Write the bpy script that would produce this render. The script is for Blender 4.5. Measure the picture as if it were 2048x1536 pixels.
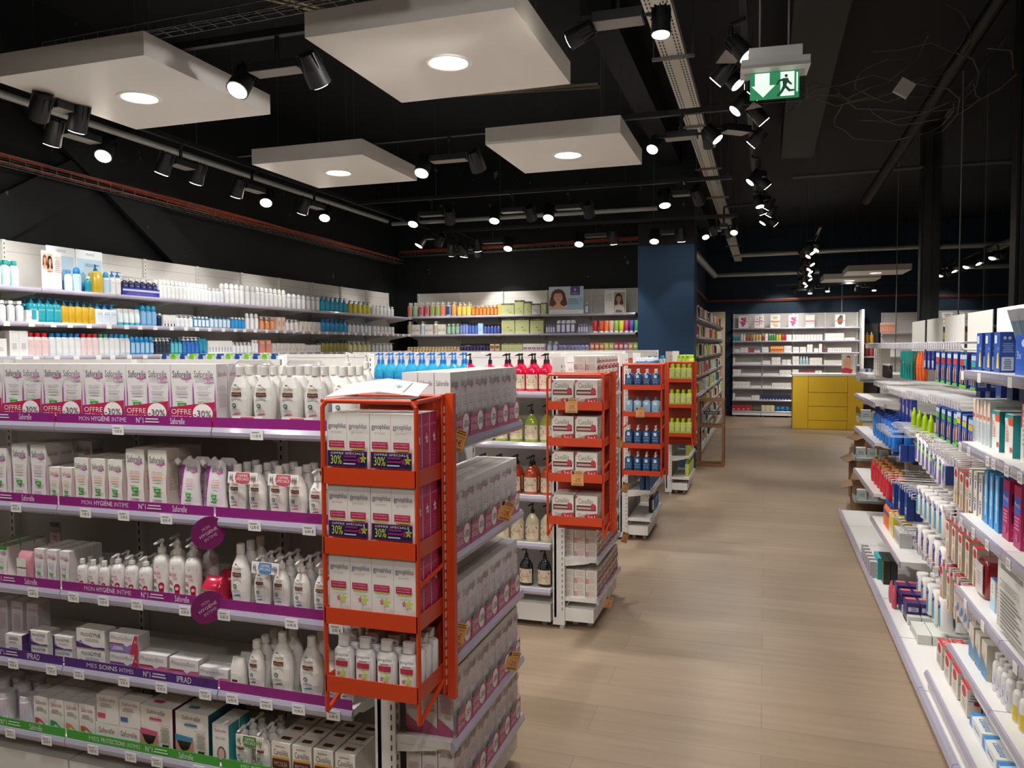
import bpy, math, random
import numpy as np
from mathutils import Matrix, Vector
random.seed(7)
for o in list(bpy.data.objects): bpy.data.objects.remove(o)
S = bpy.context.scene; COL = S.collection
# ---------------- camera ----------------
FPX = 1560.0; CH = 1.5
YAW = math.radians(17.97); PIT = -math.atan(73.5/FPX); ROLL = math.radians(0.30)
fw = np.array([-math.sin(YAW)*math.cos(PIT), math.cos(YAW)*math.cos(PIT), math.sin(PIT)])
r0 = np.array([math.cos(YAW), math.sin(YAW), 0.0]); u0 = np.cross(r0, fw)
rt = r0*math.cos(ROLL)-u0*math.sin(ROLL); up = u0*math.cos(ROLL)+r0*math.sin(ROLL)
cam = bpy.data.cameras.new('camera'); cam.sensor_width = 36; cam.lens = 36*FPX/2048; cam.clip_start = 0.02
co = bpy.data.objects.new('camera', cam); COL.objects.link(co)
co.matrix_world = Matrix([[rt[0], up[0], -fw[0], 0], [rt[1], up[1], -fw[1], 0], [rt[2], up[2], -fw[2], CH], [0, 0, 0, 1]])
S.camera = co
def P(u, v, x=None, y=None, z=None):          # where the ray of a photo point meets a plane of the room
    r = fw+rt*(u-1024)/FPX-up*(v-768)/FPX
    if z is not None: t = (z-CH)/r[2]
    elif x is not None: t = x/r[0]
    else: t = y/r[1]
    return Vector((t*r[0], t*r[1], CH+t*r[2]))
# ---------------- world, exposure ----------------
w = bpy.data.worlds.new('world'); S.world = w; w.use_nodes = True
w.node_tree.nodes['Background'].inputs[0].default_value = (0.9, 0.95, 1.0, 1)
w.node_tree.nodes['Background'].inputs[1].default_value = 0.02
S.view_settings.view_transform = 'Standard'; S.view_settings.look = 'None'
S.view_settings.gamma = 1; S.view_settings.use_curve_mapping = False
S.view_settings.exposure = 1.2
SPOT_W = 20.0; DOWN_W = 50.0
# ---------------- materials ----------------
def lin(h):
    h = h.lstrip('#'); r = [int(h[i:i+2], 16)/255 for i in (0, 2, 4)]
    return tuple(c/12.92 if c <= .04045 else ((c+.055)/1.055)**2.4 for c in r)
def glance(nt, base, amp, p=4.0):             # mirror share rising towards grazing view, same from both faces
    lw = nt.nodes.new('ShaderNodeLayerWeight'); lw.inputs[0].default_value = .5
    a = nt.nodes.new('ShaderNodeMath'); a.operation = 'POWER'; a.inputs[1].default_value = p; nt.links.new(lw.outputs['Facing'], a.inputs[0])
    b = nt.nodes.new('ShaderNodeMath'); b.operation = 'MULTIPLY_ADD'; b.inputs[1].default_value = amp; b.inputs[2].default_value = base; nt.links.new(a.outputs[0], b.inputs[0]); return b
MC = {}
def mat(hexc, rough=.45, metal=0.0, kind=''):
    k = (hexc, rough, metal, kind)
    if k in MC: return MC[k]
    m = bpy.data.materials.new('surface_'+hexc.lstrip('#')+kind); m.use_nodes = True; MC[k] = m
    nt = m.node_tree; b = nt.nodes['Principled BSDF']
    b.inputs['Base Color'].default_value = (*lin(hexc), 1)
    b.inputs['Roughness'].default_value = rough; b.inputs['Metallic'].default_value = metal
    if kind == 'clear':
        tr = nt.nodes.new('ShaderNodeBsdfTransparent'); gl = nt.nodes.new('ShaderNodeBsdfGlossy'); mx = nt.nodes.new('ShaderNodeMixShader')
        fr = glance(nt, .05, .6)
        gl.inputs['Roughness'].default_value = rough; tr.inputs[0].default_value = (*lin(hexc), 1)
        nt.links.new(fr.outputs[0], mx.inputs[0]); nt.links.new(tr.outputs[0], mx.inputs[1]); nt.links.new(gl.outputs[0], mx.inputs[2])
        nt.links.new(mx.outputs[0], nt.nodes['Material Output'].inputs[0])
    if kind == 'liquid':
        b.inputs['Coat Weight'].default_value = .6; b.inputs['Coat Roughness'].default_value = .06
    if kind == 'emit':
        b.inputs['Emission Color'].default_value = (*lin(hexc), 1); b.inputs['Emission Strength'].default_value = 12
    if kind == 'glow':
        b.inputs['Emission Color'].default_value = (*lin(hexc), 1); b.inputs['Emission Strength'].default_value = 0.35
    return m
def nodes(name):
    m = bpy.data.materials.new(name); m.use_nodes = True
    nt = m.node_tree; return m, nt, nt.nodes['Principled BSDF'], nt.nodes.new, nt.links.new
def mat_floor():
    m, nt, b, N, L = nodes('light_oak_plank'); b.inputs['Roughness'].default_value = .42
    tc = N('ShaderNodeTexCoord'); br = N('ShaderNodeTexBrick')
    br.inputs['Scale'].default_value = 1; br.inputs['Brick Width'].default_value = 1.3; br.inputs['Row Height'].default_value = .21
    br.inputs['Mortar Size'].default_value = .0014; br.inputs['Mortar Smooth'].default_value = .2; br.inputs['Bias'].default_value = 0
    br.inputs['Color1'].default_value = (*lin('#a5907a'), 1); br.inputs['Color2'].default_value = (*lin('#9a866f'), 1)
    br.inputs['Mortar'].default_value = (*lin('#84705a'), 1)
    mp = N('ShaderNodeMapping'); mp.inputs['Scale'].default_value = (1.2, 16, 1)
    ns = N('ShaderNodeTexNoise'); ns.inputs['Scale'].default_value = 1.6; ns.inputs['Detail'].default_value = 6
    cr = N('ShaderNodeValToRGB'); cr.color_ramp.elements[0].position = .3; cr.color_ramp.elements[0].color = (.82, .8, .78, 1); cr.color_ramp.elements[1].position = .7
    mx = N('ShaderNodeMix'); mx.data_type = 'RGBA'; mx.blend_type = 'MULTIPLY'; mx.inputs[0].default_value = .8
    L(tc.outputs['Object'], br.inputs[0]); L(tc.outputs['Object'], mp.inputs[0]); L(mp.outputs[0], ns.inputs[0]); L(ns.outputs[0], cr.inputs[0])
    L(br.outputs[0], mx.inputs[6]); L(cr.outputs[0], mx.inputs[7]); L(mx.outputs[2], b.inputs['Base Color'])
    return m
def mat_wall(name, c, c2, block=False, scale=1.5, scuff=False):
    m, nt, b, N, L = nodes(name); b.inputs['Roughness'].default_value = .75
    tc = N('ShaderNodeTexCoord'); ns = N('ShaderNodeTexNoise'); ns.inputs['Scale'].default_value = scale; ns.inputs['Detail'].default_value = 6
    cr = N('ShaderNodeValToRGB'); cr.color_ramp.elements[0].color = (*lin(c), 1); cr.color_ramp.elements[1].color = (*lin(c2), 1)
    cr.color_ramp.elements[0].position = .35; cr.color_ramp.elements[1].position = .7
    L(tc.outputs['Object'], ns.inputs[0]); L(ns.outputs[0], cr.inputs[0])
    out = cr.outputs[0]
    if scuff:
        n2 = N('ShaderNodeTexNoise'); n2.inputs['Scale'].default_value = 9; n2.inputs['Detail'].default_value = 10
        c3 = N('ShaderNodeValToRGB'); c3.color_ramp.elements[0].position = .70; c3.color_ramp.elements[1].position = .74
        mx = N('ShaderNodeMix'); mx.data_type = 'RGBA'; mx.inputs[7].default_value = (*lin('#6b6b66'), 1)
        L(tc.outputs['Object'], n2.inputs[0]); L(n2.outputs[0], c3.inputs[0]); L(c3.outputs[0], mx.inputs[0]); L(out, mx.inputs[6]); out = mx.outputs[2]
    if block:
        mp = N('ShaderNodeMapping'); mp.inputs['Rotation'].default_value = (math.pi/2, 0, 0)
        br = N('ShaderNodeTexBrick'); br.inputs['Scale'].default_value = 1; br.inputs['Brick Width'].default_value = .42; br.inputs['Row Height'].default_value = .21
        br.inputs['Mortar Size'].default_value = .006; br.inputs['Mortar'].default_value = (0, 0, 0, 1)
        br.inputs['Color1'].default_value = br.inputs['Color2'].default_value = (1, 1, 1, 1)
        bp = N('ShaderNodeBump'); bp.inputs['Strength'].default_value = .6; bp.inputs['Distance'].default_value = .01
        L(tc.outputs['Object'], mp.inputs[0]); L(mp.outputs[0], br.inputs[0]); L(br.outputs[0], bp.inputs['Height']); L(bp.outputs[0], b.inputs['Normal'])
    L(out, b.inputs['Base Color']); return m
WHITE = '#e9e6e1'; METAL = '#dedbd6'
# ---------------- mesh builder ----------------
_txt = {}
def text_geo(s):
    if s in _txt: return _txt[s]
    c = bpy.data.curves.new('t', 'FONT'); c.body = s; c.resolution_u = 2; c.fill_mode = 'FRONT'
    o = bpy.data.objects.new('t', c); COL.objects.link(o)
    dg = bpy.context.evaluated_depsgraph_get(); me = o.evaluated_get(dg).to_mesh()
    V = np.array([v.co[:2] for v in me.vertices]); F = [tuple(p.vertices) for p in me.polygons]
    o.evaluated_get(dg).to_mesh_clear(); bpy.data.objects.remove(o); bpy.data.curves.remove(c)
    lo = V.min(0); hi = V.max(0)
    if any(ch in s for ch in 'ÈÉ') and s.isupper(): hi[1] = lo[1]+(hi[1]-lo[1])*.79      # capitals fill the box, accents rise above it
    V = (V-lo)/np.maximum(hi-lo, 1e-6)
    _txt[s] = (V.tolist(), F); return _txt[s]
class MB:
    def __init__(s): s.V = []; s.F = []; s.M = []; s.S = []; s.mats = []
    def mi(s, m):
        if isinstance(m, str): m = mat(m)
        if m not in s.mats: s.mats.append(m)
        return s.mats.index(m)
    def add(s, V, F, m, smooth=False):
        n = len(s.V); i = s.mi(m); s.V += [tuple(v) for v in V]
        for f in F: s.F.append(tuple(a+n for a in f)); s.M.append(i); s.S.append(smooth)
    def box(s, x0, x1, y0, y1, z0, z1, m, top=None, sides=None, rot=None, at=None):
        V = [(x0,y0,z0),(x1,y0,z0),(x1,y1,z0),(x0,y1,z0),(x0,y0,z1),(x1,y0,z1),(x1,y1,z1),(x0,y1,z1)]
        if rot is not None: V = [tuple(rot @ Vector(v)+Vector(at or (0,0,0))) for v in V]
        s.add(V, [(0,1,5,4),(2,3,7,6),(0,3,2,1)], m); s.add(V, [(4,5,6,7)], top or m); s.add(V, [(1,2,6,5),(3,0,4,7)], sides or m); return s
    def prism(s, pts, axis, a0, a1, m):          # polygon swept along one axis
        n = len(pts)
        def q(p, a): return {'x': (a, p[0], p[1]), 'y': (p[0], a, p[1]), 'z': (p[0], p[1], a)}[axis]
        V = [q(p, a0) for p in pts]+[q(p, a1) for p in pts]
        s.add(V, [tuple(range(n))[::-1], tuple(range(n, 2*n))]+[(i, (i+1) % n, n+(i+1) % n, n+i) for i in range(n)], m); return s
    def tube(s, pts, r, m, n=8):
        pts = [Vector(p) for p in pts]
        for a, b in zip(pts[:-1], pts[1:]):
            d = (b-a); L = d.length
            if L < 1e-6: continue
            q = Vector((0,0,1)).rotation_difference(d/L).to_matrix()
            V = []
            for k in range(n):
                t = 2*math.pi*k/n; e = q @ Vector((r*math.cos(t), r*math.sin(t), 0)); V += [a+e, b+e]
            s.add(V, [(2*k, (2*k+2) % (2*n), (2*k+3) % (2*n), 2*k+1) for k in range(n)], m, True)
            s.add(V, [tuple(range(0, 2*n, 2))[::-1], tuple(range(1, 2*n, 2))], m)
        return s
    def loft(s, secs, n=16, e=2.0, cx=0, cy=0):   # secs: (z, rx, ry, material)
        def ring(z, rx, ry):
            R = []
            for k in range(n):
                t = 2*math.pi*(k+.5)/n; c, q = math.cos(t), math.sin(t)
                R.append((cx+rx*math.copysign(abs(c)**(2/e), c), cy+ry*math.copysign(abs(q)**(2/e), q), z))
            return R
        for a, b in zip(secs[:-1], secs[1:]):
            s.add(ring(*a[:3])+ring(*b[:3]), [(k, (k+1) % n, n+(k+1) % n, n+k) for k in range(n)], b[3], True)
        s.add(ring(*secs[-1][:3]), [tuple(range(n))], secs[-1][3]); s.add(ring(*secs[0][:3]), [tuple(range(n))[::-1]], secs[0][3]); return s
    def smooth_loft(s, secs, n=16, e=2.0, cx=0, cy=0, m=None):  # one welded skin
        V = []; F = []
        for (z, rx, ry) in secs:
            for k in range(n):
                t = 2*math.pi*(k+.5)/n; c, q = math.cos(t), math.sin(t)
                V.append((cx+rx*math.copysign(abs(c)**(2/e), c), cy+ry*math.copysign(abs(q)**(2/e), q), z))
        for j in range(len(secs)-1):
            for k in range(n): F.append((j*n+k, j*n+(k+1) % n, (j+1)*n+(k+1) % n, (j+1)*n+k))
        s.add(V, F, m, True); b = len(secs)-1
        s.add(V[:n], [tuple(range(n))[::-1]], m); s.add(V[b*n:], [tuple(range(n))], m); return s
    def decor(s, items, mp, sub=1):
        """items in 0..1 face coordinates; mp(fx, fy, layer) -> point"""
        for k, it in enumerate(items):
            L = k+1; t = it[0]
            if t == 'r':
                _, x0, y0, x1, y1, c = it; V = []; F = []
                for i in range(sub+1):
                    fx = x0+(x1-x0)*i/sub; V += [mp(fx, y0, L), mp(fx, y1, L)]
                F = [(2*i, 2*i+2, 2*i+3, 2*i+1) for i in range(sub)]; s.add(V, F, c)
            elif t == 'p': s.add([mp(a, b, L) for a, b in it[1]], [tuple(range(len(it[1])))], it[2])
            elif t == 'c':
                _, cx, cy, rx, ry, c = it
                s.add([mp(cx+rx*math.cos(2*math.pi*i/20), cy+ry*math.sin(2*math.pi*i/20), L) for i in range(20)], [tuple(range(20))], c)
            elif t == 't':
                _, st, x0, y0, x1, y1, c = it; V, F = text_geo(st)
                s.add([mp(x0+(x1-x0)*a, y0+(y1-y0)*b, L) for a, b in V], F, c)
            elif t == 'l':                         # lines of tiny print
                _, x0, y0, x1, y1, n, c = it; h = (y1-y0)/(2*n-1)
                for i in range(n):
                    ins = (x1-x0)*.12*((i*7) % 3)/2; V = [mp(x0+ins, y0+2*i*h, L), mp(x1-ins, y0+2*i*h, L), mp(x1-ins, y0+(2*i+1)*h, L), mp(x0+ins, y0+(2*i+1)*h, L)]
                    s.add(V, [(0, 1, 2, 3)], c)
        return s
    def mesh(s, name):
        me = bpy.data.meshes.new(name); me.from_pydata(s.V, [], s.F)
        for m in s.mats: me.materials.append(m)
        me.polygons.foreach_set('material_index', s.M); me.polygons.foreach_set('use_smooth', s.S); me.update(); return me
    def build(s, name, parent=None, loc=None, rotz=0):
        o = bpy.data.objects.new(name, s.mesh(name)); COL.objects.link(o)
        if parent: o.parent = parent
        if loc is not None: o.location = loc
        if rotz: o.rotation_euler.z = rotz
        return o
    def merge(s, o):
        for f, mi, sm in zip(o.F, o.M, o.S):
            pass
        n = len(s.V); mp = [s.mi(m) for m in o.mats]; s.V += o.V
        for f, mi, sm in zip(o.F, o.M, o.S): s.F.append(tuple(a+n for a in f)); s.M.append(mp[mi]); s.S.append(sm)
        return s
LABELS = {}
def tag(o, label, cat, group=None, kind=None):
    o['label'] = label; o['category'] = cat
    if group: o['group'] = group
    if kind: o['kind'] = kind
    n = len(label.replace(',', ' ').split())
    if not 4 <= n <= 16: print('LABELLEN', n, label)
    if label in LABELS and LABELS[label] != group or (label in LABELS and not group): print('DUPLABEL', label)
    LABELS[label] = group; return o
def struct(o): o['kind'] = 'structure'; return o
def empty(name, loc=(0,0,0), rz=0):
    o = bpy.data.objects.new(name, None); COL.objects.link(o); o.location = loc; o.rotation_euler.z = rz; o.empty_display_size = .05; return o
class Proto:
    def __init__(s, name, cat, body, kids=(), w=.06, d=.05, h=.15, small=False):
        s.name = name; s.cat = cat; s.w = w; s.d = d; s.h = h
        if small:
            for n, k in kids: body.merge(k)
            kids = ()
        s.me = body.mesh(name); s.kids = [(n, k.mesh(n)) for n, k in kids]
    def put(s, loc, rz, label, group=None, sc=(1,1,1)):
        o = bpy.data.objects.new(s.name, s.me); COL.objects.link(o); o.location = loc; o.rotation_euler.z = rz; o.scale = sc
        for n, m in s.kids:
            k = bpy.data.objects.new(n, m); COL.objects.link(k); k.parent = o
        tag(o, label, s.cat, group); return o
ONE = 'zeroth first second third fourth fifth sixth seventh eighth ninth tenth eleventh twelfth thirteenth fourteenth fifteenth sixteenth seventeenth eighteenth nineteenth twentieth'.split()
def ordn(i):
    if i <= 20: return ONE[i]
    return {2: 'twenty', 3: 'thirty', 4: 'forty'}[i//10]+'-'+ONE[i % 10] if i % 10 else {3: 'thirtieth', 4: 'fortieth'}[i//10]
# frames: 'S' faces the camera (-Y), 'E' faces the aisle (+X), 'W' faces left (-X)
def row(face, plane, z, v, u0_, u1_, n, pr, desc, where, back=0, side='left', gap=.004, jit=0, fit=True, stack=1, backwhere=None, rise=0):
    """n things side by side between two photo columns, fronts on the given plane; 'back' more ranks behind them"""
    if face == 'S': a0 = P(u0_, v, y=plane).x; a1 = P(u1_, v, y=plane).x; rz = 0
    elif face == 'E': a0 = P(u0_, v, x=plane).y; a1 = P(u1_, v, x=plane).y; rz = math.pi/2
    else: a0 = P(u0_, v, x=plane).y; a1 = P(u1_, v, x=plane).y; rz = -math.pi/2
    pitch = abs(a1-a0)/n; k = 1
    if fit and pr.w > pitch*.985: k = pitch*.985/pr.w
    if fit == 'fill': k = pitch*.985/pr.w
    out = []
    for r in range(back+1):
        for i in range(n):
            a = a0+(a1-a0)*(i+.5)/n; off = (pr.d*min(k, 1.0)+gap)*r+pr.d*min(k,1.0)/2+(random.uniform(0, jit) if jit else 0)
            if face == 'S': loc = (a, plane+off, z)
            elif face == 'E': loc = (plane-off, a, z)
            else: loc = (plane+off, a, z)
            for q in range(stack):
                lv = '' if stack == 1 else [' lower', ' upper', ' topmost'][q if q < 2 else 2]
                l2 = (loc[0], loc[1], z+q*(pr.h+.001))
                if r == 0:
                    lab = f"{desc}, {where}" if n == 1 and stack == 1 else (f"{desc},{lv} one, {where}" if n == 1 else f"{desc},{lv} {ordn(i+1)} from {side}, {where}")
                    out.append(pr.put(l2, rz, lab.replace(',  ', ', '), f"{desc}, {where}" if n > 1 else None, (k, min(k, 1.0), 1)))
                else:
                    pr.put(l2, rz, f"{desc} in back rows, {where}", f"{desc}, back ranks, {where}", (k, min(k, 1.0), 1))
    return out
# ================= the room =================
def slab(name, x0, x1, y0, y1, z0, z1, m):
    return struct(MB().box(x0, x1, y0, y1, z0, z1, m).build(name))
M_dark = mat_wall('black_paint', '#080b0e', '#10151a', scuff=True)
M_darkc = mat_wall('black_ceiling_paint', '#04070a', '#0a0f13', scale=.8)
M_blue = mat_wall('blue_painted_block', '#15283a', '#1d3448', block=True)
M_bluep = mat_wall('blue_pillar_paint', '#1a3a58', '#1e4262', scale=.6)
slab('floor', -5.1, 6.2, -2.0, 17.7, -.1, 0, mat_floor())
slab('ceiling', -5.1, 6.2, -2.0, 17.7, 4.0, 4.1, M_darkc)
slab('wall_left', -5.1, -5.0, -2.0, 10.3, 0, 4.0, M_dark)
slab('wall_rear', -5.0, -1.42, 10.15, 10.3, 0, 4.0, M_dark)
slab('wall_corridor', -1.42, -1.25, 9.8, 17.6, 0, 4.0, M_blue)
slab('wall_back', -1.25, 6.2, 17.6, 17.7, 0, 4.0, M_blue)
slab('wall_right', 6.1, 6.2, -2.0, 17.6, 0, 4.0, M_dark)
slab('wall_behind', -5.0, 6.1, -2.0, -1.9, 0, 4.0, M_dark)
# blue pillar at the corner of the rear wall, black above
p = MB().box(-1.46, -.80, 9.42, 9.8, 0, 2.70, M_bluep).box(-1.46, -.80, 9.42, 9.8, 2.70, 4.0, M_dark)
struct(p.build('wall_pillar'))
# diagonal black beams on the left wall
def beam(name, a, b, wd, label, cat='beam'):
    a = Vector(a); b = Vector(b); d = (b-a).normalized(); n = Vector((1, 0, 0)); s_ = d.cross(n).normalized()*wd/2
    V = [a-s_, a+s_, b+s_, b-s_]; V = V+[p+n*.045 for p in V]
    m = MB(); m.add(V, [(0,1,2,3),(7,6,5,4),(0,4,5,1),(1,5,6,2),(2,6,7,3),(3,7,4,0)], M_dark); o = m.build(name); tag(o, label, cat, 'diagonal braces on the left wall'); return o
beam('diagonal_brace', (-4.99, 2.9, 1.70), (-4.99, 6.2, 3.74), .28, 'black diagonal brace rising to the right on the left wall')
beam('diagonal_brace', (-4.952, 3.6, 3.75), (-4.952, 6.3, 1.95), .28, 'black diagonal brace falling to the right, crossing the other brace')
# ---------------- cable trays, pipes ----------------
M_galv = mat('#c2c0b8', .5, .1); M_gal2 = mat('#7d7d78', .4, .7); M_blk = mat('#17191b', .5); M_blk2 = mat('#0d0e10', .4)
def tray():
    r = empty('cable_tray', (-.56, 10, 3.3)); tag(r, 'long perforated steel cable tray running down the aisle ceiling', 'cable tray')
    b = MB(); b.box(-.07, .07, -7.4, 7.4, 0, .004, '#d2cfc2'); b.box(-.074, -.07, -7.4, 7.4, 0, .05, M_galv); b.box(.07, .074, -7.4, 7.4, 0, .05, M_galv)
    y = -7.35
    while y < 4:
        for x in (-.055, -.035, .035, .055): b.box(x-.004, x+.004, y, y+.025, -.002, 0, M_blk2)
        y += .05 if y < -1 else .09
    b.build('tray_channel', r)
    for k in range(9):
        MB().box(-.13, .13, -.012, .012, -.02, -.002, M_gal2).tube([(-.12, 0, 0), (-.12, 0, .70)], .004, M_gal2, 6).tube([(.12, 0, 0), (.12, 0, .70)], .004, M_gal2, 6).build('hanger', r, (0, -6.6+k*1.6, 0))
tray()
def pipe(name, pts, r, m, label, cat, n=10): return tag(MB().tube(pts, r, m, n).build(name), label, cat)
pipe('ventilation_duct', [(-4.62, 2.5, 3.12), (-4.62, 9.1, 3.12)], .027, mat('#b5b7b5', .4, .3), 'thin silver duct along the left wall above the spotlights', 'duct')
pipe('ventilation_duct', [(-4.6, 9.2, 3.1), (-1.2, 9.2, 3.1)], .027, mat('#b5b7b5', .4, .3), 'thin silver duct crossing in front of the rear wall', 'duct')
pipe('ventilation_duct', [(-1.1, 9.9, 2.95), (-1.0, 16.6, 2.95)], .06, mat('#b5b7b5', .4, .3), 'silver duct along the blue corridor wall', 'duct')
pipe('steel_pipe', [(-1.0, 16.6, 2.95), (1.0, 16.5, 2.95)], .04, mat('#b5b7b5', .4, .3), 'silver pipe joining the corridor duct at the far wall', 'pipe')
pipe('steel_pipe', [(-.5, 16.2, 3.3), (4.5, 15.8, 3.3)], .045, mat('#b5b7b5', .4, .3), 'silver pipe crossing above the far white panels', 'pipe')
pipe('steel_pipe', [(0.3, 10.2, 3.55), (3.6, 10.0, 3.55)], .02, '#5d6061', 'thin grey pipe crossing the dark ceiling at the right', 'pipe')
for k, dz in enumerate((0, .07)):
    pipe('copper_pipe', [(-2.62, 5.65+dz, 3.45+dz*.3), (-1.2, 5.8+dz, 3.45), ], .012, '#8a7f6a', f"{'lower' if k else 'upper'} thin pipe under the ceiling behind the largest white panel", 'pipe')
    pipe('copper_pipe', [(-3.3+dz, 3.2, 3.5), (-2.35+dz, 4.4, 3.5)], .009, '#a8a184', f"{'right' if k else 'left'} pale pipe beside the largest white panel", 'pipe')
def mesh_tray(name, a, b, label):
    a = Vector(a); b = Vector(b); m = MB(); d = (b-a); L = d.length; d.normalize(); s_ = d.cross(Vector((0, 0, 1))).normalized()*.06
    for o_ in (-1, 0, 1): m.tube([a+s_*o_, b+s_*o_], .004, M_gal2, 5)
    for o_ in (-1, 1): m.tube([a+s_*o_+Vector((0, 0, .05)), b+s_*o_+Vector((0, 0, .05))], .004, M_gal2, 5)
    k = 0
    while k < L: p = a+d*k; m.tube([p+s_+Vector((0, 0, .05)), p+s_, p-s_, p-s_+Vector((0, 0, .05))], .003, M_gal2, 4); k += .12
    return tag(m.build(name), label, 'cable tray')
mesh_tray('wire_cable_tray', (-4.5, 4.05, 3.45), (-1.9, 3.95, 3.45), 'wire mesh cable tray crossing between the two front white panels')
mesh_tray('wire_cable_tray', (-4.84, 2.4, 2.76), (-4.84, 9.9, 2.66), 'wire mesh cable tray carrying orange cables along the left wall')
mesh_tray('wire_cable_tray', (-4.9, 10.07, 2.78), (-1.5, 10.07, 2.82), 'wire mesh cable tray carrying orange cables along the rear wall')
def cable(pts0, n, spread, sag, label, col='#b5441f', r=.007):
    m = MB(); rnd = random.Random(len(label))
    for k in range(n):
        pts = []; A = Vector(pts0[0]); B = Vector(pts0[1]); q = [rnd.uniform(-spread, spread) for _ in range(2)]
        for i in range(13):
            t = i/12; p = A.lerp(B, t); p.z += q[1]*.6+sag*math.sin(t*9+k)+.02; p += Vector((abs(q[0]) if abs(A.x-B.x) < 1 else 0, q[0] if abs(A.x-B.x) >= 1 else 0, 0)); pts.append(p)
        m.tube(pts, r, col, 5)
    return tag(m.build('orange_cables'), label, 'cables')
cable([(-4.88, 2.4, 2.79), (-4.88, 9.9, 2.70)], 7, .04, .012, 'bundle of orange cables along the black left wall')
cable([(-4.9, 10.06, 2.82), (-1.5, 10.06, 2.86)], 6, .035, .008, 'bundle of orange cables along the rear wall')
cable([(-1.22, 9.9, 2.6), (-1.2, 17.4, 2.45)], 5, .03, .015, 'bundle of dull copper cables on the corridor wall', '#7a4636')
cable([(-1.2, 17.5, 2.45), (3.8, 17.5, 2.5)], 5, .03, .01, 'bundle of dull copper cables on the far blue wall', '#8c4a2e')
m = MB()
for k in range(3): m.tube([(-1.16, 11.8+k*.05, 2.75), (-1.17, 11.9+k*.04, 2.5), (-1.17, 11.95+k*.06, 1.95)], .02, '#a9a8a4', 7)
tag(m.build('white_conduits'), 'white conduits running down the blue corridor wall', 'conduit')
# tangle of old wires at the right, with a junction box
m = MB(); rnd = random.Random(3)
for k in range(9):
    c = Vector((.75+rnd.uniform(-.25, .3), 5.9, 3.15+rnd.uniform(-.1, .15))); a = rnd.uniform(0, 6.3); R = rnd.uniform(.1, .55); pts = []
    for i in range(12):
        t = a+i*.35; pts.append(c+Vector((math.cos(t)*R, rnd.uniform(-.1, .1), math.sin(t)*R*.45+(.4 if k < 3 else 0)*i/12)))
    m.tube(pts, .004, '#5b5048', 4)
tag(m.build('tangled_wires'), 'tangle of loose grey wires hanging below the ceiling at right', 'wires')
tag(MB().box(-.05, .05, -.02, .02, -.05, .05, '#b3ada0', rot=Matrix.Rotation(.6, 3, 'Y'), at=(.86, 5.8, 3.2)).build('junction_box'), 'small pale junction box hanging in the tangle of wires', 'box')
# duct shapes on the dark ceiling
for x, wd, y0, y1, lb in ((.15, .34, 3.0, 9.5, 'black rectangular air duct running above the exit sign'), (-1.15, .2, 5.0, 16, 'black beam running under the ceiling left of the tray')):
    tag(MB().box(x, x+wd, y0, y1, 3.62, 3.9, mat('#0c0e0f', .6)).build('air_duct' if wd > .3 else 'ceiling_beam'), lb, 'duct' if wd > .3 else 'beam')
tag(MB().tube([(1.55, 4.6, 3.95), (.95, 8.6, 2.95)], .05, '#131211', 8).build('sloping_brace'), 'dark sloping brace near the window columns', 'beam')
# ---------------- ceiling rafts with a downlight ----------------
rafts = [((-3.33, 3.565, 2.9), 1.0, 'large white suspended ceiling panel at the upper left', 'front left'),
         ((-1.495, 3.625, 2.9), .99, 'large white suspended ceiling panel at the top centre', 'front'),
         ((-3.26, 5.58, 2.9), .94, 'white suspended ceiling panel over the second aisle, left one', ''),
         ((-1.385, 5.62, 2.9), .94, 'white suspended ceiling panel over the second aisle, right one', ''),
         ((-3.3, 1.35, 2.9), 1.0, 'added unseen white ceiling panel for fill light over the front aisle, left one', ''),  # this and the next two: unseen panels added to fill the front shelves
         ((-1.45, 1.35, 2.9), 1.0, 'added unseen white ceiling panel for fill light over the front aisle, right one', ''),
         ((.4, -.3, 2.9), 1.0, 'added unseen white ceiling panel for fill light behind the viewer', ''),
         ((1.55, 16.55, 2.76), 1.0, 'far white suspended ceiling panel above the yellow counter, lower one', ''),
         ((1.85, 15.2, 2.78), 1.0, 'far white suspended ceiling panel above the yellow counter, nearer one', '')]
def spotlamp(parent, loc, dirv, power, cone, r=.035, col=(1, .98, .955), blend=.5):
    l = bpy.data.lights.new('lamp_light', 'SPOT'); l.energy = power; l.spot_size = math.radians(cone); l.spot_blend = blend; l.shadow_soft_size = r; l.color = col
    o = bpy.data.objects.new('lamp_light', l); COL.objects.link(o); o.parent = parent; o.location = loc
    o.rotation_euler = Vector(dirv).to_track_quat('-Z', 'Y').to_euler(); return o
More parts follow.
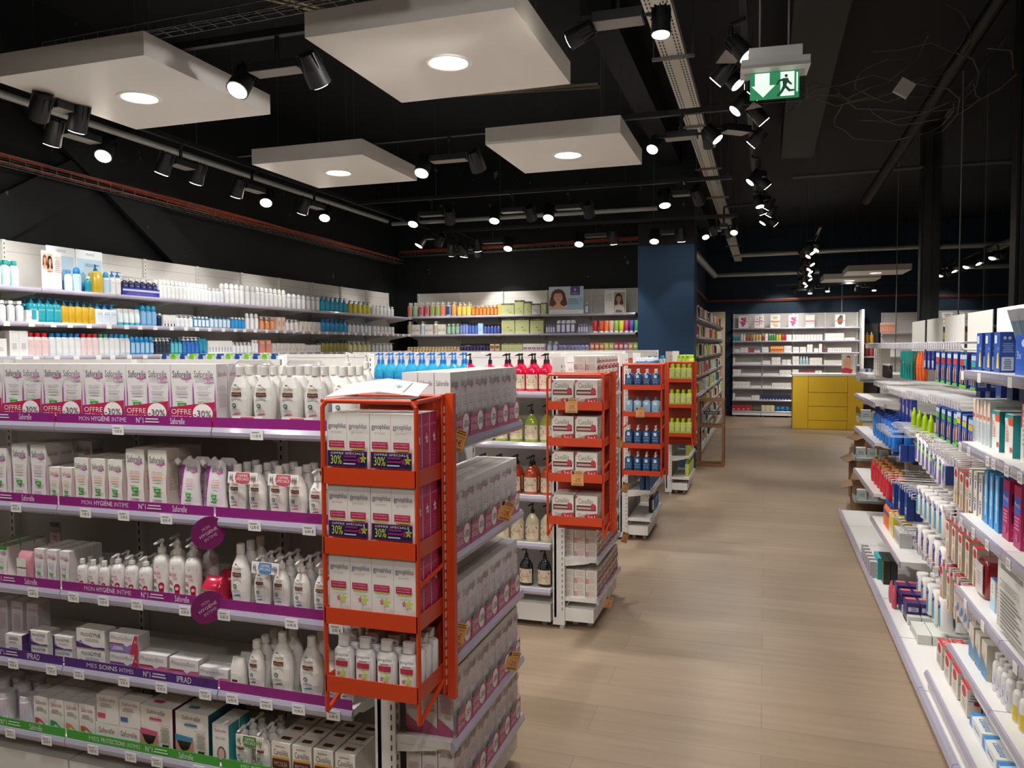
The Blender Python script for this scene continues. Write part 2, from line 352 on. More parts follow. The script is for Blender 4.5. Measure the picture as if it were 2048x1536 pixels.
for loc, sz, lb, _ in rafts:
    r = empty('ceiling_panel', loc); tag(r, lb, 'ceiling panel', 'suspended white ceiling panels'); h = sz/2
    b = MB(); T = .115 if loc[1] < 10 else .1; e = .012; n = 40
    R = .098
    # body with a round opening for the lamp
    V = [(-h, -h, 0), (h, -h, 0), (h, h, 0), (-h, h, 0)]; cir = [(R*math.cos(2*math.pi*i/n), R*math.sin(2*math.pi*i/n), 0) for i in range(n)]
    def edge(a):
        c, s_ = math.cos(a), math.sin(a); k = h/max(abs(c), abs(s_)); return (c*k, s_*k, 0)
    sq = [edge(2*math.pi*i/n) for i in range(n)]
    b.add(cir+sq, [(i, (i+1) % n, n+(i+1) % n, n+i) for i in range(n)], '#e4e0d8')
    b.add([(x, y, z) for z in (0, T) for x, y in ((-h, -h), (h, -h), (h, h), (-h, h))], [(0,1,5,4),(1,2,6,5),(2,3,7,6),(3,0,4,7),(4,5,6,7)], '#dedad3')
    b.build('panel_body', r)
    f = MB(); f.loft([(0.001, R, R, '#cfcac2'), (-.006, R+.014, R+.014, '#cfcac2')][::-1], 32)
    tr = MB(); V = []
    for i in range(32):
        a = 2*math.pi*i/32; c, s_ = math.cos(a), math.sin(a); V += [(c*(R+.02), s_*(R+.02), 0), (c*(R+.017), s_*(R+.017), -.006), (c*(R-.004), s_*(R-.004), -.004), (c*(R-.006), s_*(R-.006), .02)]
    tr.add(V, [(4*i+j, 4*i+j+1, (4*i+5+j) % 128, (4*i+4+j) % 128) for i in range(32) for j in range(3)], '#efece6', True); tr.build('lamp_ring', r)
    MB().loft([(.018, R-.004, R-.004, mat('#fff3e0', kind='emit')), (.025, R-.004, R-.004, mat('#fff3e0', kind='emit'))], 24).build('diffuser', r)
    for sx in (-.35, .35):
        for sy in (-.35, .35): MB().tube([(sx*sz, sy*sz, T), (sx*sz, sy*sz, 4.0-loc[2])], .0012, M_gal2, 5).build('suspension_wire', r)
    spotlamp(r, (0, 0, -.01), (0, 0, -1), DOWN_W, 150, .09, (1, .98, .955), .8)
# ---------------- lighting tracks and twin spotlights ----------------
TRK = []
def track(name, a, b, label):
    TRK.append((Vector(a), Vector(b)))
    a = Vector(a); b = Vector(b); r = empty('lighting_track', a); tag(r, label, 'lighting track'); d = b-a
    m = MB()
    if abs(d.x) > abs(d.y): m.box(0, d.x, -.017, .017, 0, .035, M_blk)
    else: m.box(-.017, .017, 0, d.y, 0, .035, M_blk)
    m.build('rail', r); n = max(2, int(d.length/1.7))
    for k in range(n):
        p = d*((k+.5)/n); MB().tube([(p.x, p.y, .03), (p.x, p.y, 4.0-a.z)], .0022, M_gal2, 5).build('hanging_wire', r)
TZ = 3.02
def xtrack(y): return y
track('t', (-4.0, 3.34, TZ), (-.2, 3.34, TZ), 'black lighting track over the nearest cross aisle')
track('t', (-4.0, 5.30, TZ), (-.1, 5.30, TZ), 'black lighting track over the second cross aisle')
track('t', (-4.2, 7.45, TZ), (-.3, 7.45, TZ), 'black lighting track over the third cross aisle')
track('t', (-4.0, 9.06, 2.93), (-.3, 9.06, 2.93), 'black lighting track nearest the rear wall')
track('t', (-4.13, 2.4, TZ), (-4.13, 9.3, TZ), 'black lighting track running beside the left wall')
track('t', (-.11, 2.9, TZ), (-.11, 8.9, TZ), 'black lighting track running down the main aisle')
track('t', (.60, 9.8, TZ-.15), (.60, 16.3, TZ-.15), 'black lighting track far down the main aisle')
track('t', (.2, 16.6, 2.70), (3.4, 16.6, 2.70), 'black lighting track in front of the far blue wall')
def head_mesh(lit):
    b = MB(); b.loft([(-.075, .034, .034, M_blk), (-.02, .042, .042, M_blk), (.045, .045, .045, M_blk)], 16)
    for i in range(10):
        a = 2*math.pi*i/10; c, s_ = math.cos(a), math.sin(a); b.box(-.002, .002, .03, .044, -.08, -.02, M_blk2, rot=Matrix.Rotation(a, 3, 'Z'))
    return b
HEAD = head_mesh(1).mesh('lamp_head'); LENS = MB().loft([(.0455, .039, .039, mat('#fff4e2', kind='emit')), (.048, .037, .037, mat('#fff4e2', kind='emit'))], 20).mesh('lens')
RING = MB().loft([(.0, .045, .045, M_blk), (.001, .045, .045, M_blk)], 20)
def add_head(r, pos, d):
    h = bpy.data.objects.new('lamp_head', HEAD); COL.objects.link(h); h.parent = r; h.location = pos; h.rotation_euler = Vector(d).to_track_quat('Z', 'Y').to_euler(); sc_ = 1.25 if r.location.x < -.6 else .92; h.scale = (sc_, sc_, sc_)
    l = bpy.data.objects.new('lens', LENS); COL.objects.link(l); l.parent = h
    return h
def fixture(lit, other, d1, d2, label, p1=1.0, p2=1.0, z=2.82, two=True):
    """twin spotlight: a gear box under the track, one head at each end"""
    lit = Vector(lit); other = Vector(other); mid = (lit+other)/2; r = empty('twin_spotlight' if two else 'single_spotlight', mid); tag(r, label, 'spotlight', 'black spotlights on the tracks')
    dv = (other-lit); L = dv.length; dv.normalize(); g = MB(); a = math.atan2(dv.y, dv.x)
    g.box(-L*.5+.07, L*.5-.07, -.05, .05, .03, .07, M_blk); g.box(-L*.5+.075, L*.5-.075, -.047, .047, .027, .03, '#8b8781')
    best = None
    for A, B in TRK:
        t = max(0.0, min(1.0, (mid-A).dot(B-A)/(B-A).length_squared)); q = A+(B-A)*t; e = (Vector((q.x, q.y, 0))-Vector((mid.x, mid.y, 0))).length
        if q.z > z and (best is None or e < best[0]): best = (e, q)
    q = (best[1]-mid) if best and best[0] < .45 else Vector((0, 0, TZ-z)); qi = Matrix.Rotation(-a, 3, 'Z') @ q
    g.tube([(0, 0, .07), (0, 0, max(.09, q.z-.03)), (qi.x, qi.y, q.z-.015), (qi.x, qi.y, q.z+.006)], .012, M_blk, 8); g.tube([(-L/2, 0, .05), (-L*.5+.07, 0, .05)], .008, M_blk, 6)
    if two: g.tube([(L/2, 0, .05), (L*.5-.07, 0, .05)], .008, M_blk, 6)
    o = g.build('gear_box', r); o.rotation_euler.z = a
    add_head(r, lit-mid, d1); spotlamp(r, lit-mid+Vector(d1).normalized()*.06, d1, SPOT_W*p1, 62)
    if two: add_head(r, other-mid, d2); spotlamp(r, other-mid+Vector(d2).normalized()*.06, d2, SPOT_W*p2, 62)
def at(u, v, z=2.82): return P(u, v, z=z)
fx = [  # photo spot of the lit head, offset of the other head, directions, label
 (at(483,166), (.42,.0,0), (-.05,-.55,-.8), (.1,.7,-.8), 'twin spotlight beside the upper left white panel'),
 (at(846,335), (.42,0,0), (.0,-.5,-.85), (.1,.7,-.8), 'twin spotlight at the corner of the second row left panel'),
 (at(1308,291), (.35,.0,0), (-.2,-.6,-.75), (.1,.6,-.8), 'dazzling spotlight right of the second row right panel'),
 (at(828,440), (.40,0,0), (.0,-.5,-.85), (-.2,.7,-.7), 'twin spotlight on the third track, leftmost facing the camera'),
 (at(990,433), (.38,0,0), (.0,-.45,-.85), (0,.7,-.7), 'twin spotlight on the third track, middle one'),
 (at(1098,427), (.40,0,0), (.0,-.5,-.85), (0,.7,-.7), 'twin spotlight on the third track with a grey plate'),
 (at(1329,400), (.30,0,0), (.1,-.3,-.9), (.3,.7,-.7), 'spotlight on the third track near the cable tray'),
 (at(1159,481,2.74), (.40,0,0), (.0,-.5,-.85), (0,.35,-1), 'twin spotlight before the rear wall, right of centre'),
 (at(1017,490,2.74), (-.40,0,0), (.0,-.5,-.85), (0,.35,-1), 'twin spotlight before the rear wall, left of centre'),
 (at(1309,475,2.74), (.30,0,0), (.0,-.45,-.85), (.0,.3,-1), 'spotlight shining in front of the blue pillar'),
 (at(1410,469,2.74), (.25,0,0), (.2,-.5,-.75), (.3,.5,-.7), 'left of two dazzling spotlights right of the blue pillar'),
 (at(1469,460,2.74), (-.22,0,0), (-.1,-.6,-.75), (.3,.5,-.7), 'right of two dazzling spotlights right of the blue pillar'),
 (at(210,302), (0,-.40,0), (.25,-.55,-.75), (-.42,.1,-.9), 'twin spotlight on the left wall track, nearest complete one'),
 (at(533,397), (0,-.40,0), (.25,-.5,-.75), (-.42,.15,-.9), 'twin spotlight on the left wall track, under the pipes'),
 (at(650,428), (0,-.38,0), (.2,-.5,-.75), (-.42,.15,-.9), 'twin spotlight on the left wall track, near its far end'),
 (at(395,352), (0,-.35,0), (-.42,.1,-.9), (-.42,0,-.9), 'unlit looking twin spotlight on the left wall track'),
 (at(842,484,2.8), (.25,0,0), (-.4,-.3,-.8), (-.6,.5,-.7), 'small spotlight near the rear left corner'),
 (at(903,502,2.72), (.15,0,0), (-.2,.3,-.8), (.2,.5,-.7), 'small spotlight under the rear orange cables, left one'),
 (at(929,505,2.72), (.18,0,0), (-.2,.1,-.9), (.2,.5,-.7), 'small spotlight under the rear orange cables, right one'),
 (at(80,218), (0,.25,0), (-.7,.35,-.6), (-.42,.15,-.9), 'spotlight at the far left end of the wall track'),
 (at(1322,50), (-.35,0,0), (.0,-.1,-1), (-.9,.15,-.3), 'spotlight at the top edge beside the cable tray'),
 (at(1482,100), (-.10,.30,0), (.62,-.1,-.75), (-.7,.2,-.7), 'spotlight left of the exit sign, uppermost'),
 (at(1465,158), (.12,.2,0), (.62,-.1,-.75), (-.7,.2,-.7), 'spotlight left of the exit sign, behind its plate'),
 (at(1480,211), (.10,.25,0), (-.65,-.2,-.75), (.62,.2,-.75), 'spotlight below the exit sign'),
 (at(1427,270), (.25,.2,0), (.62,-.1,-.75), (-.7,.2,-.7), 'spotlight beside the cable tray below the exit sign'),
 (at(1507,357), (.08,.2,0), (-.65,-.2,-.75), (.62,.2,-.75), 'main aisle spotlight, just before the far cluster'),
 (at(1518,405), (.08,.15,0), (.2,-.2,-.95), (-.5,.2,-.8), 'main aisle far cluster spotlight, topmost'),
 (at(1524,420), (.08,.15,0), (.3,.2,-.9), (-.5,.2,-.8), 'main aisle far cluster spotlight, middle one'),
 (at(1530,440), (.08,.15,0), (-.6,-.1,-.8), (.6,.2,-.6), 'main aisle far cluster spotlight, lowest'),
]
for lit, off, d1, d2, lb in fx:
    wl = 'left wall track' in lb or 'wall track' in lb; fixture(lit, lit+Vector(off), d1, d2, lb, 2.0 if d1[0] > .5 else 1.0, 1.0 if wl else (2.0 if d2[0] > .55 else (.35 if 'blue pillar' in lb and 'front' in lb else 1.15)), z=lit.z)
for k, (u, v) in enumerate([(1620,494),(1606,500),(1604,507),(1608,524),(1607,534),(1606,540),(1610,547),(1607,555),(1601,563),(1600,569)]):
    pt = at(u, v, 2.72); sg = 1 if k % 2 else -1
    fixture(pt, pt+Vector((.1, .12, 0)), (-.3*sg, .75, -.55), (.5*sg, -.3, -.8), f'far aisle spotlight in the diagonal string, {ordn(k+1)} from the top', 1.0, .7, z=2.72)
for k, (u, v) in enumerate([(1620,583),(1655,579),(1748,577)]):
    pt = P(u, v, y=16.5); fixture(pt, pt+Vector((-.3, 0, 0)), (0, -.3, -.95), (-.05, .45, -.75), f"far wall spotlight shining above the yellow counter, {['left', 'middle', 'right'][k]} one", .4, .45, z=pt.z)
track('t', (-4.0, 1.2, TZ), (.2, 1.2, TZ), 'black lighting track over the front aisle')
track('t', (-4.0, -.6, TZ), (.2, -.6, TZ), 'black lighting track behind the viewer')
# unseen spotlights added behind the camera to brighten the near shelves
for k, (x, y) in enumerate([(-2.6, 1.2), (-.3, .9), (-3.6, -.4), (-.4, -.9)]):
    fixture(Vector((x, y, 2.82)), Vector((x+.4, y, 2.82)), (-.2, .72, -.75), (.45, .6, -.75), f"added unseen fill spotlight over the front aisle, {ordn(k+1)} one", .7, .7)
fixture(Vector((.0, -.55, 2.82)), Vector((-.5, -.55, 2.82)), (.0, .95, -.12), (-.25, .95, -.10), 'added unseen fill spotlight behind the viewer, aimed level at the exit sign', 1.3, .9)  # added out of view to brighten the sign housing and panel sides
# ---------------- exit sign ----------------
r = empty('exit_sign', P(1549, 130, y=3.5)); r.rotation_euler.z = math.radians(4)
tag(r, 'illuminated white and green running man exit sign hanging on two rods', 'exit sign')
MB().box(-.105, .105, -.05, .05, .012, .06, '#f2f0ee').box(-.135, .135, -.06, .06, -.012, .012, '#d9d6d4').prism([(-.06, -.012), (.06, -.012), (.075, -.03), (-.075, -.03)], 'x', -.135, .135, '#d9d6d4').build('housing', r)
MB().box(-.12, .12, -.006, .006, -.155, -.02, mat('#e8f0ee', .05, 0, 'clear')).build('acrylic_plate', r)
g = MB(); g.box(-.098, .098, -.0085, -.0065, -.142, -.028, mat('#1b7a4d', .4, 0, 'glow')); G = mat('#0e7044', .5)
Wm = mat('#e4f2ea', .4, 0, 'glow'); f = lambda a, b, L: (-.098+.196*a, -.0085-.0004*L, -.142+.114*b)
g.decor([('p', [(.10,.95),(.40,.95),(.40,.50),(.52,.50),(.27,.08),(.03,.50),(.10,.50)], Wm), ('r', .62, .08, .90, .95, Wm),
         ('c', .735, .80, .033, .055, G), ('p', [(.69,.72),(.77,.72),(.80,.60),(.86,.50),(.84,.45),(.76,.55),(.74,.45),(.82,.30),(.90,.30),(.90,.24),(.79,.22),(.72,.36),(.66,.20),(.58,.06),(.54,.10),(.62,.26),(.67,.45),(.66,.62),(.60,.60),(.56,.48),(.53,.50),(.57,.66)], G),
         ('r', .94, .2, .97, .9, Wm)], f)
g.build('pictogram', r)
for sx in (-.06, .055): MB().tube([(sx, 0, .06), (sx, 0, 4.0-r.location.z)], .004, '#9b9b98', 8).build('hanging_rod', r)
# ---------------- window wall at the right ----------------
for k, (y0, x0) in enumerate(((6.42, 1.72), (10.05, 1.72), (2.9, 1.72))):
    o = MB().box(0, .20, 0, .025, 0, 4, '#2a2a2c').box(0, .20, .215, .24, 0, 4, '#2a2a2c').box(.09, .11, .02, .22, 0, 4, '#1d1d1f').box(-.02, 0, .05, .19, 0, 4, '#232326').build('steel_column', loc=(x0, y0, 0))
    tag(o, ['dark steel column nearest the upper right corner', 'dark steel column behind the far end of the right shelving', 'dark steel column outside the right edge of the view'][k], 'column', 'dark steel columns of the window wall')
    o2 = MB().tube([(1.70, y0+1.75, 0), (1.70, y0+1.75, 4)], .006, '#8a8a88', 6)
    if k < 2: tag(o2.build('glazing_rod'), ['thin steel rod between the two steel columns', 'thin steel rod beyond the far steel column'][k], 'rod')
gm = bpy.data.materials.new('window_glass'); gm.use_nodes = True; nt = gm.node_tree
tr = nt.nodes.new('ShaderNodeBsdfTransparent'); gl = nt.nodes.new('ShaderNodeBsdfGlossy'); gl.inputs['Roughness'].default_value = .0; mx = nt.nodes.new('ShaderNodeMixShader'); fr = glance(nt, .12, .75, 3.0)
tr.inputs[0].default_value = (.8, .85, .85, 1)
nt.links.new(fr.outputs[0], mx.inputs[0]); nt.links.new(tr.outputs[0], mx.inputs[1]); nt.links.new(gl.outputs[0], mx.inputs[2]); nt.links.new(mx.outputs[0], nt.nodes['Material Output'].inputs[0])
struct(MB().box(1.80, 1.81, 3.14, 6.42, .05, 3.95, gm).build('window_1')); struct(MB().box(1.80, 1.81, 6.66, 10.05, .05, 3.95, gm).build('window_2'))
struct(MB().box(1.80, 1.81, -1.9, 2.9, .05, 3.95, gm).build('window_3'))
# ================= shelving =================
RAIL = mat('#aaa5b6', .18, 0, 'liquid'); SH = '#dcd9d5'; BACK = '#c9c5c0'
def bay(loc, rz, wd, H, zs, depth, label, cat='shelving', base=True, tags=None, strips=None, firstpost=True, lastpost=False, tagt='9,95 €', topwhite=True, railh=.03, deck=None, back=BACK, bracket=True, depths=None, group=None):
    r = empty('shelving_bay', loc, rz); tag(r, label, cat, group)
    b = MB(); b.box(.0, wd, -.006, .006, .06, H, back, top='#f0eeea')
    for k in range(1, int(H/.36)+1): b.box(.0, wd, -.0068, -.006, k*.36, k*.36+.002, '#8d8a86')
    b.build('back_panel', r)
    for x, on in ((0, firstpost), (wd, lastpost)):
        if not on: continue
        x = x+.0135 if x == 0 else x-.0135; u = MB().box(x-.013, x+.013, -.03, -.0065, 0, H, SH); z = .1
        while z < H-.03: u.box(x-.003, x+.003, -.0305, -.03, z, z+.016, '#3a3836'); z += .03
        u.build('upright', r)
    if base:
        MB().box(.004, wd-.004, -depth, -.01, .035, .13, '#d6d3ce').build('base_plinth', r)
        for x in (.05, wd-.05): MB().loft([(0, .02, .02, '#8a8884'), (.012, .018, .018, '#8a8884'), (.035, .007, .007, '#8a8884')], 10, cx=x, cy=-depth+.06).build('levelling_foot', r)
    for si, z in enumerate(zs):
        dd = depths[si] if depths else depth; s = z+railh
        sh = MB().box(.003, wd-.003, -dd, -.008, s-.022, s, SH)
        if bracket and z > .2:
            for x in (.004, wd-.008): sh.prism([(-.01, s-.02), (-dd+.03, s-.02), (-dd+.06, s-.035), (-.05, s-.075), (-.01, s-.09)], 'x', x, x+.004, SH)
        so = sh.build('shelf', r)
        pr = [(-dd, z), (-dd-.008, z-.001), (-dd-.013, z+.006), (-dd-.014, z+railh*.55), (-dd-.009, z+railh), (-dd, z+railh)]
        MB().prism(pr, 'x', .002, wd-.002, RAIL).build('price_rail', so)
        if tags and si < len(tags):
            for k, (fx, tt) in enumerate(tags[si]):
                m = MB(); x = fx*wd; m.box(x-.022, x+.022, -dd-.0162, -dd-.0145, z-.002, z+railh-.002, '#e4e3e1')
                if tt: m.decor([('t', tt, .2, .18, .85, .55, '#2b2b2b'), ('r', .12, .7, .7, .78, '#8d8b88')], lambda a, b_, L, x=x, dd=dd, z=z: (x-.022+.044*a, -dd-.0164-.0002*L, z-.002+railh*b_))
                m.build('price_label', so)
        if strips and strips[si]:
            c, its = strips[si]; m = MB().box(.004, wd-.004, -dd-.006, -dd-.0045, z+railh-.001, z+railh+.03, c)
            m.decor(its, lambda a, b_, L, dd=dd, z=z: (.004+(wd-.008)*a, -dd-.0062-.0002*L, z+railh+.03*b_)); m.build('shelf_strip', so)
    return r
# ---------------- product makers ----------------
def mapF(w, d, h): return lambda a, b, L: (-w/2+w*a, -d/2-.0004*L, h*b)
def mapR(w, d, h): return lambda a, b, L: (w/2+.0004*L, -d/2+d*a, h*b)
def mapL(w, d, h): return lambda a, b, L: (-w/2-.0004*L, d/2-d*a, h*b)
def mapT(w, d, h): return lambda a, b, L: (-w/2+w*a, -d/2+d*b, h+.0004*L)
def sx(items, x0, x1, y0=0, y1=1):
    out = []; X = lambda a: x0+(x1-x0)*a; Y = lambda b: y0+(y1-y0)*b
    for it in items:
        t = it[0]
        if t == 'r': out.append((t, X(it[1]), Y(it[2]), X(it[3]), Y(it[4]), it[5]))
        elif t == 'p': out.append((t, [(X(a), Y(b)) for a, b in it[1]], it[2]))
        elif t == 'c': out.append((t, X(it[1]), Y(it[2]), it[3]*(x1-x0), it[4]*(y1-y0), it[5]))
        elif t == 't': out.append((t, it[1], X(it[2]), Y(it[3]), X(it[4]), Y(it[5]), it[6]))
        elif t == 'l': out.append((t, X(it[1]), Y(it[2]), X(it[3]), Y(it[4]), it[5], it[6]))
    return out
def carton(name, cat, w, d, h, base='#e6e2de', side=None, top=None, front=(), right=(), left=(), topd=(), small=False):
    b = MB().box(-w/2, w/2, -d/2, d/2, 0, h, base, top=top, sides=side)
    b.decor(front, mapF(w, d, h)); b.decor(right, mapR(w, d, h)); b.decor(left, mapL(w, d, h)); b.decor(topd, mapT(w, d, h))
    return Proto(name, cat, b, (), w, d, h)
SEC = {'straight': [(0,.93),(.02,1),(.80,1),(.88,.86),(.94,.45),(1,.36)],
       'oval': [(0,.70),(.02,.76),(.15,.88),(.32,.98),(.48,1),(.64,.95),(.78,.80),(.88,.58),(.95,.38),(1,.34)],
       'square': [(0,.97),(.02,1),(.88,1),(.94,.78),(.97,.45),(1,.38)],
       'round': [(0,.92),(.02,1),(.58,1),(.68,.97),(.78,.86),(.88,.62),(.94,.38),(1,.30)],
       'waist': [(0,.86),(.03,.95),(.2,1),(.42,.86),(.6,.84),(.76,.90),(.88,.70),(.95,.42),(1,.38)],
       'slab': [(0,.98),(.01,1),(.97,1),(1,.9)]}
def interp(secs, f):
    for (a, ra), (b, rb) in zip(secs[:-1], secs[1:]):
        if a <= f <= b: return ra+(rb-ra)*(f-a)/max(b-a, 1e-6)
    return secs[-1][1]
def bottle(name, cat, w, d, h, body, cap='#f0eeeb', shape='straight', top='cap', rough=.35, liquid=False, e=2.0, label=None, decor=(), n=16, small=False, hb=None, capr=None, fill=None, facing=0):
    """label: (z0, z1, colour) wrap on the front; decor in label or body coordinates"""
    hb = hb or {'pump': .78, 'cap': .86, 'flat': .86, 'dome': .80, 'spray': .8, 'none': 1.0}[top]; H = h*hb
    secs = SEC[shape]; m = mat(body, rough, 0, 'liquid' if liquid else '') if isinstance(body, str) else body
    b = MB(); b.smooth_loft([(z*H, w/2*r, d/2*(r if shape != 'slab' else r)) for z, r in secs], n, e, m=m)
    if fill: b.smooth_loft([(z*H, w/2*r*1.003, d/2*r*1.003) for z, r in secs if z >= fill[0]], n, e, m=mat(fill[1], .1, 0, 'liquid'))
    def mp(z0, z1, span=2.0):
        def f(a, bb, L):
            z = z0+(z1-z0)*bb; r = interp(secs, z/H); t = (a-.5)*span; c, q = math.cos(t), math.sin(t)
            x = w/2*r*math.copysign(abs(q)**(2/e), q); y = -d/2*r*math.copysign(abs(c)**(2/e), c)
            return (x*1.006, y*1.006-.0004*(L+1), z)
        return f
    if label:
        z0, z1, lc = label[:3]; z0 *= H; z1 *= H; f = mp(z0, z1, label[3] if len(label) > 3 else 2.0)
        for a in range(4): b.decor([('r', 0, a/4, 1, (a+1)/4, lc)], f, sub=8)
        b.decor(decor, lambda a, bb, L: f(a, bb, L+1.5), 2)
    elif decor: b.decor(decor, mp(0, H, 1.9), 2)
    k = MB(); cr = capr or w*.30*min(1, .055/w*1.1); cm = mat(cap, .35)
    if top == 'cap': k.loft([(H*.985, cr, cr, cm), (h-.002, cr*.96, cr*.96, cm), (h, cr*.85, cr*.85, cm)], 14)
    elif top == 'flat': k.loft([(H*.99, w/2*interp(secs, 1)*1.5, d/2*.75, cm), (h, w/2*.62, d/2*.5, cm)], 14, 4)
    elif top == 'dome': k.smooth_loft([(H*.93, w*.40, d*.40), (H, w*.42, d*.42), (h*.93, w*.36, d*.36), (h*.985, w*.22, d*.22), (h, w*.08, d*.08)], 14, m=cm)
    elif top == 'spray':
        k.loft([(H*.98, cr*.8, cr*.8, cm), (h*.9, cr*.8, cr*.8, cm)], 12); k.box(-cr*.7, cr*.7, -cr*1.5, cr*1.2, h*.9, h, cm)
    elif top == 'pump':
        ph = h-H; k.loft([(H*.985, cr, cr, cm), (H+ph*.33, cr*.92, cr*.92, cm), (H+ph*.38, cr*.5, cr*.5, cm), (H+ph*.75, cr*.28, cr*.28, cm), (H+ph*.77, cr*.62, cr*.62, cm), (h-.001, cr*.55, cr*.55, cm)], 12)
        L = cr*2.4; z = h-ph*.22
        R = Matrix.Rotation(facing, 3, 'Z'); V = [(-.3*cr, 0, z), (.3*cr, 0, z), (.3*cr, -L, z-ph*.09), (-.3*cr, -L, z-ph*.09), (-.3*cr, 0, h-.001), (.3*cr, 0, h-.001), (.25*cr, -L, z), (-.25*cr, -L, z)]
        k.add([R @ Vector(v) for v in V], [(0,3,2,1),(4,5,6,7),(0,1,5,4),(1,2,6,5),(2,3,7,6),(3,0,4,7)], cm)
    kids = [({'pump': 'pump', 'spray': 'spray_head'}.get(top, 'cap'), k)] if top != 'none' else []
    return Proto(name, cat, b, kids, w, d, h, small)
def tube(name, cat, w, d, h, body, cap, label=None, small=False, decor=(), n=16, hang=False):
    """squeeze tube standing on its cap, crimped flat on top"""
    b = MB(); H0 = h*.14; mb = mat(body, .3)
    b.smooth_loft([(H0, w*.40, d*.48), (h*.2, w*.44, d*.5), (h*.5, w*.47, d*.40), (h*.85, w*.5, d*.14), (h, w*.5, d*.03)], n, 2.2, m=mb)
    f = lambda a, bb, L: (-w*.36+w*.72*a, -(d*.5*(1-bb*.72))*math.cos((a-.5)*1.6)-.0015-.0004*L, h*.22+h*.6*bb)
    if label: b.decor([('r', .05, .25, .95, .8, label)], f, 6)
    b.decor(decor, f, 2)
    k = MB().loft([(0, w*.40, d*.48, mat(cap)), (H0, w*.38, d*.46, mat(cap))], n)
    return Proto(name, cat, b, [('cap', k)], w, d, h, small)
# brand face prints -------------------------------------------------
GR = '#3f9a3d'
def saf(name='#54484d', sw='#c66bb0', l1='SOIN LAVANT', l2='DOUX', c1='#8f6f8a', bar=None, sidec='#a24b9c', curve=True, foot='#b99bb5', bowl=True, c2=None):
    it = []
    if curve: it += [('p', [(0, .03), (.0, .72), (.045, .5), (.05, .35)], sidec), ('p', [(1, .03), (.95, .35), (.955, .5), (1, .72)], sidec)]
    it += [('p', [(.45, .765), (.7, .752), (.93, .775), (.9, .80), (.72, .78), (.5, .785)], sw), ('t', 'Saforelle', .09, .785, .91, .895, name), ('p', [(.55, .735), (.72, .73), (.86, .745), (.72, .742)], sw),
           ('t', l1, .22, .62, .78, .645, c1), ('t', l2, .30 if len(l2) < 6 else .16, .585, .70 if len(l2) < 6 else .84, .61, c2 or c1), ('l', .2, .535, .8, .56, 2, c2 or '#b4aab2'), ('l', .28, .495, .72, .515, 1, '#a9a2a6')]
    if bowl: it += [('p', [(.30, .37), (.72, .37), (.68, .32), (.58, .29), (.44, .29), (.34, .32)], GR), ('p', [(.22, .40), (.3, .38), (.5, .385), (.72, .375), (.5, .40)], '#7dbb6d'), ('t', '100%', .42, .315, .62, .345, '#e9f2e6')]
    if bar: it += [('r', .34, .225, .72, .255, bar)]
    it += [('l', .2, .11, .8, .19, 3, foot)]
    return it
def offre(red='#b5264f'):
    return [('p', [(0, 0), (1, 0), (1, .40), (0, .30)], red), ('p', [(0, 0), (.0, .30), (.1, .31), (.05, 0)], '#a42a6a'), ('c', .745, .21, .215, .155, '#ece6e6'),
            ('t', 'OFFRE', .06, .19, .50, .275, '#efd8de'), ('t', 'SPÉCIALE', .06, .085, .50, .165, '#efd8de'), ('t', '-30%', .56, .155, .93, .26, '#5c3a44')]
def saf_twin(h=.19, w=.126, d=.05, film=False):
    f = sx(saf(), 0, .5)+sx(saf(), .5, 1)+[('r', .4985, 0, .5015, 1, '#a89fa5')]+offre('#b5264f' if not film else '#b75a80')
    sd = sx(saf(name='#b08aa0', curve=False, bowl=False), 0, 1)
    return carton('boxed_wash_twin_pack', 'cosmetic box', w, d, h, '#dcd7d6', front=f, right=[('t', 'Saforelle', .1, .8, .9, .88, '#a9748f'), ('l', .15, .3, .85, .65, 12, '#cbb9c2')], left=[('t', 'Saforelle', .1, .8, .9, .88, '#5c4d52'), ('l', .1, .35, .9, .66, 12, '#c9a4b7'), ('p', [(0, 0), (1, 0), (1, .1), (0, .27)], '#b75a80')])
def oneface(kind, **k): return carton('cosmetic_box', 'cosmetic box', **k)
def cav_decor(word='EXTRA-DOUX', acc='#d98392', brand='Cavaillès'):
    return [('r', .28, .80, .47, .815, '#5f5a50'), ('t', 'Rogé', .40, .765, .60, .79, '#6d6250'), ('t', brand, .24, .70, .76, .765, '#5d5544'), ('r', .24, .672, .74, .685, '#d2ac57'), ('p', [(.24, .575), (.5, .57), (.76, .58), (.76, .65), (.5, .645), (.24, .652)], '#5a2c27'), ('t', word, .28, .592, .72, .625, '#d9b9aa'),
            ('l', .24, .50, .76, .54, 2, '#b8aca6'), ('c', .42, .38, .11, .045, '#365f55'), ('c', .42, .38, .07, .028, '#9bb4ac'), ('l', .26, .26, .72, .30, 2, '#b8aca6'), ('p', [(.26, .17), (.74, .185), (.7, .225), (.45, .21)], acc)]
def cav(h=.18, w=.068, d=.042, word='EXTRA-DOUX', acc='#d98392', top='cap', cap='#dedad4'):
    return bottle('wash_bottle', 'bottle', w, d, h, '#e2ded8', cap, 'oval', top, rough=.22, label=(.06, .98, '#e7e3dd', 1.9), decor=cav_decor(word, acc), n=22, capr=.013)
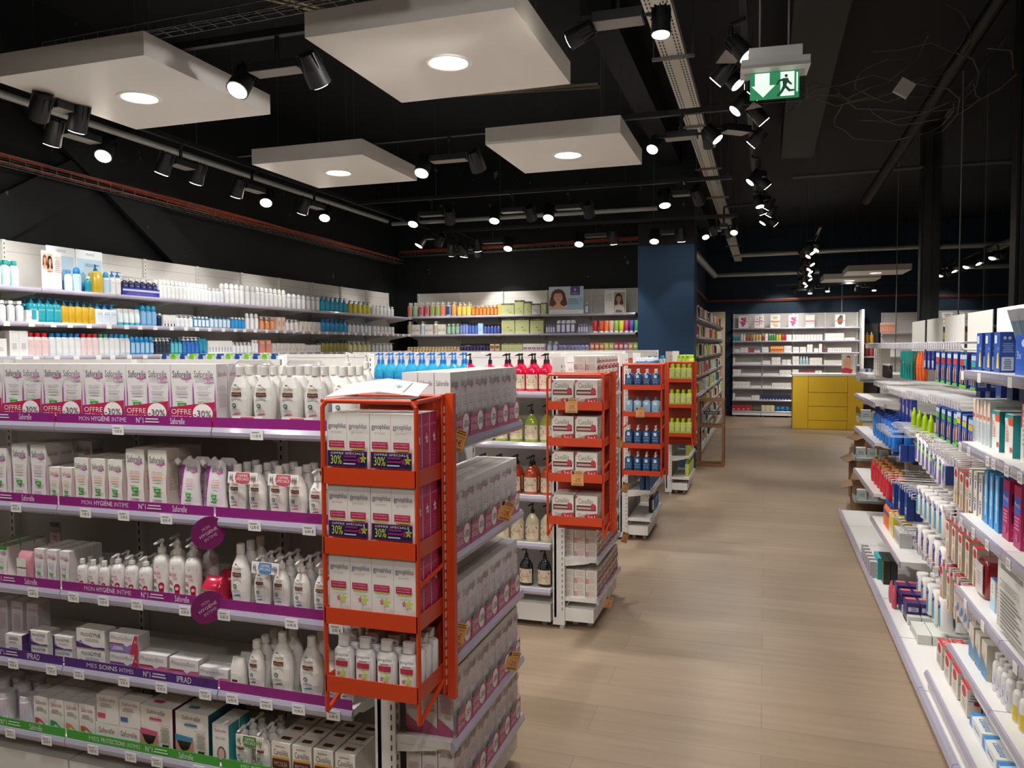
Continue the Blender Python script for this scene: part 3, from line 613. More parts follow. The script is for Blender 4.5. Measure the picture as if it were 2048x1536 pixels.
def badge(cap, w, h, col, txt2='SPÉCIALE', leaf='#5d6d60'):
    """printed card collar that joins a twin pack of bottles"""
    b = MB().box(-w/2, w/2, -.001, .001, 0, h, '#e4dfda'); it = [('p', [(.28, .1), (.36, .02), (.5, -.05), (.64, .02), (.72, .1), (.76, .5), (.72, .95), (.28, .95), (.24, .5)], col), ('t', 'OFFRE', .33, .58, .67, .82, '#f2e4e4'), ('t', txt2, .29, .28, .71, .52, '#f2e4e4')]
    for x in (.08, .14, .8, .86, .92): it += [('p', [(x, .2), (x+.03, .5), (x+.02, .85), (x-.015, .5)], leaf)]
    it += [('c', .19, .25, .03, .1, '#c2606c'), ('c', .9, .25, .03, .1, '#c2606c')]
    return b.decor(it, lambda a, bb, L: (-w/2+w*a, -.001-.0004*L, h*bb))
def lines(c='#8b8b8b', t=None, tc='#555555', band=None):
    it = [('l', .2, .35, .8, .6, 5, c)]
    if band: it = [('r', 0, band[0], 1, band[1], band[2])]+it
    if t: it += [('t', t, .15, .70, .85, .80, tc)]
    return it
# ================= nearest gondola =================
X0 = [-3.44, -2.82, -2.20, -1.585]; WB = [.62, .62, .615, .465]
ZR = [.180, .424, .679, .961, 1.233]
PU = '#8a2176'; VI = '#4a2371'; GN = '#3f9b35'
def strip(c, left=None, mid=None, right=None, n1=True, brand='Saforelle'):
    it = []; W_ = '#d8bfd4' if c != GN else '#bfe3ba'
    if mid: it += [('t', mid[0], mid[1], .28, mid[2], .75, W_), ('t', mid[3], mid[4], .28, mid[5], .78, '#f1e6f0'), ('t', mid[6], mid[7], .28, mid[8], .75, W_)]
    if n1: it += [('t', 'N°1', .535, .22, .58, .82, '#f1e6f0'), ('l', .59, .3, .68, .75, 2, W_), ('t', brand, .75, .2, .84, .85, '#e9d9e7')]
    return (c, it)
def st_row(c, words, brand='Saforelle'):
    a, b, d = words
    return strip(c, mid=(a, .155, .225, b, .240, .362 if len(b) < 9 else .40, d, .376 if len(b) < 9 else .414, .47 if len(b) < 9 else .50), brand=brand)
hy = ('MON', 'HYGIÈNE', 'INTIME'); so_ = ('MES', 'SOINS', 'INTIMES'); pr_ = ('MES', 'PROTECTIONS', 'INTIMES')
for i, (x, wd) in enumerate(zip(X0, WB)):
    last = i == 3
    if i < 3:
        stp = [st_row(GN, pr_), st_row(VI, so_, 'IPRAD'), st_row(PU, hy), st_row(PU, hy), st_row(PU, hy)]
        tg = [[(.2, '4,95 €'), (.45, '5,20 €'), (.62, '20,95 €'), (.88, '20,95 €')], [(.12, '6,95 €'), (.42, '19,95 €'), (.66, '8,95 €'), (.93, '7,45 €')], [(.1, '7,95 €'), (.3, '5,50 €'), (.52, '10,95 €'), (.82, '6,90 €')], [(.2, '7,95 €'), (.45, '13,90 €'), (.72, '8,95 €')], [(.43, '19,95 €')]]
    else:
        stp = [st_row(GN, pr_)]+[(PU, [])]*4
        tg = [[(.25, '9,95 €'), (.6, '6,95 €')], [(.12, '6,90 €'), (.38, '6,90 €'), (.62, '10,90 €'), (.87, '6,90 €')], [(.07, '10,85 €'), (.58, '6,90 €'), (.9, '3,90 €')], [(.32, '12,90 €'), (.72, '6,90 €'), (.95, '3,90 €')], [(.35, '11,95 €')]]
    bay((x, 2.31, 0), 0, wd, 1.463 if i < 3 else 1.30, ZR, .35, f"white shelving bay of the nearest gondola, {['outside the left edge of the view','leftmost one in view','middle one','narrow one beside the orange rack'][i]}", tags=tg, strips=stp, lastpost=last, group='bays of the nearest gondola')
Y1 = 1.972; TOP, SEC2, THR, FOU, BOT = [f"nearest gondola's {q} shelf" for q in ('top', 'second', 'third', 'fourth', 'bottom')]
zs = [z+.0305 for z in ZR]; z5, z4, z3, z2, z1 = zs
TW = saf_twin()
row('S', Y1, z1, 780, -66, 434, 6, TW, 'pair of wash boxes with red discount banner', TOP, back=1, fit='fill')
pinkbk = carton('cosmetic_box', 'cosmetic box', .062, .05, .188, '#ddcfd2', front=[('t', 'Saforelle', .1, .80, .9, .87, '#c1869c'), ('l', .12, .45, .88, .68, 12, '#d5a3b4'), ('l', .2, .2, .8, .35, 5, '#d5a3b4')])
row('S', Y1+.09, z1, 780, 436, 500, 2, pinkbk, 'pale pink carton behind the bottles', TOP)
C1 = cav(.183, .078, .045)
row('S', Y1+.02, z1, 780, 446, 705, 5, C1, 'white oval wash bottle with brown label', TOP, back=2, jit=.01)
for k, (a, b) in enumerate(((450, 540), (549, 640))):
    m = badge(None, .105, .032, '#cc5560'); o = m.build('offer_card'); o.location = P((a+b)/2, 838, y=Y1-.006); o.location.z = z1+.002
    tag(o, f"red and white offer card in front of the top shelf bottles, {['left','right'][k]} one", 'card', 'offer cards of the top shelf')
# clear shrink film around the twin packs
for k, (a, b) in enumerate(((446, 548), (549, 650))):
    xa = P(a, 780, y=Y1).x; xb = P(b, 780, y=Y1).x; ww = xb-xa
    m = MB().smooth_loft([(0, ww*.5, .034), (.05, ww*.5, .034), (.13, ww*.48, .03), (.182, ww*.40, .02), (.2, ww*.3, .003)], 24, 4, m=mat('#f4f4f4', .12, 0, 'clear')); o = m.build('shrink_film'); o.location = ((xa+xb)/2, Y1+.032, z1+.001)
    tag(o, f"clear plastic film around a pair of white bottles, {['left','right'][k]} one on top shelf", 'plastic film')
bigp = bottle('lotion_pump_bottle', 'bottle', .075, .05, .225, '#e6e3df', '#dedbd6', 'oval', 'pump', .2, n=20, capr=.012, facing=math.pi/2)
row('S', 2.13, z1, 780, 670, 745, 2, bigp, 'large white pump bottle behind the oval bottles', TOP)
# second shelf
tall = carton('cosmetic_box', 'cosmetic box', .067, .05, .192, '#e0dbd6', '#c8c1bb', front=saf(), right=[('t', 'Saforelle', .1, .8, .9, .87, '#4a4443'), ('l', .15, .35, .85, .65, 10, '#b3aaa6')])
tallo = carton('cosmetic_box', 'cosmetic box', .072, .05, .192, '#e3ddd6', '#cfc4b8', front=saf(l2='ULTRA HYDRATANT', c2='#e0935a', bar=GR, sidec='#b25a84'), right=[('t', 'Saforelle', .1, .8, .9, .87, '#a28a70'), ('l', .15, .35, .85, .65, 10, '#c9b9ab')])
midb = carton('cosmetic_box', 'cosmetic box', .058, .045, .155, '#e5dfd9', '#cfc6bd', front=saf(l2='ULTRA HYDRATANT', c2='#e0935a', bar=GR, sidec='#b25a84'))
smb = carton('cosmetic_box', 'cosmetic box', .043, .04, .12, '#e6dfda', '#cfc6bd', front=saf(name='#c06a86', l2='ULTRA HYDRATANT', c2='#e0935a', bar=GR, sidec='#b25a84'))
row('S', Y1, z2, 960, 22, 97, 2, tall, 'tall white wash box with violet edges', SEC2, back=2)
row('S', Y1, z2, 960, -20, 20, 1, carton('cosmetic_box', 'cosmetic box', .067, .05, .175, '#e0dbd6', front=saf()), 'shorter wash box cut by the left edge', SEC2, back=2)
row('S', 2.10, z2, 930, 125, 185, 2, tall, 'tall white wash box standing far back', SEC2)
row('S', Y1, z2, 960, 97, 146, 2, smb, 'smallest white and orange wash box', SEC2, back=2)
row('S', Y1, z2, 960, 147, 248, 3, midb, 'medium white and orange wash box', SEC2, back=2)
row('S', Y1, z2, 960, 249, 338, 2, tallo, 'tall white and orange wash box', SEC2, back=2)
def pouch():
    b = MB(); w, h, d = .085, .165, .05; n = 18
    prof = [(0, .98, .5), (.1, 1, .5), (.4, .86, .42), (.62, .80, .32), (.8, .88, .18), (.93, .80, .06), (1, .52, .02)]
    V = []
    for f, a, q in prof:
        for k in range(n):
            t = 2*math.pi*k/n; V.append((w/2*a*math.cos(t)+(.006*f), d*q*math.sin(t)*.9, h*f))
    b.add(V, [(j*n+k, j*n+(k+1) % n, (j+1)*n+(k+1) % n, (j+1)*n+k) for j in range(len(prof)-1) for k in range(n)], mat('#dcd2d6', .18), True)
    b.add(V[:n], [tuple(range(n))[::-1]], '#dcd2d6'); b.add(V[-n:], [tuple(range(n))], '#dcd2d6')
    def f(a, bb, L):
        r = np.interp(bb, [p[0] for p in prof], [p[1] for p in prof]); q = np.interp(bb, [p[0] for p in prof], [p[2] for p in prof]); x = (a-.5)*2*.93
        return (w/2*r*x+.006*bb, -d*q*.9*math.sqrt(max(0, 1-x*x))-.0006*(L+1), h*bb)
    for i in range(8): b.decor([('p', [(.0, i/9), (.26-.1*math.sin(i/2.6), i/9), (.26-.1*math.sin((i+1)/2.6), (i+1)/9), (0, (i+1)/9)], '#93308a')], f)
    b.decor(sx(saf(l2='ULTRA HYDRATANT', c2='#e0935a', bar=GR, curve=False), .3, .98), lambda a, bb, L: f(a, bb, L+1))
    b.decor([('t', 'ECO', .03, .3, .16, .5, '#c98ac3')], lambda a, bb, L: f(a, bb, L+2))
    c = MB().loft([(0, .009, .009, mat('#e8e5e1')), (.018, .009, .009, mat('#e8e5e1'))], 12); R = Matrix.Rotation(-.75, 3, 'Y'); c.V = [tuple(R @ Vector(v)+Vector((-.037, 0, .148))) for v in c.V]
    return Proto('refill_pouch', 'pouch', b, [('spout_cap', c)], .088, .05, .165)
row('S', Y1, z2, 970, 344, 446, 2, pouch(), 'purple and white refill pouch with corner cap', SEC2, back=1)
C2 = cav(.155, .062, .04, top='pump'); C2b = cav(.155, .062, .04)
row('S', Y1+.01, z2, 990, 448, 608, 4, C2b, 'white oval wash bottle joined by a card', SEC2, back=2, jit=.01)
row('S', Y1+.005, z2, 990, 610, 650, 1, C2, 'white pump wash bottle beside the orange rack', SEC2, back=2)
row('S', Y1+.02, z2, 990, 655, 700, 1, C2b, 'white wash bottle seen behind the orange rack', SEC2, back=1)
for k, (a, b) in enumerate(((447, 523), (527, 605))):
    o = badge(None, .105, .034, '#b8505c').build('offer_card'); o.location = P((a+b)/2, 960, y=Y1-.012); o.location.z = z2+.104; o.rotation_euler.x = -.12
    tag(o, f"printed offer card around bottle necks on the second shelf, {['left','right'][k]} one", 'card', 'offer cards of the second shelf')
# third shelf
grn = carton('cosmetic_box', 'cosmetic box', .05, .05, .112, '#e3dfda', top='#8a9a80', front=[('r', 0, .9, 1, 1, GR)]+saf(sidec='#b25a84'))
row('S', Y1+.02, z3, 1140, -40, 20, 2, grn, 'green topped wash box at the left edge', THR, back=2)
pk = MB().smooth_loft([(0, .03, .022), (.02, .031, .026), (.07, .03, .024), (.095, .031, .016), (.105, .03, .003)], 16, 4, m=mat('#c98a96', .2)); pk.box(-.02, .02, -.027, -.0265, .02, .05, '#e2dbd4').box(-.02, .02, -.027, -.0265, .055, .085, '#dfe0cf').decor([('t', 'bébé', .3, .3, .7, .6, '#6b9a55')], lambda a, b, L: (-.02+.04*a, -.0266-.0003*L, .055+.03*b))
row('S', Y1, z3, 1140, 22, 66, 1, Proto('wipes_pack', 'wipes pack', pk, (), .062, .05, .105), 'soft pink wipes pack', THR, back=2)
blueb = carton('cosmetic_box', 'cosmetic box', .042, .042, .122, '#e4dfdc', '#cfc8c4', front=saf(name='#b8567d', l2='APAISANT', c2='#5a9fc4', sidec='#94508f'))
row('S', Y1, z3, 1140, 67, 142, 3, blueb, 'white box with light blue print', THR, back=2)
cd = carton('display_card', 'card', .045, .01, .17, '#cfbdb9', front=[('r', 0, .9, 1, 1, '#7d8a6c'), ('t', 'Saforelle', .2, .8, .8, .86, '#b08390'), ('l', .2, .62, .8, .72, 3, '#b08390')])
cd.put((P(112, 1060, y=2.14).x, 2.14, z3), 0, 'pink display card rising behind the boxes, third shelf of nearest gondola')
def kid(h, w, top='pump', cap=GR, hd='#d8d5d0'):
    b = bottle('kids_wash_bottle', 'bottle', w, w*.8, h, '#e4e0db', hd, 'straight', top, .25, label=(.05, .78, '#e6e1dd', 2.0),
        decor=[('r', 0, .86, 1, .92, '#cf7f96'), ('t', 'Saforelle', .12, .66, .7, .78, '#c2456d'), ('t', 'Kids', .5, .56, .75, .64, '#c2456d'), ('l', .1, .40, .5, .52, 3, '#b04a60'), ('p', [(.15, .3), (.45, .3), (.4, .22), (.2, .22)], GR),
               ('p', [(.62, .02), (.9, .02), (.9, .30), (.62, .30)], '#b8223c'), ('c', .76, .33, .18, .11, '#b8223c'), ('c', .76, .30, .1, .05, '#e8cdc6')], n=18, capr=w*.24)
    return b
row('S', Y1, z3, 1150, 148, 214, 3, kid(.10, .036, 'cap'), 'small white kids wash bottle with pink print', THR, back=1)
row('S', Y1, z3, 1150, 215, 298, 3, kid(.128, .046), 'medium white kids pump bottle with pink print', THR, back=1)
row('S', Y1, z3, 1130, 299, 394, 3, kid(.188, .055), 'tall white kids pump bottle with pink print', THR)
row('S', Y1+.07, z3, 1130, 330, 430, 3, kid(.188, .055), 'tall kids pump bottle in the second rank', THR)
rp = MB().smooth_loft([(0, .036, .03), (.02, .04, .035), (.05, .038, .03), (.075, .03, .012), (.08, .028, .003)], 18, 4, m=mat('#c42a49', .15)); rp.box(-.026, .026, -.0345, -.034, .012, .045, '#dcd3cc').decor([('r', 0, .8, 1, 1, GR), ('t', 'Lingettes', .1, .35, .9, .6, '#b53a52')], lambda a, b, L: (-.026+.052*a, -.0345-.0003*L, .012+.033*b))
row('S', Y1, z3, 1180, 388, 446, 1, Proto('wipes_pack', 'wipes pack', rp, (), .08, .07, .08), 'glossy red wipes pack', THR, back=1)
row('S', Y1, z3, 1160, 447, 500, 1, cav(.193, .068, .045, 'NUTRITIF', '#6aa3cf'), 'tallest white oval bottle, left of the blue card', THR, back=2)
C3 = cav(.165, .058, .04, 'ANTIBACTÉRIEN', '#6aa3cf', 'pump')
row('S', Y1+.01, z3, 1170, 500, 575, 2, C3, 'white pump bottle joined by a blue card', THR, back=2)
row('S', Y1, z3, 1170, 576, 660, 2, C3, 'white pump bottle with brown label', THR, back=3)
row('S', Y1, z3, 1200, 664, 700, 1, carton('cosmetic_box', 'cosmetic box', .05, .04, .06, '#e3dedb', front=[('r', 0, .1, 1, .25, '#6aa3cf'), ('c', .3, .6, .12, .12, '#365f55')]), 'small white box behind the orange rack', THR)
o = badge(None, .095, .034, '#4f7fb0', leaf='#4f6d80').build('offer_card'); o.location = P(530, 1148, y=Y1-.014); o.rotation_euler.x = -.12; tag(o, 'blue offer card around the pump bottle necks, third shelf of nearest gondola', 'card')
# fourth shelf
lav = carton('cosmetic_box', 'cosmetic box', .052, .05, .15, '#ded3d6', front=[('t', 'Saforelle', .2, .82, .9, .88, '#b78a98'), ('l', .12, .3, .85, .7, 14, '#cfb6bd')])
row('S', 2.06, z4, 1240, -10, 80, 3, lav, 'pale pink box at the back left', FOU)
smw = carton('medicine_box', 'medicine box', .075, .04, .035, '#dcd8d4', '#4b2a66', front=[('l', .2, .5, .8, .75, 2, '#7a6a86'), ('l', .2, .2, .7, .35, 2, '#a9a2a9')])
row('S', Y1, z4, 1300, 4, 52, 1, smw, 'flat white and purple box', FOU, stack=2)
def mg(w, h, big=False): return carton('medicine_box', 'medicine box', w, .05, h, '#e2deda', '#cfc9c4', front=[('t', 'muco', .16, .62, .45, .80, '#6d6870'), ('t', 'GYNE', .46, .62, .86, .84, '#3e3650'), ('l', .3, .40, .8, .52, 2, '#b3aeb0'), ('p', [(0, 0), (1, 0), (1, .12), (.6, .08), (.25, .2), (0, .32)], '#4f2873'), ('c', .16, .3, .05, .1, '#8f7bab')]+([('r', 0, 0, .1, 1, '#33285c')] if not big else []))
row('S', Y1, z4, 1290, 55, 100, 1, mg(.08, .047), 'white and purple gel box', FOU+', left column', stack=2)
row('S', Y1, z4, 1290, 103, 148, 1, mg(.08, .044), 'white and purple gel box', FOU+', right column', stack=2)
row('S', Y1, z4, 1290, 149, 214, 1, mg(.118, .062, True), 'large white and purple gel box', FOU, stack=2)
def ph(w, h, c1, c2, ac=False): return carton('medicine_box', 'medicine box', w, .05, h, '#dfdbd8', '#b8b2ad', front=[('r', 0, 0, 1, .55, c1), ('p', [(0, .5), (.45, .5), (.6, .36), (.75, .5), (1, .5), (1, .62), (0, .62)], '#dfdbd8'), ('r', 0, .46, .5, .5, c2), ('t', 'Physioflor', .06, .66, .82 if ac else .9, .88, '#8c8890'), ('l', .1, .15, .5, .32, 3, '#e8dfe8')]+([('p', [(.7, 0), (1, 0), (1, 1), (.9, 1)], '#b5304e'), ('t', 'AC', .88, .6, .98, .75, '#e9d5da')] if ac else []))
row('S', Y1, z4, 1290, 215, 281, 1, ph(.115, .062, '#8d78b8', '#b5304e', True), 'lilac and red probiotic box', FOU, stack=2)
row('S', Y1, z4, 1320, 274, 338, 1, ph(.11, .072, '#cf6490', '#b5304e'), 'pink and white probiotic box', FOU)
row('S', Y1, z4, 1330, 339, 397, 1, ph(.11, .072, '#cf6490', '#b5304e'), 'second pink and white probiotic box, right of the first', FOU)
row('S', Y1, z4, 1335, 398, 456, 1, ph(.11, .056, '#cf6490', '#63a84a'), 'pink probiotic box with a green stripe', FOU)
wp = MB().smooth_loft([(0, .03, .02), (.02, .034, .022), (.07, .03, .018), (.095, .026, .004)], 14, 4, m=mat('#ddd8d2', .2)); wp.box(-.02, .016, -.023, -.0225, .02, .05, '#e8e4df').decor([('t', 'Cavaillès', .1, .5, .9, .8, '#6a5f4c'), ('r', .1, .1, .8, .35, '#5a2c27')], lambda a, b, L: (-.02+.036*a, -.0225-.0003*L, .02+.03*b))
row('S', Y1, z4, 1350, 456, 486, 1, Proto('wipes_pack', 'wipes pack', wp, (), .068, .045, .095), 'crumpled white wipes pack', FOU, back=1)
row('S', Y1, z4, 1340, 487, 526, 1, cav(.155, .056, .04, 'FRAÎCHEUR', '#7aa06a'), 'smaller white bottle with olive mark', FOU, back=2)
row('S', Y1-.002, z4, 1340, 528, 585, 1, cav(.188, .078, .05, 'FRAÎCHEUR', '#7aa06a'), 'larger white bottle with olive mark', FOU, back=1)
row('S', Y1-.002, z4, 1340, 586, 644, 1, cav(.186, .078, .05, 'FRAÎCHEUR', '#5fc0bf'), 'large white bottle with turquoise mark', FOU, back=1)
row('S', Y1, z4, 1360, 645, 702, 2, cav(.15, .05, .04, 'FRAÎCHEUR', '#5fc0bf'), 'white bottle partly hidden by the orange rack', FOU)
# bottom shelf
can = bottle('wipes_canister', 'canister', .055, .055, .10, '#d8d3d6', '#cfc9ca', 'slab', 'cap', .4, hb=.88, capr=.028, label=(.1, .9, '#cfc3cf'), decor=[('r', 0, 0, 1, .2, '#a05a8a'), ('l', .2, .4, .8, .7, 4, '#a89aa6')])
row('S', Y1, z5, 1440, -60, 66, 3, can, 'pale lilac canister with flat lid', BOT, back=2)
bio = lambda c: carton('cosmetic_box', 'cosmetic box', .068, .05, .112, '#e2ddd8', '#cbc5bf', front=[('t', 'Saforelle', .14, .78, .86, .90, '#a44a66'), ('l', .15, .58, .7, .70, 3, '#a9a29e'), ('c', .78, .6, .1, .06, '#9ccb8d'), ('p', [(.1, .28), (.45, .28), (.9, .1), (.9, .14), (.45, .34), (.1, .34)], c), ('r', .1, .2, .35, .36, c)])
for k, (a, b, c, cn) in enumerate(((68, 97, '#cf4a6a', 'pink'), (98, 128, '#3a9a58', 'green'), (129, 157, '#e08a50', 'orange'), (158, 190, '#d9603c', 'dark orange'))):
    row('S', Y1, z5, 1430, a, b, 1, bio(c), f'white protection box with {cn} tab', BOT, back=2)
row('S', Y1, z5+.062, 1400, 192, 237, 1, carton('cosmetic_box', 'cosmetic box', .09, .06, .095, '#e2ddd8', front=sx(bio('#cf4a6a') and [('t', 'Saforelle', .14, .78, .86, .90, '#a44a66'), ('l', .15, .58, .7, .70, 3, '#a9a29e'), ('r', .05, .2, .4, .36, '#cf4a6a')], 0, 1)), 'protection box with pink tab resting on another', BOT)
row('S', Y1, z5+.062, 1400, 238, 280, 1, carton('cosmetic_box', 'cosmetic box', .09, .06, .09, '#e2ddd8', front=[('t', 'Saforelle', .14, .78, .86, .90, '#a44a66'), ('l', .15, .58, .7, .70, 3, '#a9a29e'), ('r', .05, .2, .4, .36, '#3c68ab')]), 'protection box with blue tab resting on another', BOT)
row('S', Y1, z5, 1470, 192, 280, 2, carton('cosmetic_box', 'cosmetic box', .09, .06, .06, '#e2ddd8', front=[('t', 'Saforelle', .14, .5, .86, .8, '#a44a66'), ('l', .3, .2, .7, .3, 1, '#a9a29e')]), 'low white box under a protection box', BOT)
def culotte(edge, acc, und):
    return carton('underwear_box', 'box', .125, .09, .145, '#e3ddd5', edge, front=[('t', 'Saforelle', .2, .84, .76, .93, '#4c4345'), ('p', [(.45, .83), (.74, .825), (.72, .84)], '#c66bb0'), ('t', 'CULOTTE', .33, .765, .6, .79, '#8a8078'), ('r', .28, .71, .66, .755, acc), ('t', 'INNOVATION', .58, .61, .92, .635, acc), ('l', .62, .25, .92, .58, 9, '#a59c92'),
        ('p', [(0, .18), (.1, .1), (.55, .1), (.55, .42), (.3, .48), (.0, .5)], '#c99277'), ('p', [(0, .36), (.52, .38), (.55, .46), (0, .50)], und), ('p', [(.05, .36), (.5, .36), (.4, .2), (.25, .14), (.15, .2)], '#1f1b20'), ('r', 0, 0, 1, .12, acc), ('t', 'INNOVATION', .3, .04, .75, .08, '#eee3e3'), ('r', .7, .13, .9, .2, '#2b2624')], topd=[('r', .2, .3, .5, .5, acc)])
row('S', Y1, z5, 1450, 281, 346, 1, culotte('#5b1c3e', '#c43a6a', '#c9507a'), 'white underwear box with pink print', BOT, back=1)
row('S', Y1, z5, 1450, 348, 420, 1, culotte('#12525c', '#1f7f95', '#2d8aa8'), 'white underwear box with teal print', BOT, back=1)
row('S', Y1, z5, 1470, 422, 460, 1, carton('cosmetic_box', 'cosmetic box', .06, .05, .125, '#e2ddd6', '#3e9aa0', front=[('t', 'Saforelle', .15, .8, .85, .88, '#a44a66'), ('t', 'MILK TONIC', .2, .62, .8, .68, '#4b9aa5'), ('c', .55, .25, .26, .2, '#5a4a48'), ('c', .55, .25, .2, .16, '#d9a9a4')]), 'slim box with an oval window', BOT, back=1)
row('S', Y1, z5, 1480, 461, 540, 2, cav(.125, .055, .04, 'FRAÎCHEUR', '#7aa06a', 'pump'), 'white pump bottle joined by a green card', BOT, back=2)
cb = carton('cosmetic_box', 'cosmetic box', .066, .06, .10, '#e2dbd0', '#d0c8bb', front=[('l', .2, .86, .7, .9, 1, '#a89d8c'), ('t', 'Cavaillès', .12, .62, .88, .80, '#5d5544'), ('p', [(.05, .5), (.95, .53), (.95, .6), (.05, .57)], '#d9a13c'), ('r', .05, .2, .95, .5, '#5a2c22'), ('t', 'MYCOLEA', .15, .28, .85, .42, '#d9b9aa')], topd=[('r', .25, .35, .75, .65, '#5a3420')])
row('S', Y1, z5, 1500, 541, 712, 4, cb, 'cream soap box with brown print', BOT, back=2)
o = badge(None, .1, .036, '#4a8a3c', leaf='#5f7a3a').build('offer_card'); o.location = P(500, 1495, y=Y1-.014); tag(o, 'green offer card around the pump bottles, bottom shelf of nearest gondola', 'card')
# round hanging signs on the shelf edges
def sign(u, v, label):
    p = P(u, v, y=1.925); b = MB(); n = 36; R = .05; V = [(R*math.cos(2*math.pi*i/n), 0, R*math.sin(2*math.pi*i/n)) for i in range(n)]; V2 = [(a, .002, c) for a, _, c in V]
    b.add(V+V2, [tuple(range(n)), tuple(range(n, 2*n))[::-1]]+[(i, n+i, n+(i+1) % n, (i+1) % n) for i in range(n)], '#741b5c')
    c, s_ = math.cos(.45), math.sin(.45); f = lambda a, bb, L: (R*((2*a-1)*c-(2*bb-1)*s_*1), -.0004*L, R*((2*a-1)*s_+(2*bb-1)*c))
    b.decor([('t', 'MON', .38, .62, .62, .72, '#c993bb'), ('t', 'HYGIÈNE', .22, .46, .78, .56, '#e3c0da'), ('t', 'INTIME', .3, .30, .7, .40, '#c993bb')], f)
    r = b.build('round_shelf_sign'); r.location = p; r.rotation_euler.z = .95; tag(r, label, 'sign', 'round purple shelf signs')
sign(417, 1066, 'round purple shelf sign on the second shelf edge'); sign(416, 1215, 'round purple shelf sign on the third shelf edge')
# ================= end caps and orange racks =================
def endcap(y0, label, zr=(.145, .36, .60, .89, 1.21), dx=0, HH=1.45):
    r = empty('end_shelving', (-1.045+dx, y0, 0)); tag(r, label, 'end shelving', 'end caps of the four gondolas'); w_ = .665
    MB().box(-.012, .0, .0, w_, .06, HH-.1, BACK).build('back_panel', r)
    for y in (0, w_-.03):
        u = MB().box(-.02, .045, y, y+.03, .02, HH, SH); z = .1
        while z < HH-.03: u.box(.0455, .046, y+.008, y+.014, z, z+.016, '#3a3836').box(.030, .034, y-.0006, y, z, z+.016, '#3a3836') if y == 0 else u.box(.0455, .046, y+.008, y+.014, z, z+.016, '#3a3836'); z += .03
        u.build('upright', r); MB().loft([(0, .018, .018, '#9c9a96'), (.012, .016, .016, '#9c9a96'), (.025, .006, .006, '#9c9a96')], 10, cx=.03, cy=y+.015).build('levelling_foot', r)
    MB().box(.046, .20, .004, w_-.004, .045, .115, '#dedbd7').build('base_plinth', r)
    for yy in (.1, w_-.1):
        for xx in (.08, .16): MB().loft([(0, .016, .016, '#c9c7c3'), (.01, .014, .014, '#c9c7c3'), (.045, .005, .005, '#c9c7c3')], 10, cx=xx, cy=yy).build('levelling_foot', r)
    for z in zr:
        s = z+.03; m = MB().box(.046, .215, .003, w_-.003, s-.022, s, SH)
        if z > .2:
            for yy in (.004, w_-.008): m.prism([(.047, s-.02), (.19, s-.02), (.17, s-.030), (.09, s-.045), (.047, s-.05)], 'y', yy, yy+.004, SH)
        so = m.build('shelf', r)
        MB().prism([(.215, z), (.222, z-.001), (.229, z+.006), (.230, z+.017), (.224, z+.031), (.215, z+.031)], 'y', .002, w_-.002, RAIL).build('price_rail', so)
    return [z+.0305 for z in zr]
OR = mat('#c8401a', .35); OR2 = mat('#a63311', .45)
def rack(x0, x1, yf, yb, z0, z1, trays, label, lip=.036):
    r = empty('orange_rack', (x0, yf, 0)); tag(r, label, 'display rack', 'orange wire racks hung on the gondola ends'); W_ = x1-x0; D = yb-yf; R_ = .006
    MB().tube([(R_, R_, z0+.005), (R_, R_, z1-.02), (R_+.012, R_, z1-.005), (W_-R_-.012, R_, z1-.005), (W_-R_, R_, z1-.02), (W_-R_, R_, z0+.005)], R_, OR, 10).build('front_frame', r)
    MB().tube([(R_, R_, z1-.005), (R_, D-.02, z1-.002)], R_, OR, 8).tube([(W_-R_, R_, z1-.005), (W_-R_, D-.02, z1-.002)], R_, OR, 8).tube([(R_, D-.02, z1-.002), (W_, D-.02, z1-.002)], R_, OR, 8).build('top_rails', r)
    MB().tube([(R_, R_, z0+.005), (R_, D-.03, z0+.06)], R_, OR, 8).tube([(W_-R_, R_, z0+.005), (W_-R_, D-.03, z0+.06)], R_, OR, 8).tube([(R_, D-.05, z0+.05), (W_-R_, D-.05, z0+.05)], R_, OR, 8).tube([(R_, R_, (z0+z1)*.47), (R_, D-.02, (z0+z1)*.47+.02)], R_*.9, OR, 8).tube([(W_-R_, R_, (z0+z1)*.47), (W_-R_, D-.02, (z0+z1)*.47+.02)], R_*.9, OR, 8).build('side_rails', r)
    MB().box(.01, W_-.002, D-.012, D-.008, z0+.0, z1, OR2).build('back_panel', r)
    p = MB(); z = z0+.04
    p.box(W_-.004, W_-.001, D-.05, D-.008, z0+.02, z1+.005, OR).box(W_-.001, W_+.0, D-.05, D-.044, z0+.02, z1+.005, OR)
    p.box(W_+.0, W_+.022, D-.03, D-.010, z0+.0, z1+.008, OR)
    while z < z1-.03: p.box(W_-.0048, W_-.004, D-.036, D-.028, z, z+.018, '#d9d4cf').box(W_-.0008, W_-.0004, D-.040, D-.032, z, z+.018, '#d9d4cf'); z += .026
    p.build('slotted_post', r)
    for zz in (z0+.12, z1-.12): MB().tube([(.04, D-.01, zz), (.04, D+.068, zz)], .005, OR, 8).build('hanging_hook', r)
    for t in trays:
        MB().box(.008, W_-.008, .003, D-.012, t-.002, t, OR2).box(.006, W_-.006, .0, .003, t-.006, t+lip, OR).box(.006, .009, .0, D-.02, t-.006, t+lip, OR).box(W_-.009, W_-.006, .0, D-.02, t-.006, t+lip, OR).build('tray', r)
    return r
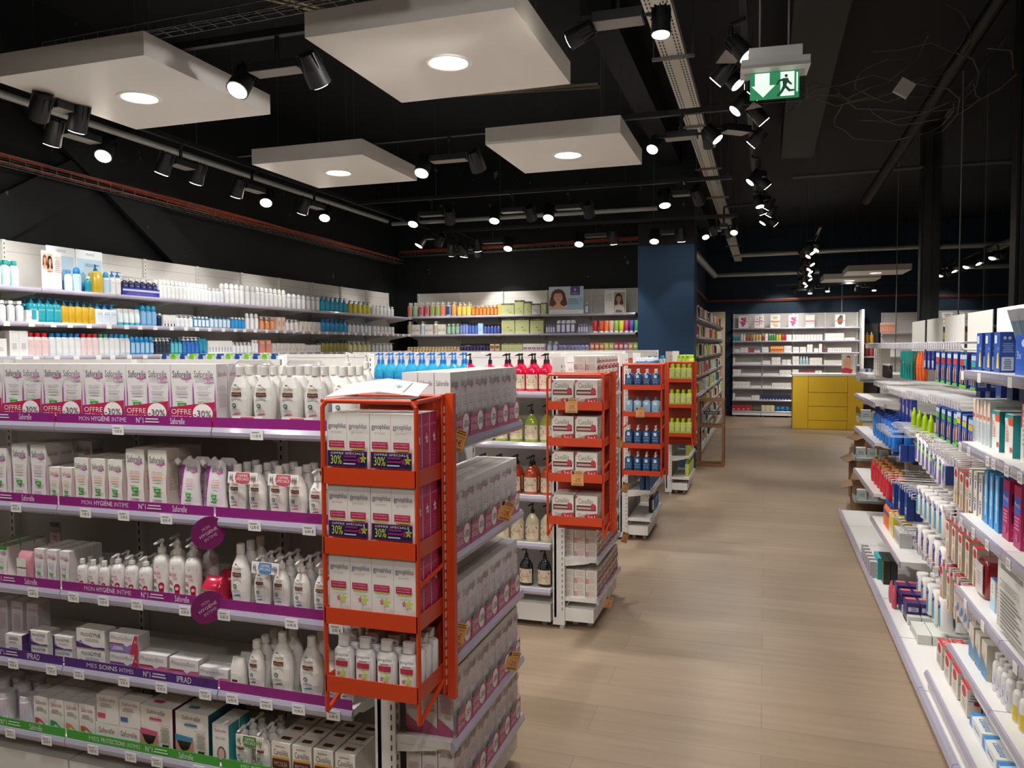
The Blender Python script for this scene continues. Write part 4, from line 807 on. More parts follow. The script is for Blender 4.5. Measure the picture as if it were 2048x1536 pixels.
def offer_tag(p, rz, lab, s=1, tilt=0):
    m = MB().box(-.03*s, .03*s, -.0008, .0008, -.036*s, .036*s, '#e6aa58'); f = lambda a, b, L: (-.03*s+.06*s*a, -.0008-.0003*L, -.036*s+.072*s*b)
    m.decor([('p', [(.03, .97), (.25, .97), (.25, .78), (.14, .72), (.03, .78)], '#3a3547'), ('l', .3, .8, .92, .95, 2, '#6f4a2c'), ('t', 'LA FAMILLE', .3, .64, .9, .72, '#6f4a2c'), ('t', '-2€', .2, .25, .8, .55, '#b23b50'), ('l', .1, .05, .9, .15, 2, '#8d6238')], f)
    m.box(-.034*s, .034*s, -.0022, -.0018, -.04*s, .042*s, mat('#ffffff', .08, 0, 'clear')); o = m.build('offer_tag'); o.location = p; o.rotation_euler = (0, tilt, rz); tag(o, lab, 'price tag', 'small orange offer tags'); return o
ISL = [1.98, 3.97, 5.97, 7.98]
e1 = endcap(ISL[0], 'white end shelving of the nearest gondola, full of pink boxes', HH=1.30)
e2 = endcap(ISL[1], 'white end shelving of the second gondola, stacked with soap packs')
e3 = endcap(ISL[2], 'white end shelving of the third gondola, with blue bottles')
e4 = endcap(ISL[3], 'white end shelving of the fourth gondola, with lime green packs', dx=.11)
# pink packs on the first end cap
XF = -.833
def ecrow(i, z, n, pr, desc, where, back=0, y0=None, y1=None, stack=1, fit=True, skip=()):
    y0 = ISL[i]+.03 if y0 is None else y0; y1 = ISL[i]+.635 if y1 is None else y1; pit = (y1-y0)/n; k = min(1, pit*.985/pr.w)
    for r in range(back+1):
        for j in range(n):
            for q in range(stack):
                if (r, j, q) in skip: continue
                loc = (XF+(.11 if i == 3 else 0)-pr.d*k/2-(pr.d*k+.003)*r, y0+pit*(j+.5), z+q*(pr.h+.001))
                if r == 0 and (n > 1 or stack > 1): lab = f"{desc}, {ordn(j+1)} from near side"+(['', ', upper', ', topmost'][q])+f", {where}"; g = desc+where
                elif r == 0: lab = f"{desc}, {where}"; g = None
                else: lab = f"{desc} in back rows, {where}"; g = desc+where+'back'
                pr.put(loc, math.pi/2, lab, g, (k, k, 1))
TWF = saf_twin(.19, .126, .05, True)
film = mat('#f4f0f2', .12, 0, 'clear')
names5 = ['bottom', 'fourth', 'third', 'second', 'top']
for k, z in enumerate(e1): ecrow(0, z, 5, TWF, 'pink discount wash pack', f'{names5[k]} shelf of nearest end cap', back=2 if k != 0 else 2)
# rack 1
rack(-1.072, -.800, 1.722, 1.925, .56, 1.372, [1.163, .984, .803, .625], 'orange wire rack on the nearest gondola end, filled with white and pink boxes')
def gy(twin=True):
    W2, H = .124, .172; one = [('t', 'gynophilus', .08, .765, .9, .86, '#33365a'), ('t', 'gel moussant', .22, .715, .7, .745, '#b98a7a'), ('r', .1, .50, .82, .60, '#b52b55'), ('t', "Soin d'hygiène", .16, .56, .76, .585, '#e3b9c6'), ('t', 'intime quotidien', .16, .52, .76, .545, '#e3b9c6'), ('r', .18, .475, .78, .497, '#a9bf3a'), ('l', .12, .05, .8, .14, 3, '#4c4d6a')]
    if twin:
        f = sx(one, 0, .5)+sx(one, .5, 1)+[('r', .498, 0, .502, 1, '#b52b55'), ('r', .04, .22, .97, .46, '#b52b55'), ('r', .05, .23, .96, .45, '#231c47'), ('t', 'OFFRE SPÉCIALE', .12, .405, .9, .435, '#d9d6e2'), ('t', '30%', .12, .26, .38, .39, '#c3d43f'), ('l', .42, .31, .74, .39, 2, '#8a2a6a'), ('l', .42, .26, .7, .28, 1, '#b9b6c9')]+flower(.8, .33, .06, .05, '#b52b55')+flower(.9, .35, .08, .07, '#a9bf3a')
    else:
        one = one+flower(.5, .36, .12, .05, '#c2285a')+flower(.72, .36, .2, .08, '#b6cf4a')
        f = one
    pr = [('t', 'gynophilus', .1, .8, .9, .85, '#d9a3b8'), ('l', .25, .2, .8, .45, 6, '#d04a7d'), ('t', 'confort', .05, .02, .95, .09, '#e3dcdc')]+flower(.5, .62, .25, .09, '#e9dde0')
    return carton('intimate_gel_box', 'cosmetic box', W2 if twin else W2/2, .045, H, '#ded8d2', mat('#c02360', .4), front=f, right=pr, left=pr, top='#ddd6cf')
def flower(cx, cy, rx, ry, c):
    it = []
    for k in range(5):
        a = k*2*math.pi/5+.3; ca, sa = math.cos(a), math.sin(a); it.append(('p', [(cx, cy), (cx+rx*.5*ca-rx*.25*sa, cy+ry*.5*sa+ry*.25*ca), (cx+rx*ca, cy+ry*sa), (cx+rx*.5*ca+rx*.25*sa, cy+ry*.5*sa-ry*.25*ca)], c))
    return it
G2 = gy(); G1 = gy(False)
def rrow(x0, x1, yf, z, n, pr, desc, where, back=0, gap=.002):
    pit = (x1-x0)/n; k = min(1, pit*.99/pr.w)
    for r in range(back+1):
        for j in range(n):
            loc = (x0+pit*(j+.5), yf+pr.d/2+(pr.d+gap)*r, z)
            pr.put(loc, 0, (f"{desc}, {ordn(j+1)} from left, {where}" if n > 1 else f"{desc}, {where}") if r == 0 else f"{desc} in back rows, {where}", desc+where+('b' if r else '') if (n > 1 or r) else None, (k, 1, 1))
rrow(-1.057, -.813, 1.731, 1.164, 2, G2, 'white gel box pair with navy discount sticker', 'top tray of nearest rack', 2)
rrow(-1.057, -.813, 1.731, .985, 2, G2, 'white gel box pair with navy discount sticker', 'second tray of nearest rack', 2)
rrow(-1.057, -.813, 1.731, .804, 4, G1, 'white gel box with red and lime flowers', 'third tray of nearest rack', 2)
gt = bottle('gel_bottle', 'bottle', .052, .034, .135, '#e3dfda', '#dcd7d1', 'square', 'flat', .25, n=18, e=2.6, hb=.82, label=(.05, .95, '#e5e1dc', 1.8),
    decor=[('t', 'gynophilus', .12, .78, .88, .88, '#33365a'), ('l', .3, .7, .7, .74, 1, '#b98a7a'), ('r', .15, .54, .85, .68, '#b52b55'), ('r', .2, .51, .8, .535, '#a9bf3a')]+flower(.4, .36, .12, .07, '#c2285a')+flower(.62, .38, .2, .12, '#b6cf4a')+[('l', .15, .05, .8, .2, 3, '#6a6b85')])
rrow(-1.057, -.813, 1.735, .626, 4, gt, 'small white gel bottle with flat cap', 'lowest tray of nearest rack', 3, .006)
# papers lying on top
m = MB(); W_ = '#e6e4df'
V = [(-.12, -.055, .004), (.02, -.06, .018), (.12, -.05, .006), (.115, .07, .030), (.0, .075, .045), (-.105, .07, .03)]
m.add(V+[(a, b, c-.0015) for a, b, c in V], [(0,1,4,5),(1,2,3,4),(11,10,7,6),(10,9,8,7),(0,6,7,1),(1,7,8,2),(2,8,9,3),(3,9,10,4),(4,10,11,5),(5,11,6,0)], W_)
f = lambda a, b, L: (.02+.1*a-.005*b, -.06+.01*a+.13*b, .019-.012*a+.026*b+.0006*L)
m.decor([('r', .32, .38, .38, .6, '#2f8f5f'), ('r', .25, .46, .45, .52, '#2f8f5f'), ('l', .55, .1, .6, .9, 1, '#9a9a95'), ('t', 'SANTÉ', .02, .3, .10, .8, '#4da077')], f)
m.box(-.13, .1, -.055, .04, -.004, -.002, '#dcd9d3')
o = m.build('paper_bags'); o.location = (-.945, 1.80, 1.374); o.rotation_euler.z = .15; tag(o, 'folded white paper bags with green print lying on the orange rack', 'paper bag')
# rack 2
rack(-1.028, -.735, 3.71, 3.915, .56, 1.368, [1.197, 1.018, .842, .628], 'orange wire rack on the second gondola end, with four trays of soap packs')
def soap(w, h, d=.075):
    one = [('t', 'Cavaillès', .14, .72, .8, .9, '#6a5f4c'), ('r', .06, .48, .94, .66, '#5a2c27'), ('l', .1, .53, .8, .60, 1, '#c9a39a'), ('c', .82, .62, .13, .11, '#b9364a'), ('r', 0, .455, 1, .465, '#b8b0a6'), ('t', 'Cavaillès', .14, .25, .7, .38, '#6a5f4c'), ('r', .06, .06, .9, .2, '#5a2c27'), ('p', [(.45, 0), (1, 0), (1, .40), (.45, .34)], '#b82c3c'), ('t', '3+1', .56, .2, .9, .32, '#efe0df'), ('t', 'GRATUIT', .52, .06, .95, .15, '#efe0df'), ('p', [(0, .88), (0, 1), (.12, 1)], '#b82c3c')]
    sd = [('l', .1, .55, .9, .9, 4, '#c3b7aa'), ('r', 0, .455, 1, .465, '#b8b0a6'), ('p', [(0, 0), (.3, 0), (.3, .3), (0, .4)], '#c98a8a'), ('l', .1, .1, .9, .4, 3, '#c3b7aa')]
    return carton('soap_multipack', 'soap pack', w, d, h, '#ddd6cd', front=one, right=sd, left=sd, topd=[('l', .1, .3, .9, .7, 3, '#b9aea1')])
SP = soap(.11, .14)
for k, z in enumerate((1.198, 1.019, .843, .629)): rrow(-1.006, -.768, 3.722, z, 2, SP, 'white soap multipack with red offer corner', f'{["top","second","third","lowest"][k]} tray of second rack', 1)
offer_tag((-.898, 3.7075, 1.215), 0, 'orange offer tag reading minus two euros, top tray of second rack')
offer_tag((-.868, 3.7075, .858), 0, 'orange offer tag reading minus two euros, third tray of second rack')
SP2 = soap(.1, .07, .06)
for k, z in enumerate(e2):
    nm = f'{names5[k]} shelf of second end cap'
    ecrow(1, z, 6, SP2, 'white and red soap multipack', nm, back=2 if k < 2 else 1, stack=[2, 2, 3, 3, 3][k] if k else 2)
# tags on the shelf ends
for u, v, x, k in ((915, 880, -.81, 'first gondola end, top shelf near corner'), (1012, 1022, -.79, 'first gondola end, second shelf far corner'), (915, 1268, -.80, 'first gondola end, fourth shelf near corner'), (1026, 1322, -.79, 'first gondola end, fourth shelf far corner'),
                   (1220, 795, -.80, 'second gondola end, top shelf'), (1238, 885, -.79, 'second gondola end, second shelf'), (1250, 975, -.79, 'second gondola end, third shelf'), (1250, 1075, -.79, 'second gondola end, fourth shelf'), (1217, 1205, -.80, 'second gondola end, lowest shelf')):
    offer_tag(P(u, v, x=x-.003), .9, f'hanging orange offer tag, {k}', .85, .35)
# rack 3 and 4
rack(-1.0, -.705, 5.70, 5.92, .535, 1.372, [1.19, .993, .76, .55+.01], 'orange wire rack on the third gondola end, holding blue bottles', .03)
BL = lambda h, w=.058, c='#174a78', cap='#e3e4e2', top='spray': bottle('micellar_bottle', 'bottle', w, .04, h, c, cap, 'square', top, .15, True, e=3, label=(.1, .93, c, 1.7), decor=[('r', .38, .70, .62, .92, '#cfdbe4'), ('t', 'EFFACLAR', .15, .5, .85, .6, '#9fc0dc'), ('l', .2, .3, .8, .42, 3, '#7fa5c6'), ('r', .05, 0, .95, .12, '#6b93b8')], n=14, capr=.009)
b1 = BL(.145); b2 = BL(.135, c='#8fb4cc', cap='#3f6f86', top='cap')
rrow(-.985, -.725, 5.715, 1.191, 4, b1, 'dark blue spray bottle', 'top tray of third rack', 1)
rrow(-.985, -.725, 5.715, .994, 4, b2, 'clear bottle with blue label and grey cap', 'second tray of third rack', 1)
rrow(-.985, -.725, 5.715, .761, 4, BL(.16, top='pump'), 'dark blue pump bottle', 'third tray of third rack', 1)
rrow(-.985, -.725, 5.715, .561, 4, BL(.165, top='pump'), 'dark blue pump bottle', 'lowest tray of third rack', 1)
offer_tag((-.865, 5.6975, 1.02), 0, 'orange offer tag reading minus two euros, second tray of third rack')
ecrow(2, e3[4], 8, BL(.17, .065, '#1d5a94', top='cap'), 'blue bottle with white cap', 'top shelf of third end cap', 2)
ecrow(2, e3[3], 8, BL(.15, .06, '#2a7ab4', top='cap'), 'light blue bottle', 'second shelf of third end cap', 2)
ecrow(2, e3[2], 8, BL(.16, .06, '#1d5a94', top='cap'), 'deep blue bottle', 'third shelf of third end cap', 2)
ecrow(2, e3[1], 7, BL(.15, .065, '#1d4f80', top='cap'), 'navy bottle with barcode label', 'fourth shelf of third end cap', 1)
blk = bottle('dark_bottle', 'bottle', .05, .04, .15, '#10201c', '#1b1f1e', 'straight', 'cap', .2, True, label=(.2, .8, '#cfc7b5'), decor=lines())
ecrow(2, e3[0], 1, blk, 'near black green bottle standing alone', 'lowest shelf of third end cap', y0=6.18, y1=6.26)
ecrow(2, e3[0], 4, BL(.14, .055, '#2c5f94', top='cap'), 'blue and white bottle', 'lowest shelf of third end cap', y0=6.28, y1=6.55)
rack(-.93, -.665, 7.75, 7.925, .515, 1.345, [1.155, .905, .62], 'orange wire rack on the fourth gondola end, holding lime green bottles', .03)
LG = lambda h: bottle('shampoo_twin_pack', 'bottle', .062, .04, h, '#bcc65a', '#a6cf2e', 'slab', 'cap', .3, e=4, hb=.78, label=(.05, .8, '#c7cd79', 1.6), decor=[('l', .15, .5, .8, .8, 3, '#8a9a3c'), ('c', .5, .3, .2, .12, '#a9b54c'), ('p', [(.6, 1), (1, 1), (1, .7)], '#d9dcc0')], n=14, capr=.017)
lg = LG(.17)
for k, z in enumerate((1.156, .906, .621)): rrow(-.895, -.675, 7.765, z, 4, lg, 'lime green shampoo bottle', f'{["top","second","lowest"][k]} tray of fourth rack', 1)
for k in (4, 3, 2, 1, 0): ecrow(3, e4[k], 6, lg, 'lime green shampoo bottle', f'{names5[k]} shelf of fourth end cap', 2 if k > 2 else 0)
# ---------------- gondola bodies behind ----------------
def island(i, n, nm, right=True, shx=ZR):
    x1 = -1.07; y0 = ISL[i]; bs = []
    for k in range(n): bs.append(bay((x1-.62*(k+1), y0+.335, 0), 0, .62, 1.463, shx, .35, f"white shelving bay of the {nm} gondola, {ordn(k+1)} from its aisle end", lastpost=(k == 0), firstpost=True, group=f'bays of the {nm} gondola'))
island(1, 4, 'second'); island(2, 4, 'third'); island(3, 4, 'fourth')
Y2 = 3.975+.01
marse = lambda c, lid='#17181a', lc='#dfcdb2': bottle('liquid_soap_bottle', 'bottle', .078, .05, .205, c, lid, 'round', 'pump', .08, True, hb=.74, label=(.10, .60, lc, 2.2), decor=[('p', [(.1, .78), (.2, .92), (.5, .97), (.8, .92), (.9, .78), (.85, .70), (.15, .70)], '#3b3f47'), ('t', 'COMPTOIR DU BAIN', .16, .77, .84, .86, '#d9d2c5'), ('l', .3, .58, .7, .64, 1, '#8d7a68'), ('t', 'Marseille', .22, .42, .78, .54, '#a3705a'), ('l', .2, .1, .8, .32, 3, '#b39d84'), ('c', .14, .32, .05, .06, '#a34040')], n=22, capr=.011, fill=(.62, c), facing=-.9)
G2w = lambda s: f'{s} shelf of second gondola'
row('S', Y2, zs[4], 790, 918, 998, 2, marse('#c9163f'), 'red soap bottle half hidden by boxes', G2w('top'))
row('S', Y2, zs[4], 790, 998, 1102, 4, marse('#c9163f'), 'red liquid soap bottle with black pump', G2w('top'), back=1)
row('S', Y2, zs[3], 890, 928, 1107, 6, marse('#8fa23a'), 'green liquid soap bottle with black pump', G2w('second'))
row('S', Y2, zs[2], 1000, 945, 1110, 5, marse('#b64420'), 'amber red liquid soap bottle with black pump', G2w('third'), back=1)
row('S', Y2, zs[1], 1093, 960, 1108, 5, marse('#c9c4a0'), 'clear pale liquid soap bottle with black pump', G2w('fourth'))
row('S', Y2, zs[0], 1195, 996, 1106, 3, marse('#161d1c'), 'black liquid soap bottle with black pump', G2w('bottom'))
blu = bottle('liquid_soap_bottle', 'bottle', .075, .05, .21, '#2b9cc4', '#1b6cc0', 'round', 'pump', .08, True, hb=.72, label=(.1, .5, '#2378c0', 2.0), decor=[('t', 'mousse', .2, .5, .8, .75, '#d7e9f6'), ('l', .2, .2, .8, .35, 2, '#d7e9f6')], n=18, capr=.011, facing=-1.0)
row('S', Y2+.02, zs[4], 780, 745, 935, 9, blu, 'turquoise soap bottle with blue pump', G2w('top'), back=1)
wj = bottle('cream_jar', 'jar', .05, .05, .05, '#e6e4e2', '#eceae7', 'slab', 'cap', .3, hb=.6, capr=.026)
row('S', Y2-.045, zs[4], 770, 760, 800, 2, wj, 'white cream jar before the blue pumps', G2w('top'), stack=1)
# third and fourth gondola tops
Y3 = 5.985; G3w = 'top shelf of third gondola'; wbx = carton('cosmetic_box', 'cosmetic box', .06, .05, .12, '#e4dfdc', front=[('r', 0, .93, 1, .97, '#c9838c'), ('l', .2, .4, .8, .6, 3, '#c7a7a7')])
row('S', Y3, zs[4], 740, 1108, 1152, 2, wbx, 'white box with fine red edge', G3w); 
pkb = carton('cosmetic_box', 'cosmetic box', .06, .05, .105, '#ded9d5', front=[('c', .3, .62, .22, .16, '#c88ca3'), ('c', .3, .62, .1, .07, '#a7476b'), ('l', .4, .25, .9, .5, 3, '#b9b0ab')])
row('S', Y3, zs[4], 740, 1153, 1190, 2, pkb, 'white box with a pink flower', G3w)
pkc = bottle('mouthwash_bottle', 'bottle', .07, .045, .13, '#8f2547', '#d9d0d2', 'slab', 'cap', .1, True, e=4, hb=.84, label=(.15, .85, '#dcd3cf', 1.3), decor=[('c', .5, .65, .25, .2, '#c88ca3'), ('l', .2, .15, .8, .3, 2, '#4a3b40')], capr=.02)
row('S', Y3, zs[4], 740, 1191, 1240, 2, pkc, 'dark pink bottle with a flower label', G3w)
orb = carton('cosmetic_box', 'cosmetic box', .06, .05, .12, '#d9642c', front=[('r', .1, .6, .9, .85, '#e38a52'), ('l', .2, .2, .8, .45, 3, '#eec0a0')])
row('S', 8.0, zs[4], 730, 1241, 1292, 4, orb, 'orange carton', 'top shelf of fourth gondola')
row('S', 8.0, zs[4], 730, 1293, 1330, 3, bottle('blue_capped_bottle', 'bottle', .06, .05, .14, '#bfd7e4', '#36a9cf', 'square', 'cap', .2, e=3, capr=.02), 'pale bottle with turquoise cap', 'top shelf of fourth gondola')
ndk = bottle('dark_blue_bottle', 'bottle', .065, .045, .15, '#1b2a52', '#d9d9dc', 'square', 'cap', .2, True, e=3, capr=.018, label=(.1, .8, '#2b3c70'), decor=lines('#9aa7cc'))
row('S', 8.0, zs[0], 960, 1232, 1252, 1, ndk, 'navy bottle low down', 'bottom shelf of fourth gondola')
# low-rise wall of row dispensers seen over the nearest gondola
m_ = None
def dispenser(k, u0_, u1_):
    a = P(u0_, 712, y=4.10); b = P(u1_, 712, y=4.10); r = empty('toothbrush_dispenser', ((a.x+b.x)/2, 4.12, zs[4])); h = .193; w_ = (b.x-a.x)*.96
    b_ = MB().box(-w_/2, w_/2, -.03, .03, 0, h, '#cfd6de', top='#8fa3b8'); b_.build('tray_body', r)
    MB().box(-w_*.25, w_*.25, -.036, -.031, h-.035, h-.002, ['#1c4c92', '#7fc028'][k % 2]).box(-w_*.18, w_*.18, -.036, .0, h, h+.012, ['#1c4c92', '#7fc028'][k % 2]).build('coloured_clip', r)
    tag(r, f"small grey dispenser with {['blue','green'][k%2]} clip above the pink boxes, {ordn(k+1)} from left", 'dispenser', 'row of dispensers behind the nearest gondola')
for k in range(13): dispenser(k, 322+k*18.2, 322+(k+1)*18.2)
# ================= left wall =================
LX = -4.85; ZL = [.40, .72, 1.03, 1.20, 1.43, 1.65, 1.872]
ZL = [.15, .50, .83, 1.13, 1.43, 1.65, 1.872]
k = 0; y = 2.05
while y < 9.2:
    tg = [[]]*4+[[(f, '') for f in (.15, .4, .7, .9)], [(f, '') for f in (.12, .33, .58, .86)], []]
    bay((LX, y, 0), math.pi/2, .622, 2.235, ZL, .35, f"white tall shelving bay along the left wall, {ordn(k+1)} from the near end", tags=tg, lastpost=(y+.622 > 9.2), group='bays along the left wall', back='#d3d0cc'); y += .622; k += 1
XL = -4.515; zt, zm, zb = 1.9025, 1.6805, 1.4605
WT, WM, WB_ = 'top shelf of left wall', 'middle shelf of left wall', 'third shelf of left wall'
def B(nm, w, h, c, cap, shape='straight', top='cap', lab=None, txt=None, liquid=False, d=None, e=2.0, capr=None, fill=None, tc='#6a7a88'):
    return bottle(nm, 'bottle', w, d or w*.8, h, c, cap, shape, top, .25, liquid, e, label=(.12, .8, lab, 1.7) if lab else None, decor=(lines('#9aa5ad', txt, tc) if lab else ()), n=12, small=False, capr=capr, fill=fill)
def Cx(w, h, c, band=None, txt=None, tc='#777777', d=.05):
    return carton('cosmetic_box', 'cosmetic box', w, d, h, c, front=([('r',)+band] if band else [])+[('l', .2, .3, .8, .5, 3, '#a9a9a9')]+([('t', txt, .12, .68, .88, .78, tc)] if txt else []))
L = lambda z, v, a, b, n, pr, ds, wh, back=1: row('E', XL, z, v, a, b, n, pr, ds, wh, back=back)
L(zt, 555, -30, 42, 4, B('tonic_bottle', .055, .16, '#bfe3e0', '#2f9c98', lab='#dff0ee', txt='URIAGE'), 'pale aqua bottle with teal cap', WT)
def person_print(cx, cy, s, hair='#5a2e22', skin='#d9a184'):
    """a printed portrait: hair, face, neck, brows, eyes, nose and mouth"""
    E_ = lambda x, y, a, b, c: ('c', cx+x*s, cy+y*s, a*s, b*s, c)
    return [E_(0, .04, .34, .44, hair), ('p', [(cx-.36*s, cy), (cx-.42*s, cy-.5*s), (cx-.1*s, cy-.62*s), (cx+.2*s, cy-.6*s), (cx+.44*s, cy-.45*s), (cx+.36*s, cy)], hair), ('p', [(cx-.45*s, cy-.72*s), (cx-.12*s, cy-.45*s), (cx+.12*s, cy-.45*s), (cx+.45*s, cy-.72*s)], skin), ('r', cx-.1*s, cy-.5*s, cx+.1*s, cy-.2*s, skin), E_(0, -.02, .21, .30, skin), ('p', [(cx-.2*s, cy+.2*s), (cx, cy+.36*s), (cx+.22*s, cy+.18*s), (cx+.1*s, cy+.22*s)], hair),
            E_(-.09, .05, .04, .018, '#3b2a26'), E_(.09, .05, .04, .018, '#3b2a26'), ('r', cx-.14*s, cy+.10*s, cx-.05*s, cy+.115*s, '#4a2c22'), ('r', cx+.05*s, cy+.10*s, cx+.14*s, cy+.115*s, '#4a2c22'), ('p', [(cx-.02*s, cy+.02*s), (cx+.03*s, cy-.07*s), (cx-.03*s, cy-.07*s)], '#c48a70'), E_(0, -.15, .07, .022, '#b0524e')]
def poster(name, u0_, u1_, v0, v1, label, items, base, face='E', pl=XL, th=.006, lean=0, dy=0, zfix=None):
    if face == 'E': a = P(u0_, v1, x=pl); b = P(u1_, v1, x=pl); c = P((u0_+u1_)/2, v0, x=pl); w_ = abs(b.y-a.y); zb_ = zfix or (a.z+b.z)/2; rz = math.pi/2; loc = (pl, (a.y+b.y)/2, zb_)
    else: a = P(u0_, v1, y=pl); b = P(u1_, v1, y=pl); c = P((u0_+u1_)/2, v0, y=pl); w_ = abs(b.x-a.x); zb_ = zfix or (a.z+b.z)/2; rz = 0; loc = ((a.x+b.x)/2, pl, zb_)
    h = c.z-zb_; m = MB().box(-w_/2, w_/2, 0, th, 0, h, base); m.decor(items, lambda x, y_, L: (-w_/2+w_*x, -.0004*L, h*y_)); o = m.build(name); o.location = loc; o.rotation_euler = (lean, 0, rz); tag(o, label, 'display card'); return o
mt = ['#b8d2e2', '#8fb4cf']
mount = [('r', .03, .02, .97, .80, '#b3cddd'), ('p', [(.03, .02), (.03, .38), (.25, .5), (.4, .36), (.6, .52), (.8, .35), (.97, .46), (.97, .02)], '#7ea6c4'), ('p', [(.03, .02), (.03, .2), (.4, .28), (.97, .15), (.97, .02)], '#3b78b5')]
poster('backdrop_card', 95, 151, 494, 572, 'pale blue mountain backdrop card on left wall top shelf, left one', mount+[('t', 'URIAGE', .35, .88, .68, .94, '#8a9096'), ('t', 'URIAGE', .1, .62, .5, .70, '#6d8296')], '#dfe3e6', pl=XL-.12, zfix=zt)
poster('backdrop_card', 154, 206, 502, 576, 'pale blue mountain backdrop card on left wall top shelf, right one', mount+[('t', 'URIAGE', .35, .88, .68, .94, '#8a9096'), ('t', 'URIAGE', .3, .62, .7, .70, '#6d8296')], '#dfe3e6', pl=XL-.12, zfix=zt)
poster('portrait_card', 85, 124, 503, 574, 'tall cream display card with two faces on left wall top shelf', [('r', .03, .52, .55, .93, '#d6b8a6')]+person_print(.15, .76, .28, '#6b4a3a')+person_print(.38, .72, .34, '#2b1f1e')+[('t', 'URIAGE', .6, .82, .92, .87, '#9a8f8a'), ('l', .6, .5, .9, .78, 6, '#b5aba5'), ('r', 0, 0, 1, .02, '#d07088')], '#e8dfdb', pl=XL-.04, zfix=zt)
L(zt, 575, 134, 150, 1, B('micellar_bottle', .055, .14, '#cfe0ea', '#3a8ec2', lab='#e3edf2'), 'clear micellar bottle before the left backdrop', WT, 0)
L(zt, 577, 151, 168, 1, B('spray_bottle', .06, .165, '#c3dcec', '#1a86c8', top='dome', lab='#b7d3e6'), 'pale blue mist bottle before the right backdrop', WT, 0)
L(zt, 579, 173, 187, 1, B('small_bottle', .045, .11, '#1b93a8', '#e6e6e4'), 'small teal bottle with white cap', WT, 0)
L(zt, 580, 188, 210, 1, B('oil_pump_bottle', .085, .20, '#c9a92f', '#12708f', 'square', 'pump', liquid=True, e=4, capr=.014), 'amber oil bottle with teal pump', WT, 0)
L(zt, 583, 210, 223, 1, B('spray_bottle', .05, .155, '#c3dcec', '#1a9ac8', top='dome', lab='#b7d3e6'), 'pale blue bottle with turquoise dome cap', WT, 0)
L(zt, 585, 223, 245, 2, B('lotion_pump_bottle', .048, .165, '#e4e6e6', '#1a86c8', top='pump', lab='#e9ebeb', txt='Eau', tc='#d98a8a'), 'white lotion bottle beside amber oil', WT, 0)
nav = B('pump_bottle', .05, .145, '#23284f', '#e3e1df', 'straight', 'pump', '#2a3060', 'URIAGE', tc='#cdd0e3')
L(zt, 590, 247, 318, 6, nav, 'navy pump bottle in blue display tray', WT)
poster('blue_display_tray', 246, 319, 577, 592, 'dark blue cardboard display tray holding navy pump bottles', [('r', 0, .55, 1, .8, '#c9c9da'), ('l', .1, .15, .9, .4, 2, '#6d72b8')], '#2a2f9a', pl=XL+.008, zfix=zt)
wb1 = B('thermal_spray_can', .05, .145, '#e3e4e4', '#eceeee', top='dome', lab='#e6e8ea'); wb1b = B('lotion_bottle', .05, .12, '#e3e4e4', '#eceeee', lab='#dde4ee'); wb2 = B('thermal_spray_can', .056, .175, '#e6e7e7', '#f0f0f0', top='dome', lab='#eaebeb')
L(zt, 600, 320, 418, 13, wb1, 'white spray can with blue mark', WT); L(zt, 605, 418, 450, 4, wb1b, 'short white lotion bottle', WT)
L(zt, 608, 452, 492, 4, wb2, 'tall white mist can with pale label', WT); L(zt, 615, 494, 575, 9, wb2, 'tall plain white can', WT); L(zt, 620, 576, 643, 7, B('lotion_bottle', .055, .145, '#e6e7e7', '#f0f0f0', top='dome'), 'plain white bottle', WT)
bp_ = B('gel_pump_bottle', .075, .16, '#1aa5cf', '#1878b8', 'round', 'pump', '#2fb3da', 'URIAGE', True, capr=.013); yp = B('oil_pump_bottle', .07, .145, '#c7bd52', '#2b7fa8', 'square', 'pump', liquid=True, e=3, capr=.013)
L(zt, 622, 644, 697, 6, bp_, 'turquoise gel pump bottle', WT); L(zt, 628, 698, 744, 5, yp, 'yellow oil pump bottle', WT); L(zt, 632, 746, 791, 6, B('lotion_bottle', .06, .12, '#dcdddd', '#e8e8e8'), 'small white bottle near the corner', WT)
# middle shelf
L(zm, 632, -20, 52, 4, B('clear_bottle', .05, .13, '#d3d6d6', '#e9e9e8', lab='#e2e3e3'), 'white labelled bottle with white cap', WM)
L(zm, 635, 53, 77, 1, Cx(.09, .075, '#e0dfdd'), 'stacked white carton', WM, 0)
L(zm, 635, 60, 125, 4, B('gel_pump_bottle', .08, .165, '#1593a6', '#0f6a86', 'square', 'pump', '#23a0b0', 'URIAGE', True, e=4, tc='#cfe9ec'), 'teal gel pump bottle', WM)
L(zm, 638, 126, 192, 5, B('oil_pump_bottle', .075, .155, '#c29c22', '#15607c', 'square', 'pump', liquid=True, e=4), 'golden oil pump bottle', WM)
L(zm, 642, 193, 236, 3, B('milk_pump_bottle', .08, .145, '#dfe5e8', '#1a86c8', 'square', 'pump', '#d0dee8', 'URIAGE', e=4), 'white bottle with blue wave', WM)
L(zm, 643, 238, 283, 4, tube('cream_tube', 'tube', .05, .035, .12, '#dfe3e4', '#1fb0cf', '#bfe3ec', decor=lines()), 'white and turquoise cream tube', WM)
L(zm, 646, 284, 316, 3, B('mist_can', .06, .155, '#6ea4cf', '#1fa0d0', top='dome', lab='#7fb0d8'), 'blue mist can', WM)
L(zm, 650, 318, 326, 1, B('cream_bottle', .04, .10, '#1c2a52', '#e3e3e3'), 'slim navy bottle', WM); L(zm, 650, 327, 352, 4, Cx(.045, .09, '#e0e0de', (.3, 0, .7, .25, '#23406f')), 'white box with navy foot', WM)
L(zm, 652, 353, 388, 4, B('lotion_pump_bottle', .048, .10, '#e0e2e3', '#eeeeee', 'straight', 'pump', '#dfe6ee'), 'white pump lotion with blue stripe', WM)
